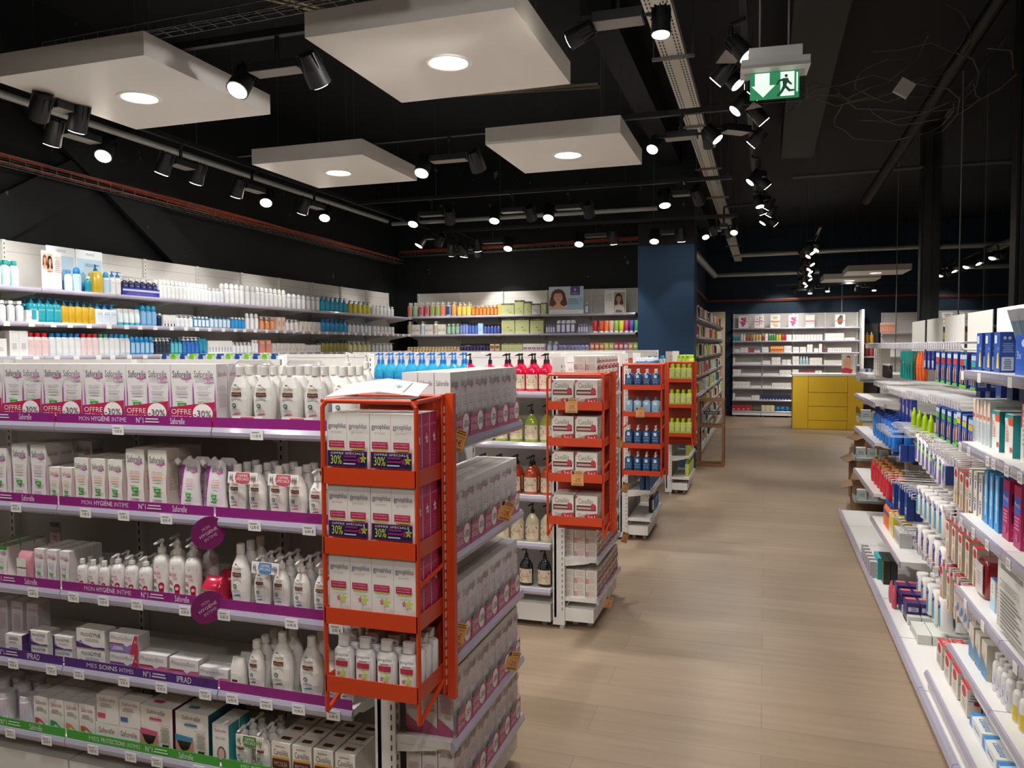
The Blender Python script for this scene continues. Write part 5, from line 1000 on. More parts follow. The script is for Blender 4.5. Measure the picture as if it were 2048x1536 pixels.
L(zm, 654, 389, 420, 4, B('cream_bottle', .048, .09, '#2f86bf', '#e8e8e8', lab='#dbe5ec'), 'small blue and white bottle', WM)
L(zm, 656, 421, 463, 5, B('micellar_bottle', .048, .10, '#8fb6d2', '#3d5870', lab='#c9dae6'), 'clear blue micellar bottle', WM); L(zm, 658, 464, 492, 4, B('cream_bottle', .046, .10, '#1f84c6', '#eaeaea', lab='#2f92d0'), 'bright blue bottle', WM)
L(zm, 660, 493, 520, 3, wb1, 'tall white spray can', WM, 0)
L(zm, 662, 521, 553, 3, B('lotion_pump_bottle', .06, .125, '#d98a5a', '#e6d2c6', 'round', 'pump', '#dd9a70', liquid=True), 'orange peach pump bottle', WM)
L(zm, 662, 554, 572, 2, Cx(.055, .125, '#e6cdbf', (.2, .4, .8, .7, '#dd9a80')), 'tall peach carton', WM); L(zm, 662, 573, 600, 3, B('lotion_pump_bottle', .052, .11, '#e3dfdc', '#efeeec', 'straight', 'pump', '#e6dfda'), 'white pump bottle with beige print', WM)
L(zm, 663, 601, 643, 5, Cx(.045, .095, '#e4dbd6', (.2, .1, .8, .35, '#dcae9c')), 'white carton with peach print', WM)
L(zm, 665, 644, 697, 6, B('gel_pump_bottle', .075, .15, '#1888c6', '#0f5fa8', 'round', 'pump', '#2398d6', 'URIAGE', True, capr=.014, tc='#d7e9f6'), 'blue gel pump bottle', WM)
L(zm, 666, 698, 745, 6, B('lotion_pump_bottle', .055, .12, '#dde0e2', '#8fa7ba', 'straight', 'pump', '#e1e5e8'), 'white pump bottle near the corner', WM); L(zm, 668, 746, 790, 6, Cx(.055, .085, '#d9d8d6', (.2, .2, .8, .5, '#b9b7c2')), 'small pale carton', WM)
# third shelf
L(zb, 706, -20, 18, 1, Cx(.10, .11, '#dddcd9'), 'wide white carton', WB_); L(zb, 706, 20, 57, 2, Cx(.075, .16, '#dddcda', (.3, .2, .7, .5, '#cfcfce')), 'tall white carton', WB_)
def cl(cap, c='#c9d0d3', lab='#d8d9da'): return B('micellar_bottle', .058, .15, c, cap, 'square', 'cap', lab, e=3, capr=.02)
L(zb, 704, 58, 100, 3, cl('#c3202c', '#d9c9c9', '#dcc0c0'), 'clear bottle with red cap', WB_); L(zb, 704, 101, 164, 5, cl('#2068a8'), 'clear bottle with blue cap', WB_); L(zb, 705, 165, 199, 3, cl('#c3202c', '#d6c9ca', '#d9c3c6'), 'clear bottle with red cap, second cluster', WB_)
L(zb, 706, 200, 220, 2, cl('#3a8a72', '#c3cfc3'), 'clear bottle with green cap', WB_); L(zb, 707, 221, 241, 2, cl('#2f78b8', '#d3d8dc'), 'white bottle with blue cap', WB_); L(zb, 708, 242, 262, 2, cl('#1f9ac8', '#b9c3c9'), 'clear bottle with turquoise cap', WB_)
L(zb, 708, 263, 310, 5, B('mist_can', .055, .135, '#3a86bf', '#1f8ac8', top='dome', lab='#9cc3dd'), 'blue dermatological bottle', WB_)
L(zb, 710, 312, 342, 4, B('dark_pump_bottle', .05, .13, '#16202b', '#e8e8e8', 'straight', 'pump', '#233041', liquid=True), 'black bottle with white pump', WB_); L(zb, 710, 343, 366, 3, B('toner_bottle', .05, .12, '#1c8ea8', '#19606f', lab='#5fb4c4'), 'teal bottle', WB_)
L(zb, 711, 367, 400, 4, B('gel_bottle', .06, .14, '#1a5fae', '#e3e6ea', 'straight', 'pump', '#2970c0'), 'royal blue pump bottle', WB_); L(zb, 711, 401, 416, 2, tube('cream_tube', 'tube', .045, .03, .125, '#2a8fb3', '#1c6f94'), 'leaning blue tube', WB_)
L(zb, 712, 417, 465, 8, Cx(.045, .11, '#e0dfde', (.35, .1, .65, .5, '#8aa0bb')), 'narrow white carton with blue print', WB_); L(zb, 712, 466, 505, 5, B('lotion_pump_bottle', .05, .10, '#dfe0e1', '#ebebeb', 'straight', 'pump', '#dbe3ea'), 'white lotion pump', WB_)
L(zb, 710, 506, 518, 2, wb1b, 'short white bottle beside the salmon carton', WB_, 0); L(zb, 710, 519, 544, 2, Cx(.07, .12, '#dd8f7a', (.1, .7, .9, .9, '#e6b9aa')), 'salmon pink carton', WB_); L(zb, 710, 545, 612, 9, Cx(.045, .09, '#e0dad6', (.2, .1, .8, .3, '#d8b3a6')), 'white carton with pink foot', WB_)
L(zb, 708, 613, 643, 4, Cx(.05, .075, '#dcdad8'), 'low white carton', WB_); L(zb, 706, 645, 697, 7, B('oil_bottle', .06, .13, '#8f8a3c', '#173f3c', 'square', 'pump', liquid=True, e=3), 'olive oil wash bottle', WB_); L(zb, 706, 698, 745, 5, B('lotion_pump_bottle', .075, .12, '#d9d27a', '#e9e9e6', 'round', 'pump', '#e0ddd0'), 'yellow bottle with white pump', WB_); L(zb, 704, 746, 788, 6, B('lotion_pump_bottle', .055, .10, '#d9dad9', '#e9e9e8', 'straight', 'pump'), 'white bottle near the corner', WB_)
# ================= rear wall =================
ZRr = [.15, .50, .83, 1.13, 1.395, 1.65, 1.895]; x = -4.78; k = 0
x = -1.50-.622*5-.04
while x < -1.55:
    bay((x, 10.08, 0), 0, .622, 2.255, ZRr, .33, f"white tall shelving bay on the rear wall, {ordn(k+1)} from left", lastpost=(k == 4), group='bays on the rear wall', back='#cfccc8'); x += .622; k += 1
YR = 9.77; za, zc, ze = ZRr[6]+.0305, ZRr[5]+.0305, ZRr[4]+.0305
RT, RM, RB = 'top shelf of rear wall', 'middle shelf of rear wall', 'third shelf of rear wall'
RQ = lambda a: 813+(a-800)*.895 if a < 924 else a
R = lambda z, v, a, b, n, pr, ds, wh, back=1: row('S', YR, z, v, RQ(a), RQ(b), n, pr, ds, wh, back=back)
def herb(c, lab): return B('shampoo_bottle', .07, .19, c, '#c9cac6', 'straight', 'cap', lab, liquid=True, capr=.016)
for a, c, lb, nm in ((800, '#b9a890', '#d97a6a', 'coral'), (812, '#a9b49a', '#8fc0a0', 'mint'), (825, '#b8a498', '#d0526a', 'raspberry'), (838, '#b39088', '#c9536b', 'crimson'), (850, '#b0a488', '#8a9a4a', 'olive'), (862, '#a3a886', '#7fa04a', 'leaf green'), (873, '#c09a80', '#d96a4a', 'brick orange'), (886, '#a8acb0', '#2b3a78', 'navy'), (899, '#c89a6a', '#e09a4a', 'apricot')):
    R(za, 632, a, a+12, 1, herb(c, lb), f'clear shampoo bottle with {nm} label', RT)
R(za, 632, 912, 942, 3, B('oil_pump_bottle', .07, .18, '#d9a43a', '#e8e2d2', 'straight', 'pump', '#e0c060', liquid=True), 'golden pump bottle', RT); R(za, 632, 943, 995, 7, B('honey_bottle', .055, .14, '#c4641e', '#e0cfa8', 'straight', 'pump', '#d98a3a', liquid=True), 'amber bottle', RT)
R(za, 632, 996, 1003, 1, Cx(.05, .15, '#e0b45a'), 'yellow carton', RT)
hb1 = lambda w_, h_, c='#b9bd86': carton('henna_box', 'cosmetic box', w_, .09, h_, c, front=[('r', 0, .86, 1, 1, '#5d5f3c'), ('t', 'KLORANE', .3, .90, .7, .96, '#c9cba0'), ('p', [(.4, .4), (.6, .45), (.55, .36)], '#6a6e3a'), ('l', .55, .15, .85, .25, 2, '#8c9060')])
R(za, 631, 1003, 1028, 1, hb1(.17, .15), 'large pale green carton, crumpled film', RT, 0); R(za, 631, 1029, 1047, 1, hb1(.14, .19), 'pale green carton with dark band, left', RT, 0); R(za, 631, 1048, 1062, 1, hb1(.12, .17), 'pale green carton with dark band, right', RT, 0); R(za, 631, 1063, 1080, 1, hb1(.12, .14, '#d9d8d2'), 'white carton with dark band', RT, 0); R(za, 631, 1082, 1092, 1, hb1(.07, .15, '#c9cca0'), 'slim pale green carton', RT, 0)
poster('hair_advert_card', 1098, 1167, 573, 629, 'advert card of a long haired woman on rear wall top shelf', [('r', .0, .14, 1, 1, '#bcd0dd'), ('p', [(.5, .14), (1, .14), (1, .6), (.6, .5)], '#9cc0d6'), ('c', .3, .0, .1, .01, '#e6e3e0')]+person_print(.27, .62, .62, '#6b2c20', '#d9ab95')+[('r', 0, 0, 1, .14, '#e6e3df'), ('r', .63, .68, .9, 1, '#5a4a8a'), ('t', 'ABOCA', .68, .72, .86, .78, '#cfc8e0'), ('c', .76, .87, .03, .045, '#cfc8e0'), ('l', .52, .35, .85, .55, 3, '#8aa3b3'), ('t', 'JUSQU’À LA RACINE', .1, .04, .85, .09, '#7a7a86')], '#e6e3df', 'S', YR-.005, zfix=za)
poster('curly_hair_card', 1209, 1252, 580, 627, 'advert card of a short haired person and text on rear wall', [('r', 0, 0, .42, 1, '#e3e0dc'), ('l', .05, .62, .38, .82, 4, '#9cc0ba'), ('c', .09, .55, .03, .03, '#b9b6b2'), ('c', .2, .55, .03, .03, '#b9b6b2'), ('c', .32, .55, .03, .03, '#8a8682'), ('r', .45, .02, .95, .9, '#a99a88')]+person_print(.66, .62, .5, '#2f1d18', '#b98468')+[('p', [(.45, .02), (.5, .3), (.7, .36), (.9, .28), (.95, .02)], '#ddd2c6'), ('p', [(.5, .02), (.55, .14), (.8, .12), (.85, .02)], '#5d6a3c')], '#dddad6', 'S', YR+.02, zfix=za)
R(za, 631, 1168, 1178, 1, B('lilac_pump_bottle', .05, .15, '#8f8fc0', '#e6e6ea', 'straight', 'pump', '#d9d9e8'), 'lilac pump bottle beside the woman card', RT, 0)
for a, nm, c in ((800, 'cream', '#c9b89a'), (829, 'white', '#cfd6d8'), (858, 'pale cream', '#d3cdc0')): R(zc, 668, a, a+12, 1, B('shampoo_bottle', .07, .18, c, '#d9d6cf', 'straight', 'cap', '#b9ab92' if c != '#cfd6d8' else '#b5c9d6'), f'tall {nm} shampoo bottle', RM)
for a, nm in ((812, 'left'), (841, 'middle'), (870, 'right')): R(zc, 668, a, a+17, 2, Cx(.055, .135 if nm != 'x' else .1, '#d6d1c9', (.1, .3, .9, .55, '#c2b8a6')), f'white and beige box pair, {nm} pair', RM, 0)
R(zc, 668, 889, 918, 3, B('green_bottle', .06, .14, '#7fae8c', '#c7d3c9', lab='#a8c8b0'), 'green bottle between white boxes', RM)
R(zc, 668, 919, 936, 3, B('blue_spray_bottle', .05, .165, '#6a7fc4', '#1d2038', 'round', 'cap', '#8494d0', liquid=True), 'light blue spray bottle', RM); R(zc, 668, 937, 955, 3, B('blue_spray_bottle', .05, .145, '#3b56a8', '#1d2038', 'round', 'cap', '#4e68b8', liquid=True), 'deep blue bottle', RM); R(zc, 668, 956, 966, 1, Cx(.09, .14, '#9fc0de'), 'pale blue carton', RM, 0)
R(zc, 668, 967, 1000, 5, B('small_blue_bottle', .05, .125, '#5a4a86', '#23243a', 'round', 'cap', '#3a62b0', liquid=True), 'small violet blue bottle', RM)
R(zc, 668, 1003, 1029, 1, hb1(.19, .20), 'big pale green carton with dark top, left', RM, 0); R(zc, 668, 1030, 1058, 1, hb1(.19, .20), 'big pale green carton with dark top, middle', RM, 0); R(zc, 668, 1060, 1087, 1, hb1(.19, .19), 'big pale green carton with dark top, right', RM, 0)
lil = B('lilac_bottle', .06, .165, '#7f7bb8', '#eceaf0', 'straight', 'dome', '#e0dde8'); R(zc, 667, 1091, 1110, 4, B('lilac_jar', .045, .11, '#8581bd', '#8581bd', lab='#dedbe6'), 'small lilac bottle', RM); R(zc, 667, 1112, 1150, 4, lil, 'tall lilac and white bottle', RM); R(zc, 667, 1156, 1176, 4, B('lilac_jar', .045, .11, '#8581bd', '#a5a1d0', lab='#dedbe6'), 'small lilac bottle, right cluster', RM)
for a, c, nm in ((1184, '#d3202c', 'red'), (1197, '#e0502c', 'vermilion'), (1207, '#ee7f2a', 'orange'), (1217, '#e9b0a0', 'pale pink'), (1227, '#8cc63a', 'lime'), (1237, '#e6cf30', 'yellow'), (1247, '#c82a78', 'magenta'), (1257, '#5a3fa8', 'violet'), (1267, '#23a068', 'emerald')):
    R(zc, 665, a, a+11, 1, tube('conditioner_tube', 'tube', .062, .04, .15, c, '#eceae6', decor=[('l', .2, .3, .8, .7, 3, '#efe9e0')]), f'{nm} squeeze tube with white foot', RM)
R(ze, 704, 800, 918, 17, B('nail_oil_bottle', .04, .085, '#b98a5a', '#d9c8a8', lab='#cdbb8a', liquid=True), 'tiny amber bottle', RB); R(ze, 704, 919, 978, 9, B('dark_wine_bottle', .06, .125, '#1d1430', '#14121c', 'round', 'cap', '#3a2a55', liquid=True), 'very dark purple bottle', RB)
R(ze, 704, 979, 1000, 2, Cx(.06, .12, '#d3b896', (.1, .5, .9, .8, '#8a5a3a')), 'tan carton', RB); R(ze, 704, 1003, 1045, 3, hb1(.1, .13), 'medium pale green carton', RB, 0); R(ze, 704, 1046, 1090, 5, Cx(.06, .12, '#d9d4d0', (.1, .4, .9, .6, '#9a5a78')), 'white and plum carton', RB)
R(ze, 704, 1093, 1116, 2, B('lilac_pump_bottle', .065, .15, '#9fb4cc', '#e9e9ee', 'straight', 'pump', '#c9d3e0'), 'pale blue pump bottle', RB); R(ze, 704, 1117, 1176, 8, B('lilac_bottle', .05, .12, '#cfccdc', '#5d5a9a', lab='#8c88be'), 'white bottle with violet cap', RB)
for k, c in enumerate(('#c9603a', '#d9562e', '#c4772e', '#cdbf36', '#9bbf3c', '#d0307a', '#c92a52', '#9a6ab4', '#e08a2a', '#7fb83a')): R(ze, 704, 1180+k*9.6, 1189+k*9.6, 1, Cx(.058, .125, c, (.15, .5, .85, .8, '#e9d9c0')), f"{['rust','orange red','brown orange','yellow','green','pink','crimson','lilac','amber','fresh green'][k]} hair care carton", RB, 0)
# ================= right shelving =================
RX = 1.16
def rbay(y_far, wd, zs, dep, label, lastpost=False, base=.55, hooks=(), firstpost=True, tags=None):
    r = bay((RX, y_far, 0), -math.pi/2, wd, 1.40, zs, .41, label, base=False, tags=tags, lastpost=lastpost, firstpost=firstpost, railh=.034, depths=dep, group='bays of the right shelving', back='#8f8c8a', bracket=True)
    MB().box(.004, wd-.004, -.52, -.01, .012, .07, '#d9d6d2').box(.004, wd-.004, -.53, -.01, .07, .085, '#dfdcd8').build('base_plinth', r)
    MB().prism([(-.53, .055), (-.545, .055), (-.555, .075), (-.548, .095), (-.53, .1)], 'x', .002, wd-.002, RAIL).build('base_rail', r)
    MB().box(.05, wd-.03, -.004, .0, 1.40, 1.69, '#e4e1da').build('top_panel', r)
    for z, L, n in hooks:
        for k in range(n):
            x = wd*(k+.5)/n; m = MB(); m.tube([(x, -.01, z), (x, -L, z+.002), (x, -L-.015, z+.018)], .0024, '#e6e4e1', 5); m.tube([(x, -.01, z+.03), (x, -L+.005, z+.034), (x, -L-.012, z+.030)], .0022, '#e6e4e1', 5)
            m.box(x-.016, x+.016, -L-.016, -L-.0145, z+.002, z+.034, mat('#c5c0c8', .2)); m.build('peg_hook', r)
    return r
YN = 3.50
nz = [.262, .500, .795, 1.083, 1.366]; ndp = [.435, .41, .41, .41, .41]
lt = [[], [(.3, ''), (.7, '')], [(.15, '5,90 €'), (.45, '9,95 €'), (.75, '7,50 €')], [(.08, '4,30 €'), (.3, '4,90 €'), (.72, '6,20 €'), (.84, '6,20 €')], [(.1, ''), (.5, '')]]
rbay(YN, .62, nz, ndp, 'right shelving bay nearest the camera, with wide transparent price rails', tags=lt, firstpost=True); rbay(YN-.62, .62, nz, ndp, 'right shelving bay running out of view at the right', tags=lt)
# low front shelf of the near bays
m = MB().box(.455, .50, 0, 1.0, 0, 0, SH); r = empty('low_front_shelf', (.62, 2.3, .0)); tag(r, 'low white front shelf in front of the right shelving', 'shelf')
MB().box(.03, .10, 0, 1.22, .086, .16, SH).build('shelf_board', r); MB().prism([(.03, .13), (.018, .135), (.014, .15), (.022, .165), (.03, .165)], 'y', 0, 1.22, RAIL).build('price_rail', r)
hk = [(z, .38, 8) for z in (1.20, .98, .73, .47, .30)]; hkt = [(1.478, .405, 13)]
bays = [(4.12, [], [], hkt+[(1.235, .405, 12), (1.0, .405, 11), (.71, .34, 8), (.46, .34, 8)]), (4.74, [], [], hkt+[(1.22, .405, 11), (.995, .34, 8), (.69, .34, 8), (.40, .36, 8)]),
        (5.36, [.262], [.43], hkt+[(1.20, .405, 12), (.99, .38, 9), (.64, .36, 8), (.44, .38, 8)]), (5.98, [.262], [.43], hkt+[(1.22, .42, 8), (.92, .40, 8), (.6, .36, 6)]),
        (6.60, [.42, .78, 1.06], [.42, .42, .42], hkt), (7.22, [.42, .78, 1.06, 1.24], [.42, .42, .42, .4], [])]
for k, (yf, zs_, dp, hks) in enumerate(bays): rbay(yf, .62, zs_, dp, f"right shelving bay with wire hooks, {ordn(k+1)} beyond the near price rails", lastpost=False, hooks=hks)
XR = .795
def rr(z, v, a, b, n, pr, ds, wh, back=1, stack=1, pl=XR, **k): row('W', pl, z, v, a, b, n, pr, ds, wh, back=back, stack=stack, side='far end', **k)
nzs = [z+.0345 for z in nz]; NW = ['low shelf of right bay', 'fourth shelf of right bay', 'third shelf of right bay', 'second shelf of right bay', 'top shelf of right bay']
bluebx = carton('plaster_box', 'medicine box', .075, .05, .145, '#1f4fa0', '#20418f', front=[('r', .1, .72, .5, .92, '#c9d3e2'), ('p', [(.5, .1), (.9, .1), (.8, .5), (.6, .45)], '#d9c25a'), ('t', 'CE', .6, .55, .9, .62, '#c9d3e2')], right=[('r', .12, .05, .88, .38, '#b9c0cc'), ('l', .25, .1, .75, .33, 6, '#3c4660'), ('l', .15, .5, .85, .72, 5, '#7f96c9'), ('c', .3, .85, .1, .04, '#a9b8d9'), ('c', .6, .85, .1, .04, '#a9b8d9')])
rr(nzs[4], 720, 1950, 2003, 3, bluebx, 'dark blue plaster box with barcode side', NW[4], 0)
dspb = carton('display_tray', 'display box', .16, .12, .13, '#1d5fc4', '#2468c9', front=[('t', '3x', .1, .4, .4, .6, '#d6e2f2'), ('c', .6, .8, .2, .1, '#d3dde6')], right=[('c', .5, .5, .3, .3, '#1746a8'), ('r', .1, .05, .4, .15, '#cfd9e6')])
rr(nzs[4], 720, 2008, 2090, 1, dspb, 'bright blue display box of brushes', NW[4], 0)
for k in range(6):
    o = MB().box(-.012, .012, -.0015, .0015, 0, .19, '#c3c7cc').box(-.010, .010, -.0022, -.0015, .05, .15, ['#7f9ca8', '#4a8f8a'][k % 2]).build('brush_blister'); o.location = (XR+.06+.03*(k % 2), P(2012+k*5, 690, x=XR).y, nzs[4]+.04); o.rotation_euler = (.35, .0, -1.1)
    tag(o, f'slim grey brush blister leaning in the blue display, {ordn(k+1)} from far end', 'blister pack', 'brush blisters in the blue display')
spine = carton('dressing_box', 'medicine box', .035, .12, .17, '#dfe3e2', front=[('r', .1, .55, .9, .97, '#e9c3ab'), ('r', .15, .58, .85, .66, '#e0703a'), ('l', .2, .05, .8, .5, 14, '#8fa6ab')], right=[('l', .1, .1, .9, .9, 14, '#b4b2ae')])
rr(nzs[3], 880, 1944, 1980, 5, spine, 'thin white and orange dressing box', NW[3], 0)
pmx = carton('dressing_box', 'medicine box', .09, .10, .145, '#e6e6e3', '#1a8f92', front=[('r', 0, .86, 1, 1, '#1f9a98'), ('r', .45, .74, 1, .93, '#e2592e'), ('r', 0, .8, .4, .9, '#cfe3e2'), ('l', .1, .35, .5, .6, 5, '#e08a6a'), ('r', .7, .12, .95, .24, '#dd5a38'), ('t', 'A', .1, .62, .4, .75, '#e2592e')], right=[('p', [(0, 0), (.3, 0), (.6, 1), (0, 1)], '#1a8f92'), ('l', .35, .05, .6, .95, 18, '#e0e6e4')])
rr(nzs[3], 880, 1979, 2032, 2, pmx, 'white dressing box with teal top', NW[3], 0)
rr(nzs[3], 900, 2034, 2090, 2, carton('dressing_box', 'medicine box', .06, .08, .19, '#e4e0dc', front=[('r', 0, .6, .2, 1, '#c93a55'), ('l', .3, .3, .7, .9, 8, '#b9a9a4'), ('r', .6, .1, .8, .5, '#6d8f96')]), 'tall white box with red edge', NW[3], 0)
smp = carton('ointment_box', 'medicine box', .05, .06, .085, '#ded9d0', '#c4bfb3', front=[('r', .35, .2, .65, .55, '#3d5a9a'), ('l', .2, .62, .8, .8, 2, '#5f6672')], right=[('l', .1, .2, .9, .8, 8, '#8d8c86')])
rr(nzs[2], 1010, 1935, 1966, 3, smp, 'small white ointment box', NW[2], 0, stack=2)
tdb = carton('interdental_box', 'medicine box', .055, .06, .20, '#2f8fd0', '#1f74bd', front=[('p', [(.35, .15), (.65, .15), (.7, .9), (.5, .97), (.3, .9)], '#bfd9e2'), ('t', 'Clean', .15, .4, .85, .5, '#dfeef5')], right=[('l', .2, .2, .8, .9, 6, '#5fa9d9')])
rr(nzs[2], 1010, 1966, 1999, 3, tdb, 'light blue box with a bottle picture', NW[2], 0)
mgb = carton('lice_treatment_box', 'medicine box', .075, .075, .205, '#a81f62', '#b82a58', front=[('r', .1, .55, .9, .82, '#3166c4'), ('t', 'Mercryl', .14, .63, .86, .74, '#e6e9f2'), ('l', .15, .3, .8, .5, 4, '#d98ab0'), ('c', .5, .17, .2, .06, '#c4508a')], right=[('r', .1, .6, .95, .8, '#1d2a60'), ('t', 'Nm', .2, .66, .8, .75, '#c9cfe2'), ('r', .1, .3, .95, .5, '#3a2a6a'), ('l', .1, .05, .9, .25, 5, '#c9649a')])
rr(nzs[2], 1010, 2001, 2048, 2, mgb, 'magenta treatment box with blue panel', NW[2], 0)
gb = MB().smooth_loft([(0, .05, .03), (.02, .055, .035), (.06, .05, .03), (.085, .04, .01)], 14, 3, m=mat('#5fc21e', .12)).box(-.02, .05, -.036, -.034, .05, .075, '#2458b4')
rr(nzs[2], 1100, 2040, 2100, 1, Proto('wipes_pack', 'wipes pack', gb, (), .11, .07, .09), 'shiny green and blue soft pack', NW[2], 0, pl=.78)
red = MB(); red.smooth_loft([(0, .055, .05), (.008, .062, .06), (.135, .062, .06), (.145, .055, .05)], 24, 5, m=mat('#8c1f26', .15, 0, 'liquid')); red.box(-.048, .048, -.064, -.061, .015, .13, '#cfc3c4').decor([('l', .2, .3, .8, .7, 4, '#a9a0a4')], lambda a, b, L: (-.048+.096*a, -.064-.0004*L, .015+.115*b))
rr(nzs[1], 1170, 1937, 1985, 1, Proto('sponge_tub', 'tub', red, (), .125, .12, .145), 'dark red rounded plastic tub with grey label', NW[1], 0)
rr(nzs[1], 1210, 1978, 2006, 2, carton('medicine_box', 'medicine box', .06, .07, .115, '#e0dfdb', top='#3f78c4', front=[('p', [(0, 0), (1, 0), (1, .3), (0, .45)], '#a9d0e6'), ('l', .3, .55, .6, .85, 3, '#b9b6b0')]), 'white box with blue lid', NW[1], 0)
a = P(2003, 1110, x=.765); sh = MB().box(-.15, .15, -.0015, 0, -.235, 0, '#dcdbd7'); sh.decor([('r', .12, .86, .9, .93, '#8f8d88'), ('t', 'VOTRE PROTECTION', .16, .88, .8, .915, '#dddbd6'), ('r', .15, .02, 1, .06, '#a9a7a2')]+[('l', .16, .1+.055*k, .9-.1*(k % 3), .12+.055*k, 1, '#6f6d69') for k in range(9)]+[('r', .12, .1+.055*k, .14, .12+.055*k, '#4b4a47') for k in range(9)]+[('l', .2, .64, .8, .74, 4, '#97958f')], lambda x, y, L: (-.15+.3*x, -.0015-.0004*L, -.235+.235*y))
o = sh.build('notice_sheet'); o.location = (.757, a.y-.15, a.z); o.rotation_euler.z = -math.pi/2; tag(o, 'white printed notice sheet hanging from the right shelving', 'notice')
# low shelf: beige cartons, white bottles; base: red boxes, long cartons
rr(nzs[0], 1290, 1936, 1976, 3, carton('medicine_box', 'medicine box', .07, .07, .13, '#d6cfc0', '#c9c2b2', front=[('p', [(0, 0), (1, 0), (1, .35), (0, .6)], '#3f86b4'), ('c', .5, .6, .15, .08, '#d9a98a')]), 'beige carton with blue fading foot', NW[0], 0, pl=.765)
wbt = bottle('saline_bottle', 'bottle', .045, .04, .135, '#e0dfdc', '#e6e5e2', 'straight', 'cap', .3, label=(.1, .6, '#dcdde0', 1.8), decor=[('c', .5, .5, .35, .3, '#8a78bc'), ('l', .2, .8, .8, .95, 2, '#9a9894')], n=16, capr=.014)
rr(nzs[0], 1400, 1980, 2016, 4, wbt, 'white bottle with lilac label', NW[0], 1, pl=.765)
rr(nzs[0], 1460, 2018, 2075, 4, bottle('saline_bottle', 'bottle', .05, .045, .13, '#dddbd7', '#e6e5e2', 'straight', 'cap', .3, label=(.05, .5, '#d9c04a', 1.8), decor=[('l', .2, .3, .8, .7, 3, '#a98f2a')], n=16, capr=.014), 'white bottle with yellow label', NW[0], 1, pl=.765)
rb = carton('stocking_box', 'medicine box', .10, .045, .10, '#d6cdc2', '#cfc6bb', top='#b8252a', front=[('c', .5, .75, .3, .2, '#b8252a'), ('l', .2, .15, .8, .45, 3, '#a99c8f')], right=[('l', .1, .55, .9, .8, 3, '#8d8177'), ('c', .7, .5, .25, .08, '#b8252a')], topd=[('t', "l'AMI", .15, .2, .85, .8, '#e0c9c4')])
for k, (u, v) in enumerate(((1878, 1262), (1893, 1305), (1908, 1350), (1926, 1402))):
    for q in range(2):
        p = P(u, v, x=.70); rb.put((.70+.05+q*.11 if False else .695+.03+q*.05, p.y, .165), -math.pi/2, f"red topped box on the low front shelf, {ordn(k+1)} from far end{', inner one' if q else ''}", 'red topped boxes on the low front shelf')
lg2 = carton('capsule_carton', 'medicine box', .16, .05, .04, '#dfe0dd', front=[('p', [(0, 0), (.25, 0), (.12, 1), (0, 1)], '#3f8fd0'), ('t', 'calisana', .35, .3, .8, .7, '#3f78b0')], topd=[('p', [(0, 0), (.2, 0), (.1, 1), (0, 1)], '#3f8fd0'), ('t', 'calisana', .3, .3, .9, .8, '#3f78b0')])
lg3 = carton('capsule_carton', 'medicine box', .16, .05, .04, '#dfe0dd', front=[('p', [(.0, .0), (.3, 0), (.15, 1), (0, 1)], '#2f78b8'), ('p', [(.3, 0), (.45, 0), (.2, 1), (.15, 1)], '#4fae58'), ('l', .5, .3, .9, .7, 2, '#8fa0a8')], topd=[('p', [(0, 0), (.3, 0), (.1, 1), (0, 1)], '#2f78b8'), ('p', [(.3, 0), (.45, 0), (.2, 1), (.1, 1)], '#4fae58')])
for k in range(3): lg2.put((.725, 2.98-k*.17, .165), -math.pi/2, f'flat white carton with blue wave on the low front shelf, {ordn(k+1)} from far end', 'flat cartons with blue wave')
for k in range(3): lg3.put((.79, 2.9-k*.17, .165), -math.pi/2, f'flat white carton with green and blue wedge, {ordn(k+1)} from far end', 'flat cartons with green wedge')
# hanging goods
def hang(u, v, pl, pr, lab, group=None, rz=-math.pi/2, tilt=0):
    p = P(u, v, x=pl); o = pr.put((pl+pr.d/2, p.y, p.z-pr.h), rz, lab, group); return o
def hangrow(u0_, v0, u1_, v1, n, pl, pr, ds, wh, ranks=1, dz=0):
    y0 = P(u0_, v0, x=pl); y1 = P(u1_, v1, x=pl)
    for r_ in range(ranks):
        for k in range(n):
            t = k/(max(n-1, 1)); yy = y0.y+(y1.y-y0.y)*t; zz = y0.z+(y1.z-y0.z)*t
            o = pr.put((pl+pr.d/2+(pr.d+.004)*r_, yy, zz-pr.h), -math.pi/2, f"{ds}, {ordn(k+1)} from far end, {wh}" if r_ == 0 else f"{ds} in back rows, {wh}", ds+wh+('b' if r_ else ''))
def orth(c1, c2, blue='#2a57a8'):
    return carton('hanging_box', 'hanging box', .085, .045, .155, blue, '#1d3f86', top='#1d3f86', front=[('r', .06, .82, .45, .95, '#cfd8e6'), ('r', .52, .82, .92, .95, '#cfd8e6'), ('r', .06, .64, .45, .80, c1), ('r', .52, .64, .92, .80, c1), ('p', [(.1, .14), (.3, .12), (.34, .5), (.24, .6), (.12, .48)], c2), ('p', [(.58, .14), (.8, .12), (.84, .5), (.72, .6), (.6, .48)], c2), ('r', 0, 0, 1, .09, '#5fae3a')], right=[('r', .15, .1, .85, .45, '#aab2c0'), ('l', .25, .15, .75, .4, 6, '#3c4660'), ('t', 'CE', .3, .72, .7, .8, '#c9d3e2')])
ob1 = orth('#cf3b34', '#d9a487'); ob2 = orth('#46b0a8', '#d9a487'); ob3 = orth('#62b03c', '#d9a487'); ob4 = orth('#d9c04a', '#cf8a9a', '#2f6fc0')
def ph_(wd, v): return wd
hangrow(1876, 703, 1925, 706, 5, .84, ob1, 'blue finger splint box with red patches', 'top hooks', 2)
hangrow(1930, 706, 1948, 708, 2, .84, ob2, 'blue finger splint box with teal patches', 'top hooks', 2)
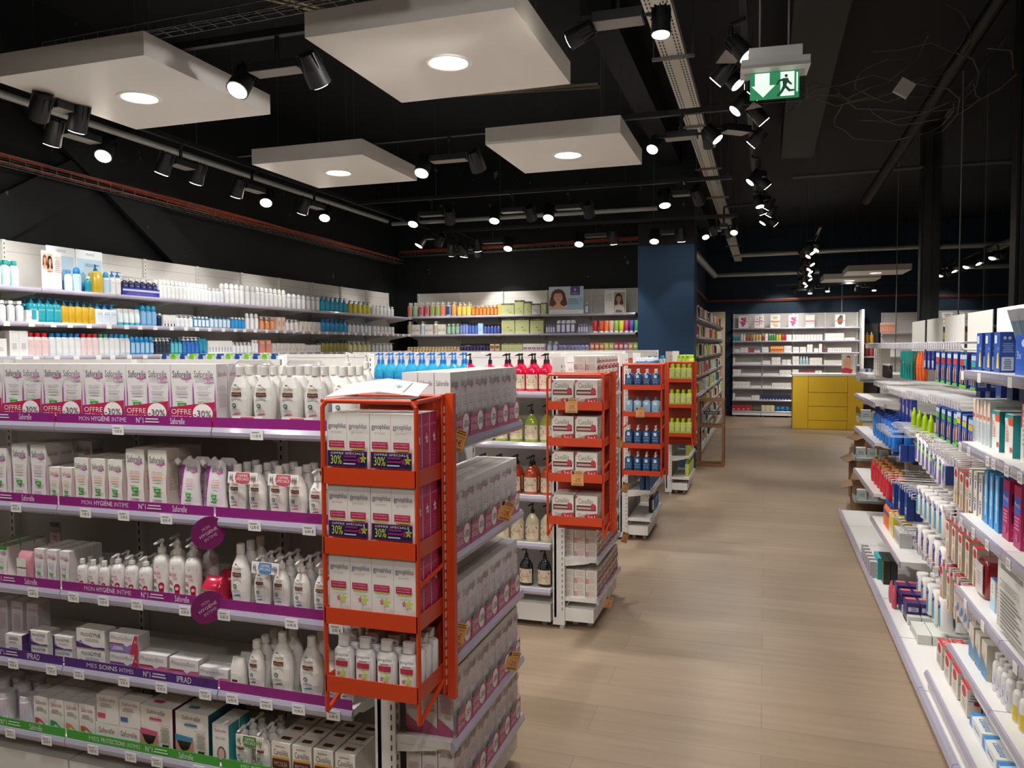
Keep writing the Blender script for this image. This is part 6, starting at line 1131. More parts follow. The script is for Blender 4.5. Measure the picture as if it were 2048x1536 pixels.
hangrow(1957, 762, 2045, 775, 5, .90, carton('hanging_box', 'hanging box', .075, .05, .12, '#1b3a78', '#16306a', front=[('r', .2, .1, .85, .6, '#5d6b82'), ('l', .3, .15, .75, .55, 6, '#2c3a58')]), 'navy box with grey barcode under the top shelf', 'right bay', 1)
brs = bottle('brush_blister', 'blister pack', .035, .02, .17, '#0f8078', '#cfd3d3', 'slab', 'none', .2, n=10, e=3, decor=[('r', .2, .55, .8, .62, '#d9556a')]); brs2 = bottle('brush_blister', 'blister pack', .05, .03, .17, '#e2622a', '#cfd3d3', 'oval', 'none', .2, n=12, e=2.5, decor=[('t', 'Soft', .3, .45, .7, .5, '#f0c9b0')])
hangrow(1801, 702, 1822, 702, 5, .82, brs, 'slim teal brush blister', 'top hooks', 2); hangrow(1827, 702, 1845, 702, 4, .84, brs2, 'orange brush blister', 'top hooks', 1)
hangrow(1850, 702, 1866, 702, 3, .84, carton('hanging_box', 'hanging box', .06, .03, .10, '#1f2f7a', front=[('r', .15, .1, .85, .5, '#a9b0c8'), ('t', 'CE', .3, .6, .7, .75, '#c9d3e2')]), 'small indigo hanging box', 'top hooks', 1)
yel = bottle('shoe_insole_blister', 'blister pack', .06, .03, .145, '#a8cc1e', '#a8cc1e', 'oval', 'none', .2, n=12, e=2.5, hb=1.0, decor=[('c', .5, .9, .3, .06, '#2a3f96')])
hangrow(1823, 815, 1856, 830, 4, .84, yel, 'lime yellow insole blister', 'second row of hooks', 1); hangrow(1800, 788, 1822, 800, 4, .86, carton('hanging_box', 'hanging box', .06, .03, .15, '#2a3f96', front=[('r', .4, .3, .9, .6, '#b9bfd0'), ('r', .0, .3, .25, .9, '#d9907a')]), 'indigo hanging box', 'second row of hooks', 1)
hangrow(1876, 812, 1912, 825, 4, .84, ob3, 'blue toe pad box with green patches', 'second row of hooks', 2); hangrow(1918, 822, 1942, 836, 3, .84, ob4, 'blue pad box with yellow hands', 'second row of hooks', 2)
wbl = bottle('hanging_white_pack', 'blister pack', .07, .06, .15, '#e0dcd8', '#e0dcd8', 'slab', 'none', .3, n=14, e=3.4, decor=[('c', .5, .78, .28, .12, '#1f3f8a'), ('r', .24, .55, .76, .70, '#6fbf46'), ('p', [(.3, .1), (.7, .1), (.72, .55), (.28, .55)], '#6d5aa8')])
wbl2 = bottle('hanging_white_pack', 'blister pack', .07, .06, .15, '#e0dcd8', '#e0dcd8', 'slab', 'none', .3, n=14, e=3.4, decor=[('c', .5, .78, .28, .12, '#1f3f8a'), ('r', .24, .1, .76, .66, '#4a9ab0')])
wbl3 = bottle('hanging_white_pack', 'blister pack', .07, .06, .155, '#e0dcd8', '#e0dcd8', 'slab', 'none', .3, n=14, e=3.4, decor=[('c', .5, .78, .28, .14, '#2a2f86'), ('r', .3, .1, .7, .66, '#5a3f8a'), ('r', .35, .3, .65, .4, '#d9864a')])
hangrow(1832, 868, 1880, 912, 7, .80, wbl, 'white pack with navy and green label', 'third row of hooks', 3)
hangrow(1834, 972, 1880, 1010, 6, .80, wbl2, 'white pack with navy and teal label', 'fourth row of hooks', 3)
hangrow(1834, 1050, 1880, 1095, 5, .80, wbl3, 'white pack with purple label', 'fifth row of hooks', 3)
hangrow(1834, 1145, 1878, 1195, 5, .79, wbl2, 'white pack with navy and teal label', 'sixth row of hooks', 3)
hangrow(1868, 918, 1888, 930, 2, .80, carton('hanging_box', 'hanging box', .07, .04, .09, '#8f8ba0', '#24407f', front=[('r', .1, .2, .5, .9, '#24509f'), ('r', .55, .2, .9, .7, '#bcb9c0')]), 'grey and blue mesh pouch box', 'third row of hooks')
urg = carton('elastic_bandage_box', 'hanging box', .065, .045, .16, '#d9cdbb', '#c9bca8', top='#b8252f', front=[('c', .5, .84, .36, .12, '#b8252f'), ('l', .2, .52, .8, .68, 3, '#9a948a'), ('p', [(.4, .0), (.7, .0), (.75, .25), (.6, .45), (.4, .35)], '#c08a5a')], right=[('t', 'SUPPORT', .3, .1, .6, .9, '#8d7f70')])
hangrow(1912, 935, 1935, 955, 3, .82, urg, 'beige bandage box with red dome', 'third row of hooks', 2)
hangrow(1895, 1042, 1950, 1095, 5, .82, urg, 'beige bandage box with red dome', 'fourth row of hooks', 2)
hangrow(1883, 1130, 1912, 1168, 3, .80, urg, 'beige bandage box with red dome', 'fifth row of hooks', 2)
pz = carton('kids_plaster_pack', 'hanging box', .06, .03, .11, '#b9c9d6', front=[('c', .4, .7, .3, .15, '#d9a487'), ('c', .6, .4, .3, .15, '#4a80b8'), ('c', .3, .25, .2, .1, '#c9705a'), ('r', .1, .85, .9, 1, '#e0dcd4')])
hangrow(1916, 1180, 1948, 1225, 5, .78, pz, 'colourful children plaster pack', 'fifth row of hooks', 2)
hangrow(1787, 967, 1812, 985, 3, .78, carton('hanging_box', 'hanging box', .07, .04, .16, '#17408f', '#12357c', front=[('r', .15, .35, .85, .48, '#aab6cf'), ('r', .15, .22, .85, .33, '#aab6cf'), ('l', .15, .6, .85, .9, 7, '#3f66ae'), ('r', .35, .52, .6, .6, '#9aa6bf')]), 'long navy box with two barcodes', 'far hooks', 2)
hangrow(1785, 880, 1800, 890, 2, .80, carton('hanging_box', 'hanging box', .05, .04, .10, '#24449a', front=[('r', .2, .55, .8, .92, '#b9bcc8'), ('r', .2, .08, .8, .48, '#b9bcc8')]), 'narrow blue box with two labels', 'far hooks', 2)
hangrow(1803, 880, 1825, 890, 3, .88, carton('hanging_box', 'hanging box', .06, .04, .12, '#2a2440', front=[('r', .2, .5, .8, .9, '#8d7f86'), ('r', .2, .1, .8, .45, '#5d5460')]), 'dark plum hanging box', 'far hooks', 1)
# bay shelf with orange and yellow goods, base deck
rr(.2965, 1090, 1765, 1776, 5, bottle('sun_spray_bottle', 'bottle', .05, .045, .17, '#e2702a', '#24499f', 'straight', 'cap', .25, label=(.6, .75, '#3a5aa8', 1.8), capr=.012), 'orange spray bottle with blue cap', 'low far shelf', 1, pl=.77)
rr(.2965, 1090, 1777, 1786, 3, carton('medicine_box', 'medicine box', .07, .06, .13, '#dcc25a', '#cfb544', top='#e0cf3a', front=[('r', .1, .1, .9, .4, '#ddd6c4')]), 'yellow topped carton', 'low far shelf', 1, pl=.77)
rr(.2965, 1110, 1787, 1799, 3, carton('medicine_box', 'medicine box', .07, .07, .09, '#c9c9c6', '#aeb0af', front=[('l', .1, .2, .9, .8, 5, '#9c9c9a'), ('r', 0, .3, .2, .7, '#9a6a5a')]), 'silver grey carton', 'low far shelf', 1, pl=.77)
purp = carton('medicine_box', 'medicine box', .11, .06, .05, '#34256a', '#2a1e5a', top='#34256a', front=[('r', 0, .7, 1, 1, '#4f3a86')], right=[('r', .1, .15, .9, .6, '#b9b4c9'), ('l', .3, .2, .8, .55, 4, '#55506a')], topd=[('r', .05, .1, .35, .9, '#e2704f'), ('r', .5, .2, .9, .8, '#6a2a5a')])
rr(.0855, 1215, 1786, 1815, 3, purp, 'purple flat box with orange corner', 'base deck', 1, stack=2, pl=.70)
rr(.0855, 1260, 1800, 1838, 2, carton('medicine_box', 'medicine box', .2, .06, .045, '#cfd0c8', '#c4c6bd', front=[('r', 0, 0, .1, 1, '#5f8f86'), ('l', .2, .3, .9, .7, 2, '#a3a59c')]), 'long pale carton', 'base deck', 1, pl=.70)
rr(.0855, 1150, 1775, 1786, 2, bottle('pink_blister', 'blister pack', .06, .03, .12, '#c9566a', '#c9566a', 'oval', 'none', .2, n=12), 'pink moulded blister', 'base deck', 0, pl=.66)
rr(.0855, 1100, 1757, 1768, 5, carton('medicine_box', 'medicine box', .05, .04, .14, '#22261c', '#1b1f16', front=[('l', .1, .1, .9, .9, 6, '#8a9a2a')]), 'black and lime striped box', 'base deck', 1, pl=.68)
rr(.0855, 1100, 1748, 1756, 4, carton('medicine_box', 'medicine box', .05, .04, .13, '#2aa3ac', '#1f8f98', front=[('l', .2, .2, .8, .8, 3, '#bfe0e0')]), 'turquoise box', 'base deck', 1, pl=.66)
rr(.0855, 1060, 1722, 1742, 6, carton('wire_stand_pack', 'hanging box', .04, .04, .10, '#c9c3c4', '#a9a3a6', front=[('r', .2, .1, .8, .3, '#a05a6a'), ('l', .2, .4, .8, .8, 3, '#8d8a8c')]), 'clear and pink blister', 'base deck far end', 0, pl=.62)
# far end shelves of the right run
rr(1.2745, 690, 1765, 1776, 6, bottle('black_jar', 'jar', .05, .04, .10, '#2a2320', '#d9d9d9', 'slab', 'cap', .2, n=10, e=3, capr=.02), 'black jar with clear lid', 'far right top shelf', 0, pl=.80, stack=1)
rr(1.2745, 660, 1748, 1764, 4, carton('medicine_box', 'medicine box', .07, .06, .22, '#dcd6cb', '#d3ccc0', top='#e0cf3a', front=[('l', .2, .2, .8, .8, 6, '#b5a9b5')]), 'tall cream box with yellow top', 'far right top shelf', 0, pl=.80)
bt = bottle('mouthwash_bottle', 'bottle', .075, .06, .21, '#1b66bf', '#123f8f', 'square', 'cap', .15, True, e=3, capr=.02, label=(.1, .7, '#2a7fd4'), decor=lines('#bcd7f0', 'HEXTRIL', '#e0ecf6'), n=14)
rr(.8145, 790, 1745, 1790, 7, bt, 'blue mouthwash bottle', 'far right second shelf', 1, pl=.79)
rt_ = bottle('mouthwash_bottle', 'bottle', .075, .06, .19, '#c4202e', '#b98a4a', 'square', 'cap', .15, True, e=3, capr=.02, label=(.1, .7, '#d0303c'), decor=lines('#f0c4c4'), n=14)
rr(.4545, 860, 1741, 1778, 6, rt_, 'red mouthwash bottle', 'far right third shelf', 1, pl=.79)
rr(.4545, 960, 1744, 1766, 0 or 5, carton('medicine_box', 'medicine box', .05, .05, .16, '#3a86cf', '#c9c2c4', front=[('r', 0, .8, 1, 1, '#dcd3c9'), ('p', [(0, .3), (1, .5), (1, .1)], '#bcd7f0')]), 'blue and white upright box', 'far right fourth shelf', 0, pl=.70) if False else None
# acrylic trays on the very end
for k, (u, v, vv) in enumerate(((1722, 757, 1), (1722, 838, 2), (1712, 912, 3), (1714, 995, 4))):
    p = P(u, v, y=7.46); r = empty('acrylic_tray', (p.x, 7.46, p.z-.02)); tag(r, f"white angled tray with clear front at the far end, {ordn(k+1)} from top", 'tray', 'acrylic trays at the far end of the right shelving')
    MB().box(-.03, 1.16-p.x, -.16, .10, 0, .022, '#dedbd8').box(-.03, -.02, -.16, .10, .022, .04, '#dedbd8').build('tray_body', r); MB().box(-.032, -.028, -.16, .10, .0, .13, mat('#e6eaea', .05, 0, 'clear')).box(-.03, .3, -.163, -.160, 0, .11, mat('#e6eaea', .05, 0, 'clear')).build('clear_guard', r)
    for q in range(3):
        c_ = ['#e0dfdb', '#dadad6', '#e3e3e0'][q]; pb = carton('small_carton', 'carton', .075, .05, .085-.01*q, c_, front=[('r', .4, 0, .7, 1, '#2360b0') if k == 0 else ('l', .2, .3, .8, .6, 2, '#9d9b98')])
        pb.put((p.x+.03+.09*q, 7.39, p.z+.003), 0, f"small white carton in an acrylic tray, {ordn(q+1)} from left, {['uppermost','second','third','lowest'][k]} tray", 'cartons in the acrylic trays')
tag(MB().box(1.14, 1.18, 7.26, 7.32, 0, 1.30, '#cfccc8').build('end_post'), 'white post carrying the angled trays at the far end', 'post')
# open cardboard cartons
def cbox(x, y, z, w_, d_, h_, rz, label):
    r = empty('cardboard_box', (x, y, z), rz); tag(r, label, 'cardboard box'); c = mat_card
    m = MB().box(-w_/2, w_/2, -d_/2, -d_/2+.006, 0, h_, c).box(-w_/2, w_/2, d_/2-.006, d_/2, 0, h_, c).box(-w_/2, -w_/2+.006, -d_/2+.006, d_/2-.006, 0, h_, c).box(w_/2-.006, w_/2, -d_/2+.006, d_/2-.006, 0, h_, c).box(-w_/2, w_/2, -d_/2, d_/2, 0, .005, c); m.build('box_body', r)
    for s_, ax in ((-1, 'x'), (1, 'x'), (-1, 'y'), (1, 'y')):
        f = MB(); L_ = .10
        if ax == 'x': f.add([(s_*w_/2, -d_/2, h_), (s_*w_/2, d_/2, h_), (s_*(w_/2+L_*.9), d_/2-.02, h_-L_*.35), (s_*(w_/2+L_*.9), -d_/2+.02, h_-L_*.35)], [(0, 1, 2, 3)], c); f.add([(s_*w_/2, -d_/2, h_-.004), (s_*w_/2, d_/2, h_-.004), (s_*(w_/2+L_*.9), d_/2-.02, h_-L_*.35-.004), (s_*(w_/2+L_*.9), -d_/2+.02, h_-L_*.35-.004)], [(3, 2, 1, 0)], c)
        else: f.add([(-w_/2, s_*d_/2, h_), (w_/2, s_*d_/2, h_), (w_/2-.02, s_*(d_/2+L_*.6), h_+L_*.6), (-w_/2+.02, s_*(d_/2+L_*.6), h_+L_*.6)], [(0, 1, 2, 3)], c); f.add([(-w_/2, s_*d_/2, h_-.004), (w_/2, s_*d_/2, h_-.004), (w_/2-.02, s_*(d_/2+L_*.6), h_+L_*.6-.004), (-w_/2+.02, s_*(d_/2+L_*.6), h_+L_*.6-.004)], [(3, 2, 1, 0)], c)
        f.build('flap', r)
mat_card = mat('#86684a', .85)
cbox(1.05, 8.25, 0, .45, .38, .42, .1, 'open brown cardboard carton behind the right shelving'); cbox(.98, 7.75, 0, .42, .36, .24, -.05, 'smaller brown cardboard carton at the far end of the right shelving')
cbox(1.03, 8.25, .43, .30, .28, .20, .3, 'brown cardboard carton stacked on top of the other cartons')
# ================= yellow counter =================
YE = mat('#ecbf22', .5); cx0, cx1, cy = .485, 1.66, 15.0
r = empty('counter', (cx0, cy, 0)); tag(r, 'yellow service counter with white worktop and three central drawers', 'counter'); W_ = cx1-cx0
MB().box(0.001, W_-.001, .012, .60, 0, .955, mat('#5c4307', .7)).box(-.001, .001, .012, .6, 0, .955, YE).box(W_-.001, W_+.001, .012, .6, 0, .955, YE).build('counter_body', r); MB().box(-.01, W_+.01, -.01, .62, .955, .995, '#e6e3dd').build('worktop', r)  # core coloured dark to put shade into the gaps between the yellow fronts
for x0_, x1_ in ((.0, .260), (.918, W_)): MB().box(x0_, x1_, 0, .011, .003, .95, YE).build('side_panel', r)
MB().box(.266, .912, 0, .011, .003, .155, YE).build('kick_panel', r)
for k, (a_, b_) in enumerate(((.162, .406), (.414, .656), (.664, .912+.035))):
    d_ = MB().box(.266, .912, -.001, .011, a_, b_, YE).build('drawer', r); MB().loft([(0, .006, .006, '#3a3328'), (.004, .006, .006, '#3a3328')], 10).build('lock', d_).matrix_local = Matrix.Translation((.87, -.001, b_-.05)) @ Matrix.Rotation(math.pi/2, 4, 'X')
    MB().tube([(.58, -.003, b_-.04), (.574, -.004, b_-.075)], .0018, '#8a7a3a', 5).build('key', d_)
o = poster('counter_poster', 1683, 1715, 708, 747, 'clear stand poster of a seated person with red flowers on the yellow counter', [('r', 0, 0, 1, 1, '#b9aea0'), ('p', [(.1, .2), (.55, .2), (.62, .6), (.4, .95), (.15, .7)], '#c08d70'), ('c', .42, .82, .12, .1, '#3d2a22'), ('c', .4, .74, .1, .11, '#c99678'), ('p', [(0, .05), (.6, .0), (.7, .2), (.3, .3), (0, .25)], '#a3202c'), ('r', .75, 0, 1, 1, '#dcdcd8')]+[('r', .78, .05+.08*k, .97, .08+.08*k, '#6a6a68') for k in range(11)], '#d6d6d2', 'S', 15.2); o.location.z = .9955
# ================= far wall shelving =================
ZF = [.10, .335, .585, .845, 1.08, 1.335, 1.58, 1.85]
fx0 = [-.66, -.07, .55, 1.17]; fwd = [.59, .62, .62, .65]
for k in range(4): bay((fx0[k], 17.52, 0), 0, fwd[k], 2.185, ZF, .28, f"white shelving bay on the far blue wall, {ordn(k+1)} from left", lastpost=(k == 3), group='bays on the far wall', back='#b5b0aa')
tag(MB().box(1.835, 1.88, 17.0, 17.52, 0, 2.22, '#dedbd6').build('divider_panel'), 'tall white end panel closing the far wall shelving', 'panel')
tag(MB().box(1.50, 1.515, 17.56, 17.58, 2.19, 3.0, '#a9a9a6').build('wall_conduit'), 'thin grey conduit rising above the far shelving', 'conduit')
YF = 17.255; FR = lambda lev, v, a, b, n, pr, ds, wh, back=0, **k: row('S', YF, ZF[lev]+.0305, v, a, b, n, pr, ds, wh, back=back, **k)
FN = ['bottom far shelf', 'second lowest far shelf', 'third lowest far shelf', 'fourth far shelf', 'fifth far shelf', 'third far shelf', 'second far shelf', 'top far shelf']
FN = ['far wall bottom shelf', 'far wall seventh shelf', 'far wall sixth shelf', 'far wall fifth shelf', 'far wall fourth shelf', 'far wall third shelf', 'far wall second shelf', 'far wall top shelf']
def plant(c1, kind): 
    if kind == 'berry': return [('c', .4, .72, .16, .12, c1), ('c', .62, .6, .16, .12, c1), ('c', .35, .42, .16, .11, c1), ('c', .6, .36, .15, .11, c1), ('c', .45, .22, .15, .11, c1), ('c', .7, .78, .1, .08, c1), ('r', .0, .48, 1, .53, '#cf3a5c')]
    if kind == 'almond': return [('c', .5, .85, .35, .05, '#b5a06a'), ('c', .5, .72, .3, .05, '#d0b070'), ('r', 0, .48, 1, .54, '#cf3a5c'), ('c', .5, .45, .42, .06, '#c9995a'), ('c', .5, .25, .35, .05, '#d9a34a'), ('c', .6, .12, .3, .05, '#b88a5a')]
    if kind == 'spray': return [('p', [(.45, .1), (.5, .1), (.6, .9), (.5, .95)], '#8a6a5a')]+[('c', .3+.4*(k % 2), .25+.11*k, .1, .05, c1) for k in range(6)]+[('r', 0, .48, 1, .53, '#cf3a5c')]
    if kind == 'fig': return [('c', .5, .5, .28, .34, c1), ('c', .6, .7, .2, .2, '#7a6a44'), ('p', [(.2, .6), (.5, .95), (.8, .9), (.6, .7)], '#4a4a30'), ('r', 0, .46, 1, .52, '#cf3a5c')]
    return [('r', 0, .2, 1, .45, '#cfc9c6'), ('r', 0, .46, 1, .53, '#cf3a5c')]
for k, (a, b, kd, c, ds) in enumerate(((1477, 1496, 'berry', '#b0356a', 'purple berries'), (1509, 1528, 'spray', '#b98aa3', 'a pink flower spray'), (1541, 1560, 'almond', '#c9995a', 'almonds and leaves'), (1577, 1596, 'berry', '#b0356a', 'purple berries, right of the almonds'), (1611, 1629, 'bare', '#ccc', 'only a pink band'), (1670, 1690, 'fig', '#6a5530', 'dark figs'))):
    o = poster('plant_card', a, b, 633, 658, f'white card with {ds} on the far wall top shelf', plant(c, kd), '#e6e4e1', 'S', YF+.02); o.location.z = ZF[7]+.0305
wb_ = lambda h, w_=.05, c='#dcd9d4': carton('white_carton', 'carton', w_, .05, h, c, front=[('l', .25, .4, .75, .6, 2, '#b9b4ae')])
sb = lambda c, cap='#e3e1de', h=.14: bottle('care_bottle', 'bottle', .05, .045, h, c, cap, 'straight', 'cap', .25, n=10, small=True)
FR(6, 680, 1466, 1480, 3, sb('#2f8a9c', '#2f8a9c', .11), 'teal bottle', FN[6]); FR(6, 680, 1481, 1491, 2, sb('#e0c9c6', '#ece9e6', .15), 'pale pink bottle', FN[6]); FR(6, 680, 1492, 1504, 2, sb('#b0602e', '#5a3a2a'), 'brown orange bottle', FN[6]); FR(6, 680, 1505, 1523, 3, tube('cream_tube', 'tube', .05, .035, .13, '#cfa94a', '#e6e3dd', small=True), 'ochre tube', FN[6]); FR(6, 680, 1524, 1529, 1, sb('#9a4a2a', '#e3e1de'), 'rust bottle', FN[6])
FR(6, 680, 1530, 1536, 1, wb_(.15), 'white carton left of green bottles', FN[6]); FR(6, 680, 1537, 1551, 3, sb('#3f8a4a', '#e3e1de', .14), 'green bottle', FN[6]); FR(6, 680, 1552, 1562, 2, sb('#c9b32f', '#7a8a3a', .15), 'yellow bottle', FN[6]); FR(6, 680, 1563, 1573, 2, sb('#b3302f', '#5f1f22', .15), 'red bottle', FN[6])
FR(6, 680, 1573, 1583, 2, wb_(.12, .06), 'white carton', FN[6]+', second bay'); FR(6, 680, 1585, 1645, 10, wb_(.12), 'white carton', FN[6]+', third bay'); FR(6, 680, 1650, 1688, 8, wb_(.14, .045), 'white carton', FN[6]+', fourth bay'); FR(6, 680, 1689, 1710, 4, wb_(.05, .06), 'low white carton', FN[6]+', fourth bay')
FR(5, 704, 1470, 1480, 1, wb_(.07, .1), 'low white carton at left', FN[5]); FR(5, 704, 1481, 1496, 2, wb_(.10, .07), 'white carton', FN[5]+', first bay'); FR(5, 704, 1497, 1508, 2, wb_(.09, .05, '#a01c2c'), 'dark red carton', FN[5]); FR(5, 704, 1509, 1520, 1, wb_(.04, .12), 'flat white carton', FN[5])
FR(5, 704, 1524, 1537, 2, wb_(.11, .07), 'white carton', FN[5]+', second bay'); FR(5, 704, 1541, 1567, 6, carton('orange_carton', 'carton', .05, .05, .13, '#dd8a2f', front=[('r', 0, .3, 1, .55, '#c9501f'), ('c', .5, .7, .3, .15, '#f0d9a0')]), 'orange carton', FN[5]); FR(5, 704, 1568, 1583, 2, wb_(.135, .08), 'tall white carton', FN[5]+', second bay')
FR(5, 704, 1586, 1598, 2, wb_(.11, .06), 'white carton', FN[5]+', third bay left'); FR(5, 704, 1600, 1612, 2, wb_(.11, .06), 'white carton', FN[5]+', third bay middle'); FR(5, 704, 1614, 1625, 2, wb_(.16, .05), 'tall white carton', FN[5]+', third bay'); FR(5, 704, 1628, 1637, 1, wb_(.08, .09), 'low white carton', FN[5]+', third bay'); FR(5, 704, 1638, 1644, 1, wb_(.17, .06), 'tallest white carton', FN[5]+', third bay')
FR(5, 704, 1648, 1654, 1, wb_(.06, .06, '#8c1c30'), 'small dark red carton', FN[5]+', fourth bay'); FR(5, 704, 1655, 1703, 10, wb_(.09, .04), 'narrow white carton', FN[5]+', fourth bay')
FR(4, 728, 1466, 1470, 1, wb_(.14, .04), 'tall white carton at left', FN[4]); FR(4, 728, 1471, 1522, 9, wb_(.05, .055), 'low white carton', FN[4]+', first bay'); FR(4, 728, 1525, 1541, 3, wb_(.08, .055), 'white carton', FN[4]+', second bay left'); FR(4, 728, 1543, 1561, 3, wb_(.15, .06), 'tall white carton', FN[4]+', second bay'); FR(4, 728, 1564, 1582, 2, wb_(.10, .08), 'broad white carton', FN[4]+', second bay')
FR(4, 728, 1585, 1598, 2, wb_(.17, .06, '#d6d0c6'), 'tall cream carton', FN[4]+', third bay'); FR(4, 728, 1599, 1617, 3, sb('#9fc0bf', '#dfe3e2', .16), 'pale aqua bottle', FN[4]); FR(4, 728, 1619, 1644, 4, wb_(.14, .06, '#cfc6ba'), 'beige carton', FN[4]+', third bay'); FR(4, 728, 1648, 1690, 7, wb_(.09, .055, '#cfc9bf'), 'cream carton', FN[4]+', fourth bay')
FR(3, 750, 1466, 1482, 3, wb_(.13, .055), 'white carton', FN[3]+', first bay left'); FR(3, 750, 1483, 1522, 7, wb_(.05, .055), 'low white carton', FN[3]+', first bay'); FR(3, 750, 1526, 1558, 6, wb_(.05, .055), 'low white carton', FN[3]+', second bay'); FR(3, 750, 1559, 1582, 3, wb_(.12, .08), 'white carton', FN[3]+', second bay right'); FR(3, 750, 1585, 1597, 2, wb_(.13, .06), 'white carton', FN[3]+', third bay left'); FR(3, 750, 1607, 1629, 5, wb_(.1, .045, '#b02234'), 'red and white carton', FN[3]); FR(3, 750, 1630, 1644, 2, wb_(.11, .06), 'white carton', FN[3]+', third bay right'); FR(3, 750, 1647, 1680, 7, wb_(.06, .045), 'low white carton', FN[3]+', fourth bay')
FR(2, 773, 1466, 1500, 5, wb_(.13, .07), 'white carton', FN[2]+', first bay'); FR(2, 773, 1501, 1522, 4, wb_(.05, .055), 'low white carton', FN[2]+', first bay'); FR(2, 773, 1525, 1543, 3, wb_(.05, .06), 'low white carton', FN[2]+', second bay'); FR(2, 773, 1544, 1582, 5, wb_(.11, .075), 'white carton', FN[2]+', second bay')
FR(1, 797, 1466, 1470, 1, wb_(.13, .04), 'tall white carton', FN[1]); FR(1, 797, 1471, 1502, 6, wb_(.05, .055), 'low white carton', FN[1]); FR(1, 797, 1503, 1519, 3, wb_(.09, .05), 'white carton', FN[1]+', first bay'); FR(1, 797, 1521, 1582, 10, carton('navy_carton', 'carton', .065, .06, .11, '#1c2748', front=[('r', .1, .05, .5, .2, '#c9cfdd')]), 'navy carton', FN[1])
FR(0, 818, 1464, 1503, 4, carton('red_carton', 'carton', .1, .07, .11, '#a81c28', front=[('l', .1, .2, .6, .35, 1, '#e0b9b4')]), 'deep red carton', FN[0]); FR(0, 818, 1505, 1511, 1, sb('#6a5f52', '#3a3430', .09), 'small dark jar', FN[0]); FR(0, 818, 1523, 1549, 3, wb_(.12, .08, '#cfc09a'), 'cream and straw carton', FN[0]); FR(0, 818, 1551, 1579, 3, bottle('blue_tub', 'jar', .09, .07, .10, '#1f6ea0', '#1f6ea0', 'slab', 'cap', .3, n=12, small=True, capr=.035), 'blue tub', FN[0])
# unit right of the end panel
bay((1.90, 17.52, 0), 0, .30, 1.95, [.3, .75, 1.25, 1.52], .28, 'dark gap shelving with amber bottles beside the end panel', group=None, back='#4b4a49')
row('S', YF, 1.5505, 672, 1722, 1748, 3, bottle('oil_pump_bottle', 'bottle', .07, .05, .22, '#c9962a', '#e3e1dd', 'square', 'pump', .2, True, n=10, small=True), 'amber oil bottle with white pump', 'right of far end panel', back=1)
row('S', YF, 1.2805, 697, 1722, 1747, 3, bottle('red_pump_bottle', 'bottle', .07, .05, .19, '#a8443c', '#e3e1dd', 'square', 'cap', .2, True, n=10, small=True), 'red bottle with white cap', 'right of far end panel', back=1)
bay((2.24, 17.45, 0), 0, .9, 2.16, [.3, .8, 1.25, 1.72], .28, 'white shelving bay far right behind the wire hooks', group=None, back='#d6d3ce')
row('S', 17.19, 1.7505, 655, 1760, 1790, 7, carton('peach_carton', 'carton', .08, .05, .20, '#d98a62', front=[('r', 0, .8, 1, 1, '#e9c9b5'), ('l', .2, .2, .8, .6, 3, '#efd3c0')]), 'peach and white carton', 'far right bay')
# ================= corridor shelving (facing the aisle) =================
ZC = [.06, .34, .585, .84, 1.09, 1.345, 1.60, 1.85]
k = 0; y = 10.3
while y < 16.2:
    bay((-1.16, y, 0), math.pi/2, .62, 2.13, ZC, .34, f"white shelving bay on the blue corridor wall, {ordn(k+1)} from the pillar", lastpost=(y+.62 > 16.2), group='bays of the corridor shelving', back='#a9a49e'); y += .62; k += 1
tag(MB().box(-1.16, -.78, 16.53, 16.57, 0, 2.2, mat('#cdb896', .6)).build('wood_end_panel'), 'pale plywood end panel closing the corridor shelving', 'panel')
pal = ['#e2dfdb', '#dcd6d0', '#1f2024', '#c9405a', '#e3b9b4', '#cf9a5a', '#3a3f4a', '#e6e4e0', '#b0c23a', '#2a6f78', '#d96a50', '#d9d2c4', '#5a2a3a']
nm_ = {'#e2dfdb': 'white', '#dcd6d0': 'off white', '#1f2024': 'black', '#c9405a': 'pinkish red', '#e3b9b4': 'pale pink', '#cf9a5a': 'ochre', '#3a3f4a': 'slate grey', '#e6e4e0': 'bright white', '#b0c23a': 'lime', '#2a6f78': 'petrol blue', '#d96a50': 'coral', '#d9d2c4': 'cream', '#5a2a3a': 'wine red'}
protos = []
rnd = random.Random(11)
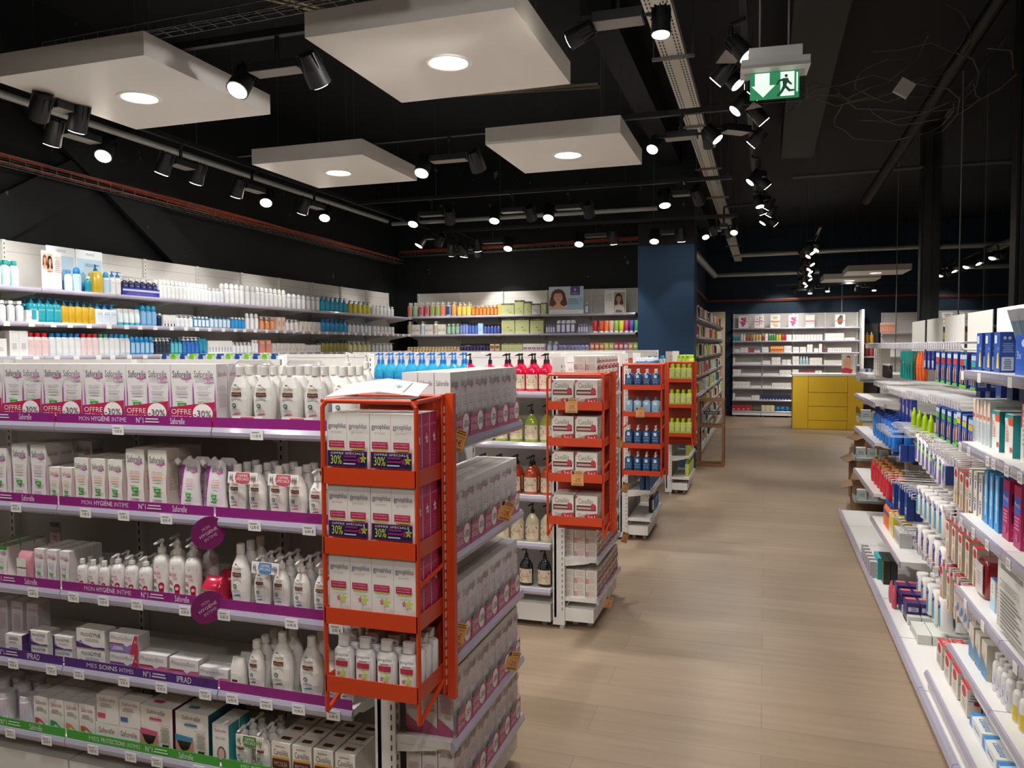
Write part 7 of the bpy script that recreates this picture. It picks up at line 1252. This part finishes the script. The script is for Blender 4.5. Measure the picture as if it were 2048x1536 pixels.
for c in pal:
    for kd in range(3):
        if kd == 0: protos.append((carton('care_carton', 'carton', .07, .05, .15, c, front=[('r', .2, .55, .8, .7, '#8d8a86'), ('l', .2, .2, .8, .4, 2, '#a9a5a0')]), f'{nm_[c]} carton'))
        elif kd == 1: protos.append((bottle('care_bottle', 'bottle', .055, .045, .16, c, '#2b2b2d' if c in ('#e2dfdb', '#cf9a5a') else '#e3e1de', 'straight', 'cap', .25, n=10, small=True), f'{nm_[c]} bottle'))
        else: protos.append((tube('cream_tube', 'tube', .05, .035, .14, c, '#dedbd6' if c != '#e2dfdb' else '#c9405a', small=True), f'{nm_[c]} squeeze tube'))
cnt = {}
for li, z in enumerate(ZC):
    y = 10.36; i = 0
    while y < 16.38:
        pr, ds = rnd.choice(protos); n = rnd.choice((1, 2, 2, 3))
        for q in range(n):
            key = (ds, li); cnt[key] = cnt.get(key, 0)+1
            pr.put((-.815-.03-rnd.uniform(0, .05), y, z+.0305), math.pi/2, f"{ds}, {ordn(min(cnt[key], 39))} of its kind from the pillar, corridor {['bottom','eighth','seventh','sixth','fifth','fourth','third','second'][li]} shelf" if li in (0, 7) else f"{ds}, {ordn(min(cnt[key], 39))} of its kind from pillar, {ordn(8-li)} corridor shelf", f"{ds} shelf {li}"); y += pr.w+.012
        y += rnd.choice((.01, .03, .10))
# ================= wooden display stand =================
WD = mat('#8a6242', .55); r = empty('wooden_display_stand', (-.795, 9.93, 0)); tag(r, 'slim open wooden frame display stand in the aisle with a dark plaque', 'display stand'); w_ = .325; h_ = .845
for x in (0, w_-.03):
    for y in (0, .25): MB().box(x, x+.03, y, y+.03, 0 if True else 0, h_, WD).build('post', r)
for y in (0, .25):
    for z in (.0, .49, h_-.03): MB().box(.03, w_-.03, y, y+.03, z, z+.03, WD).build('crossbar', r)
for x in (0, w_-.03):
    for z in (.0, .49, h_-.03): MB().box(x+.0, x+.03, .03, .25, z, z+.03, WD).build('side_bar', r)
MB().box(.03, w_-.03, .03, .25, .50, .512, WD).build('shelf_board', r); MB().box(.03, w_-.03, .012, .016, .52, h_-.03, mat('#eef1f0', .05, 0, 'clear')).build('clear_panel', r)
MB().box(.075, .27, .004, .011, .655, .695, '#1b2c26').decor([('t', 'KLORANE', .14, .28, .86, .72, '#c9d3cd')], lambda a, b, L: (.075+.195*a, .004-.0006*L, .655+.04*b)).build('plaque', r)
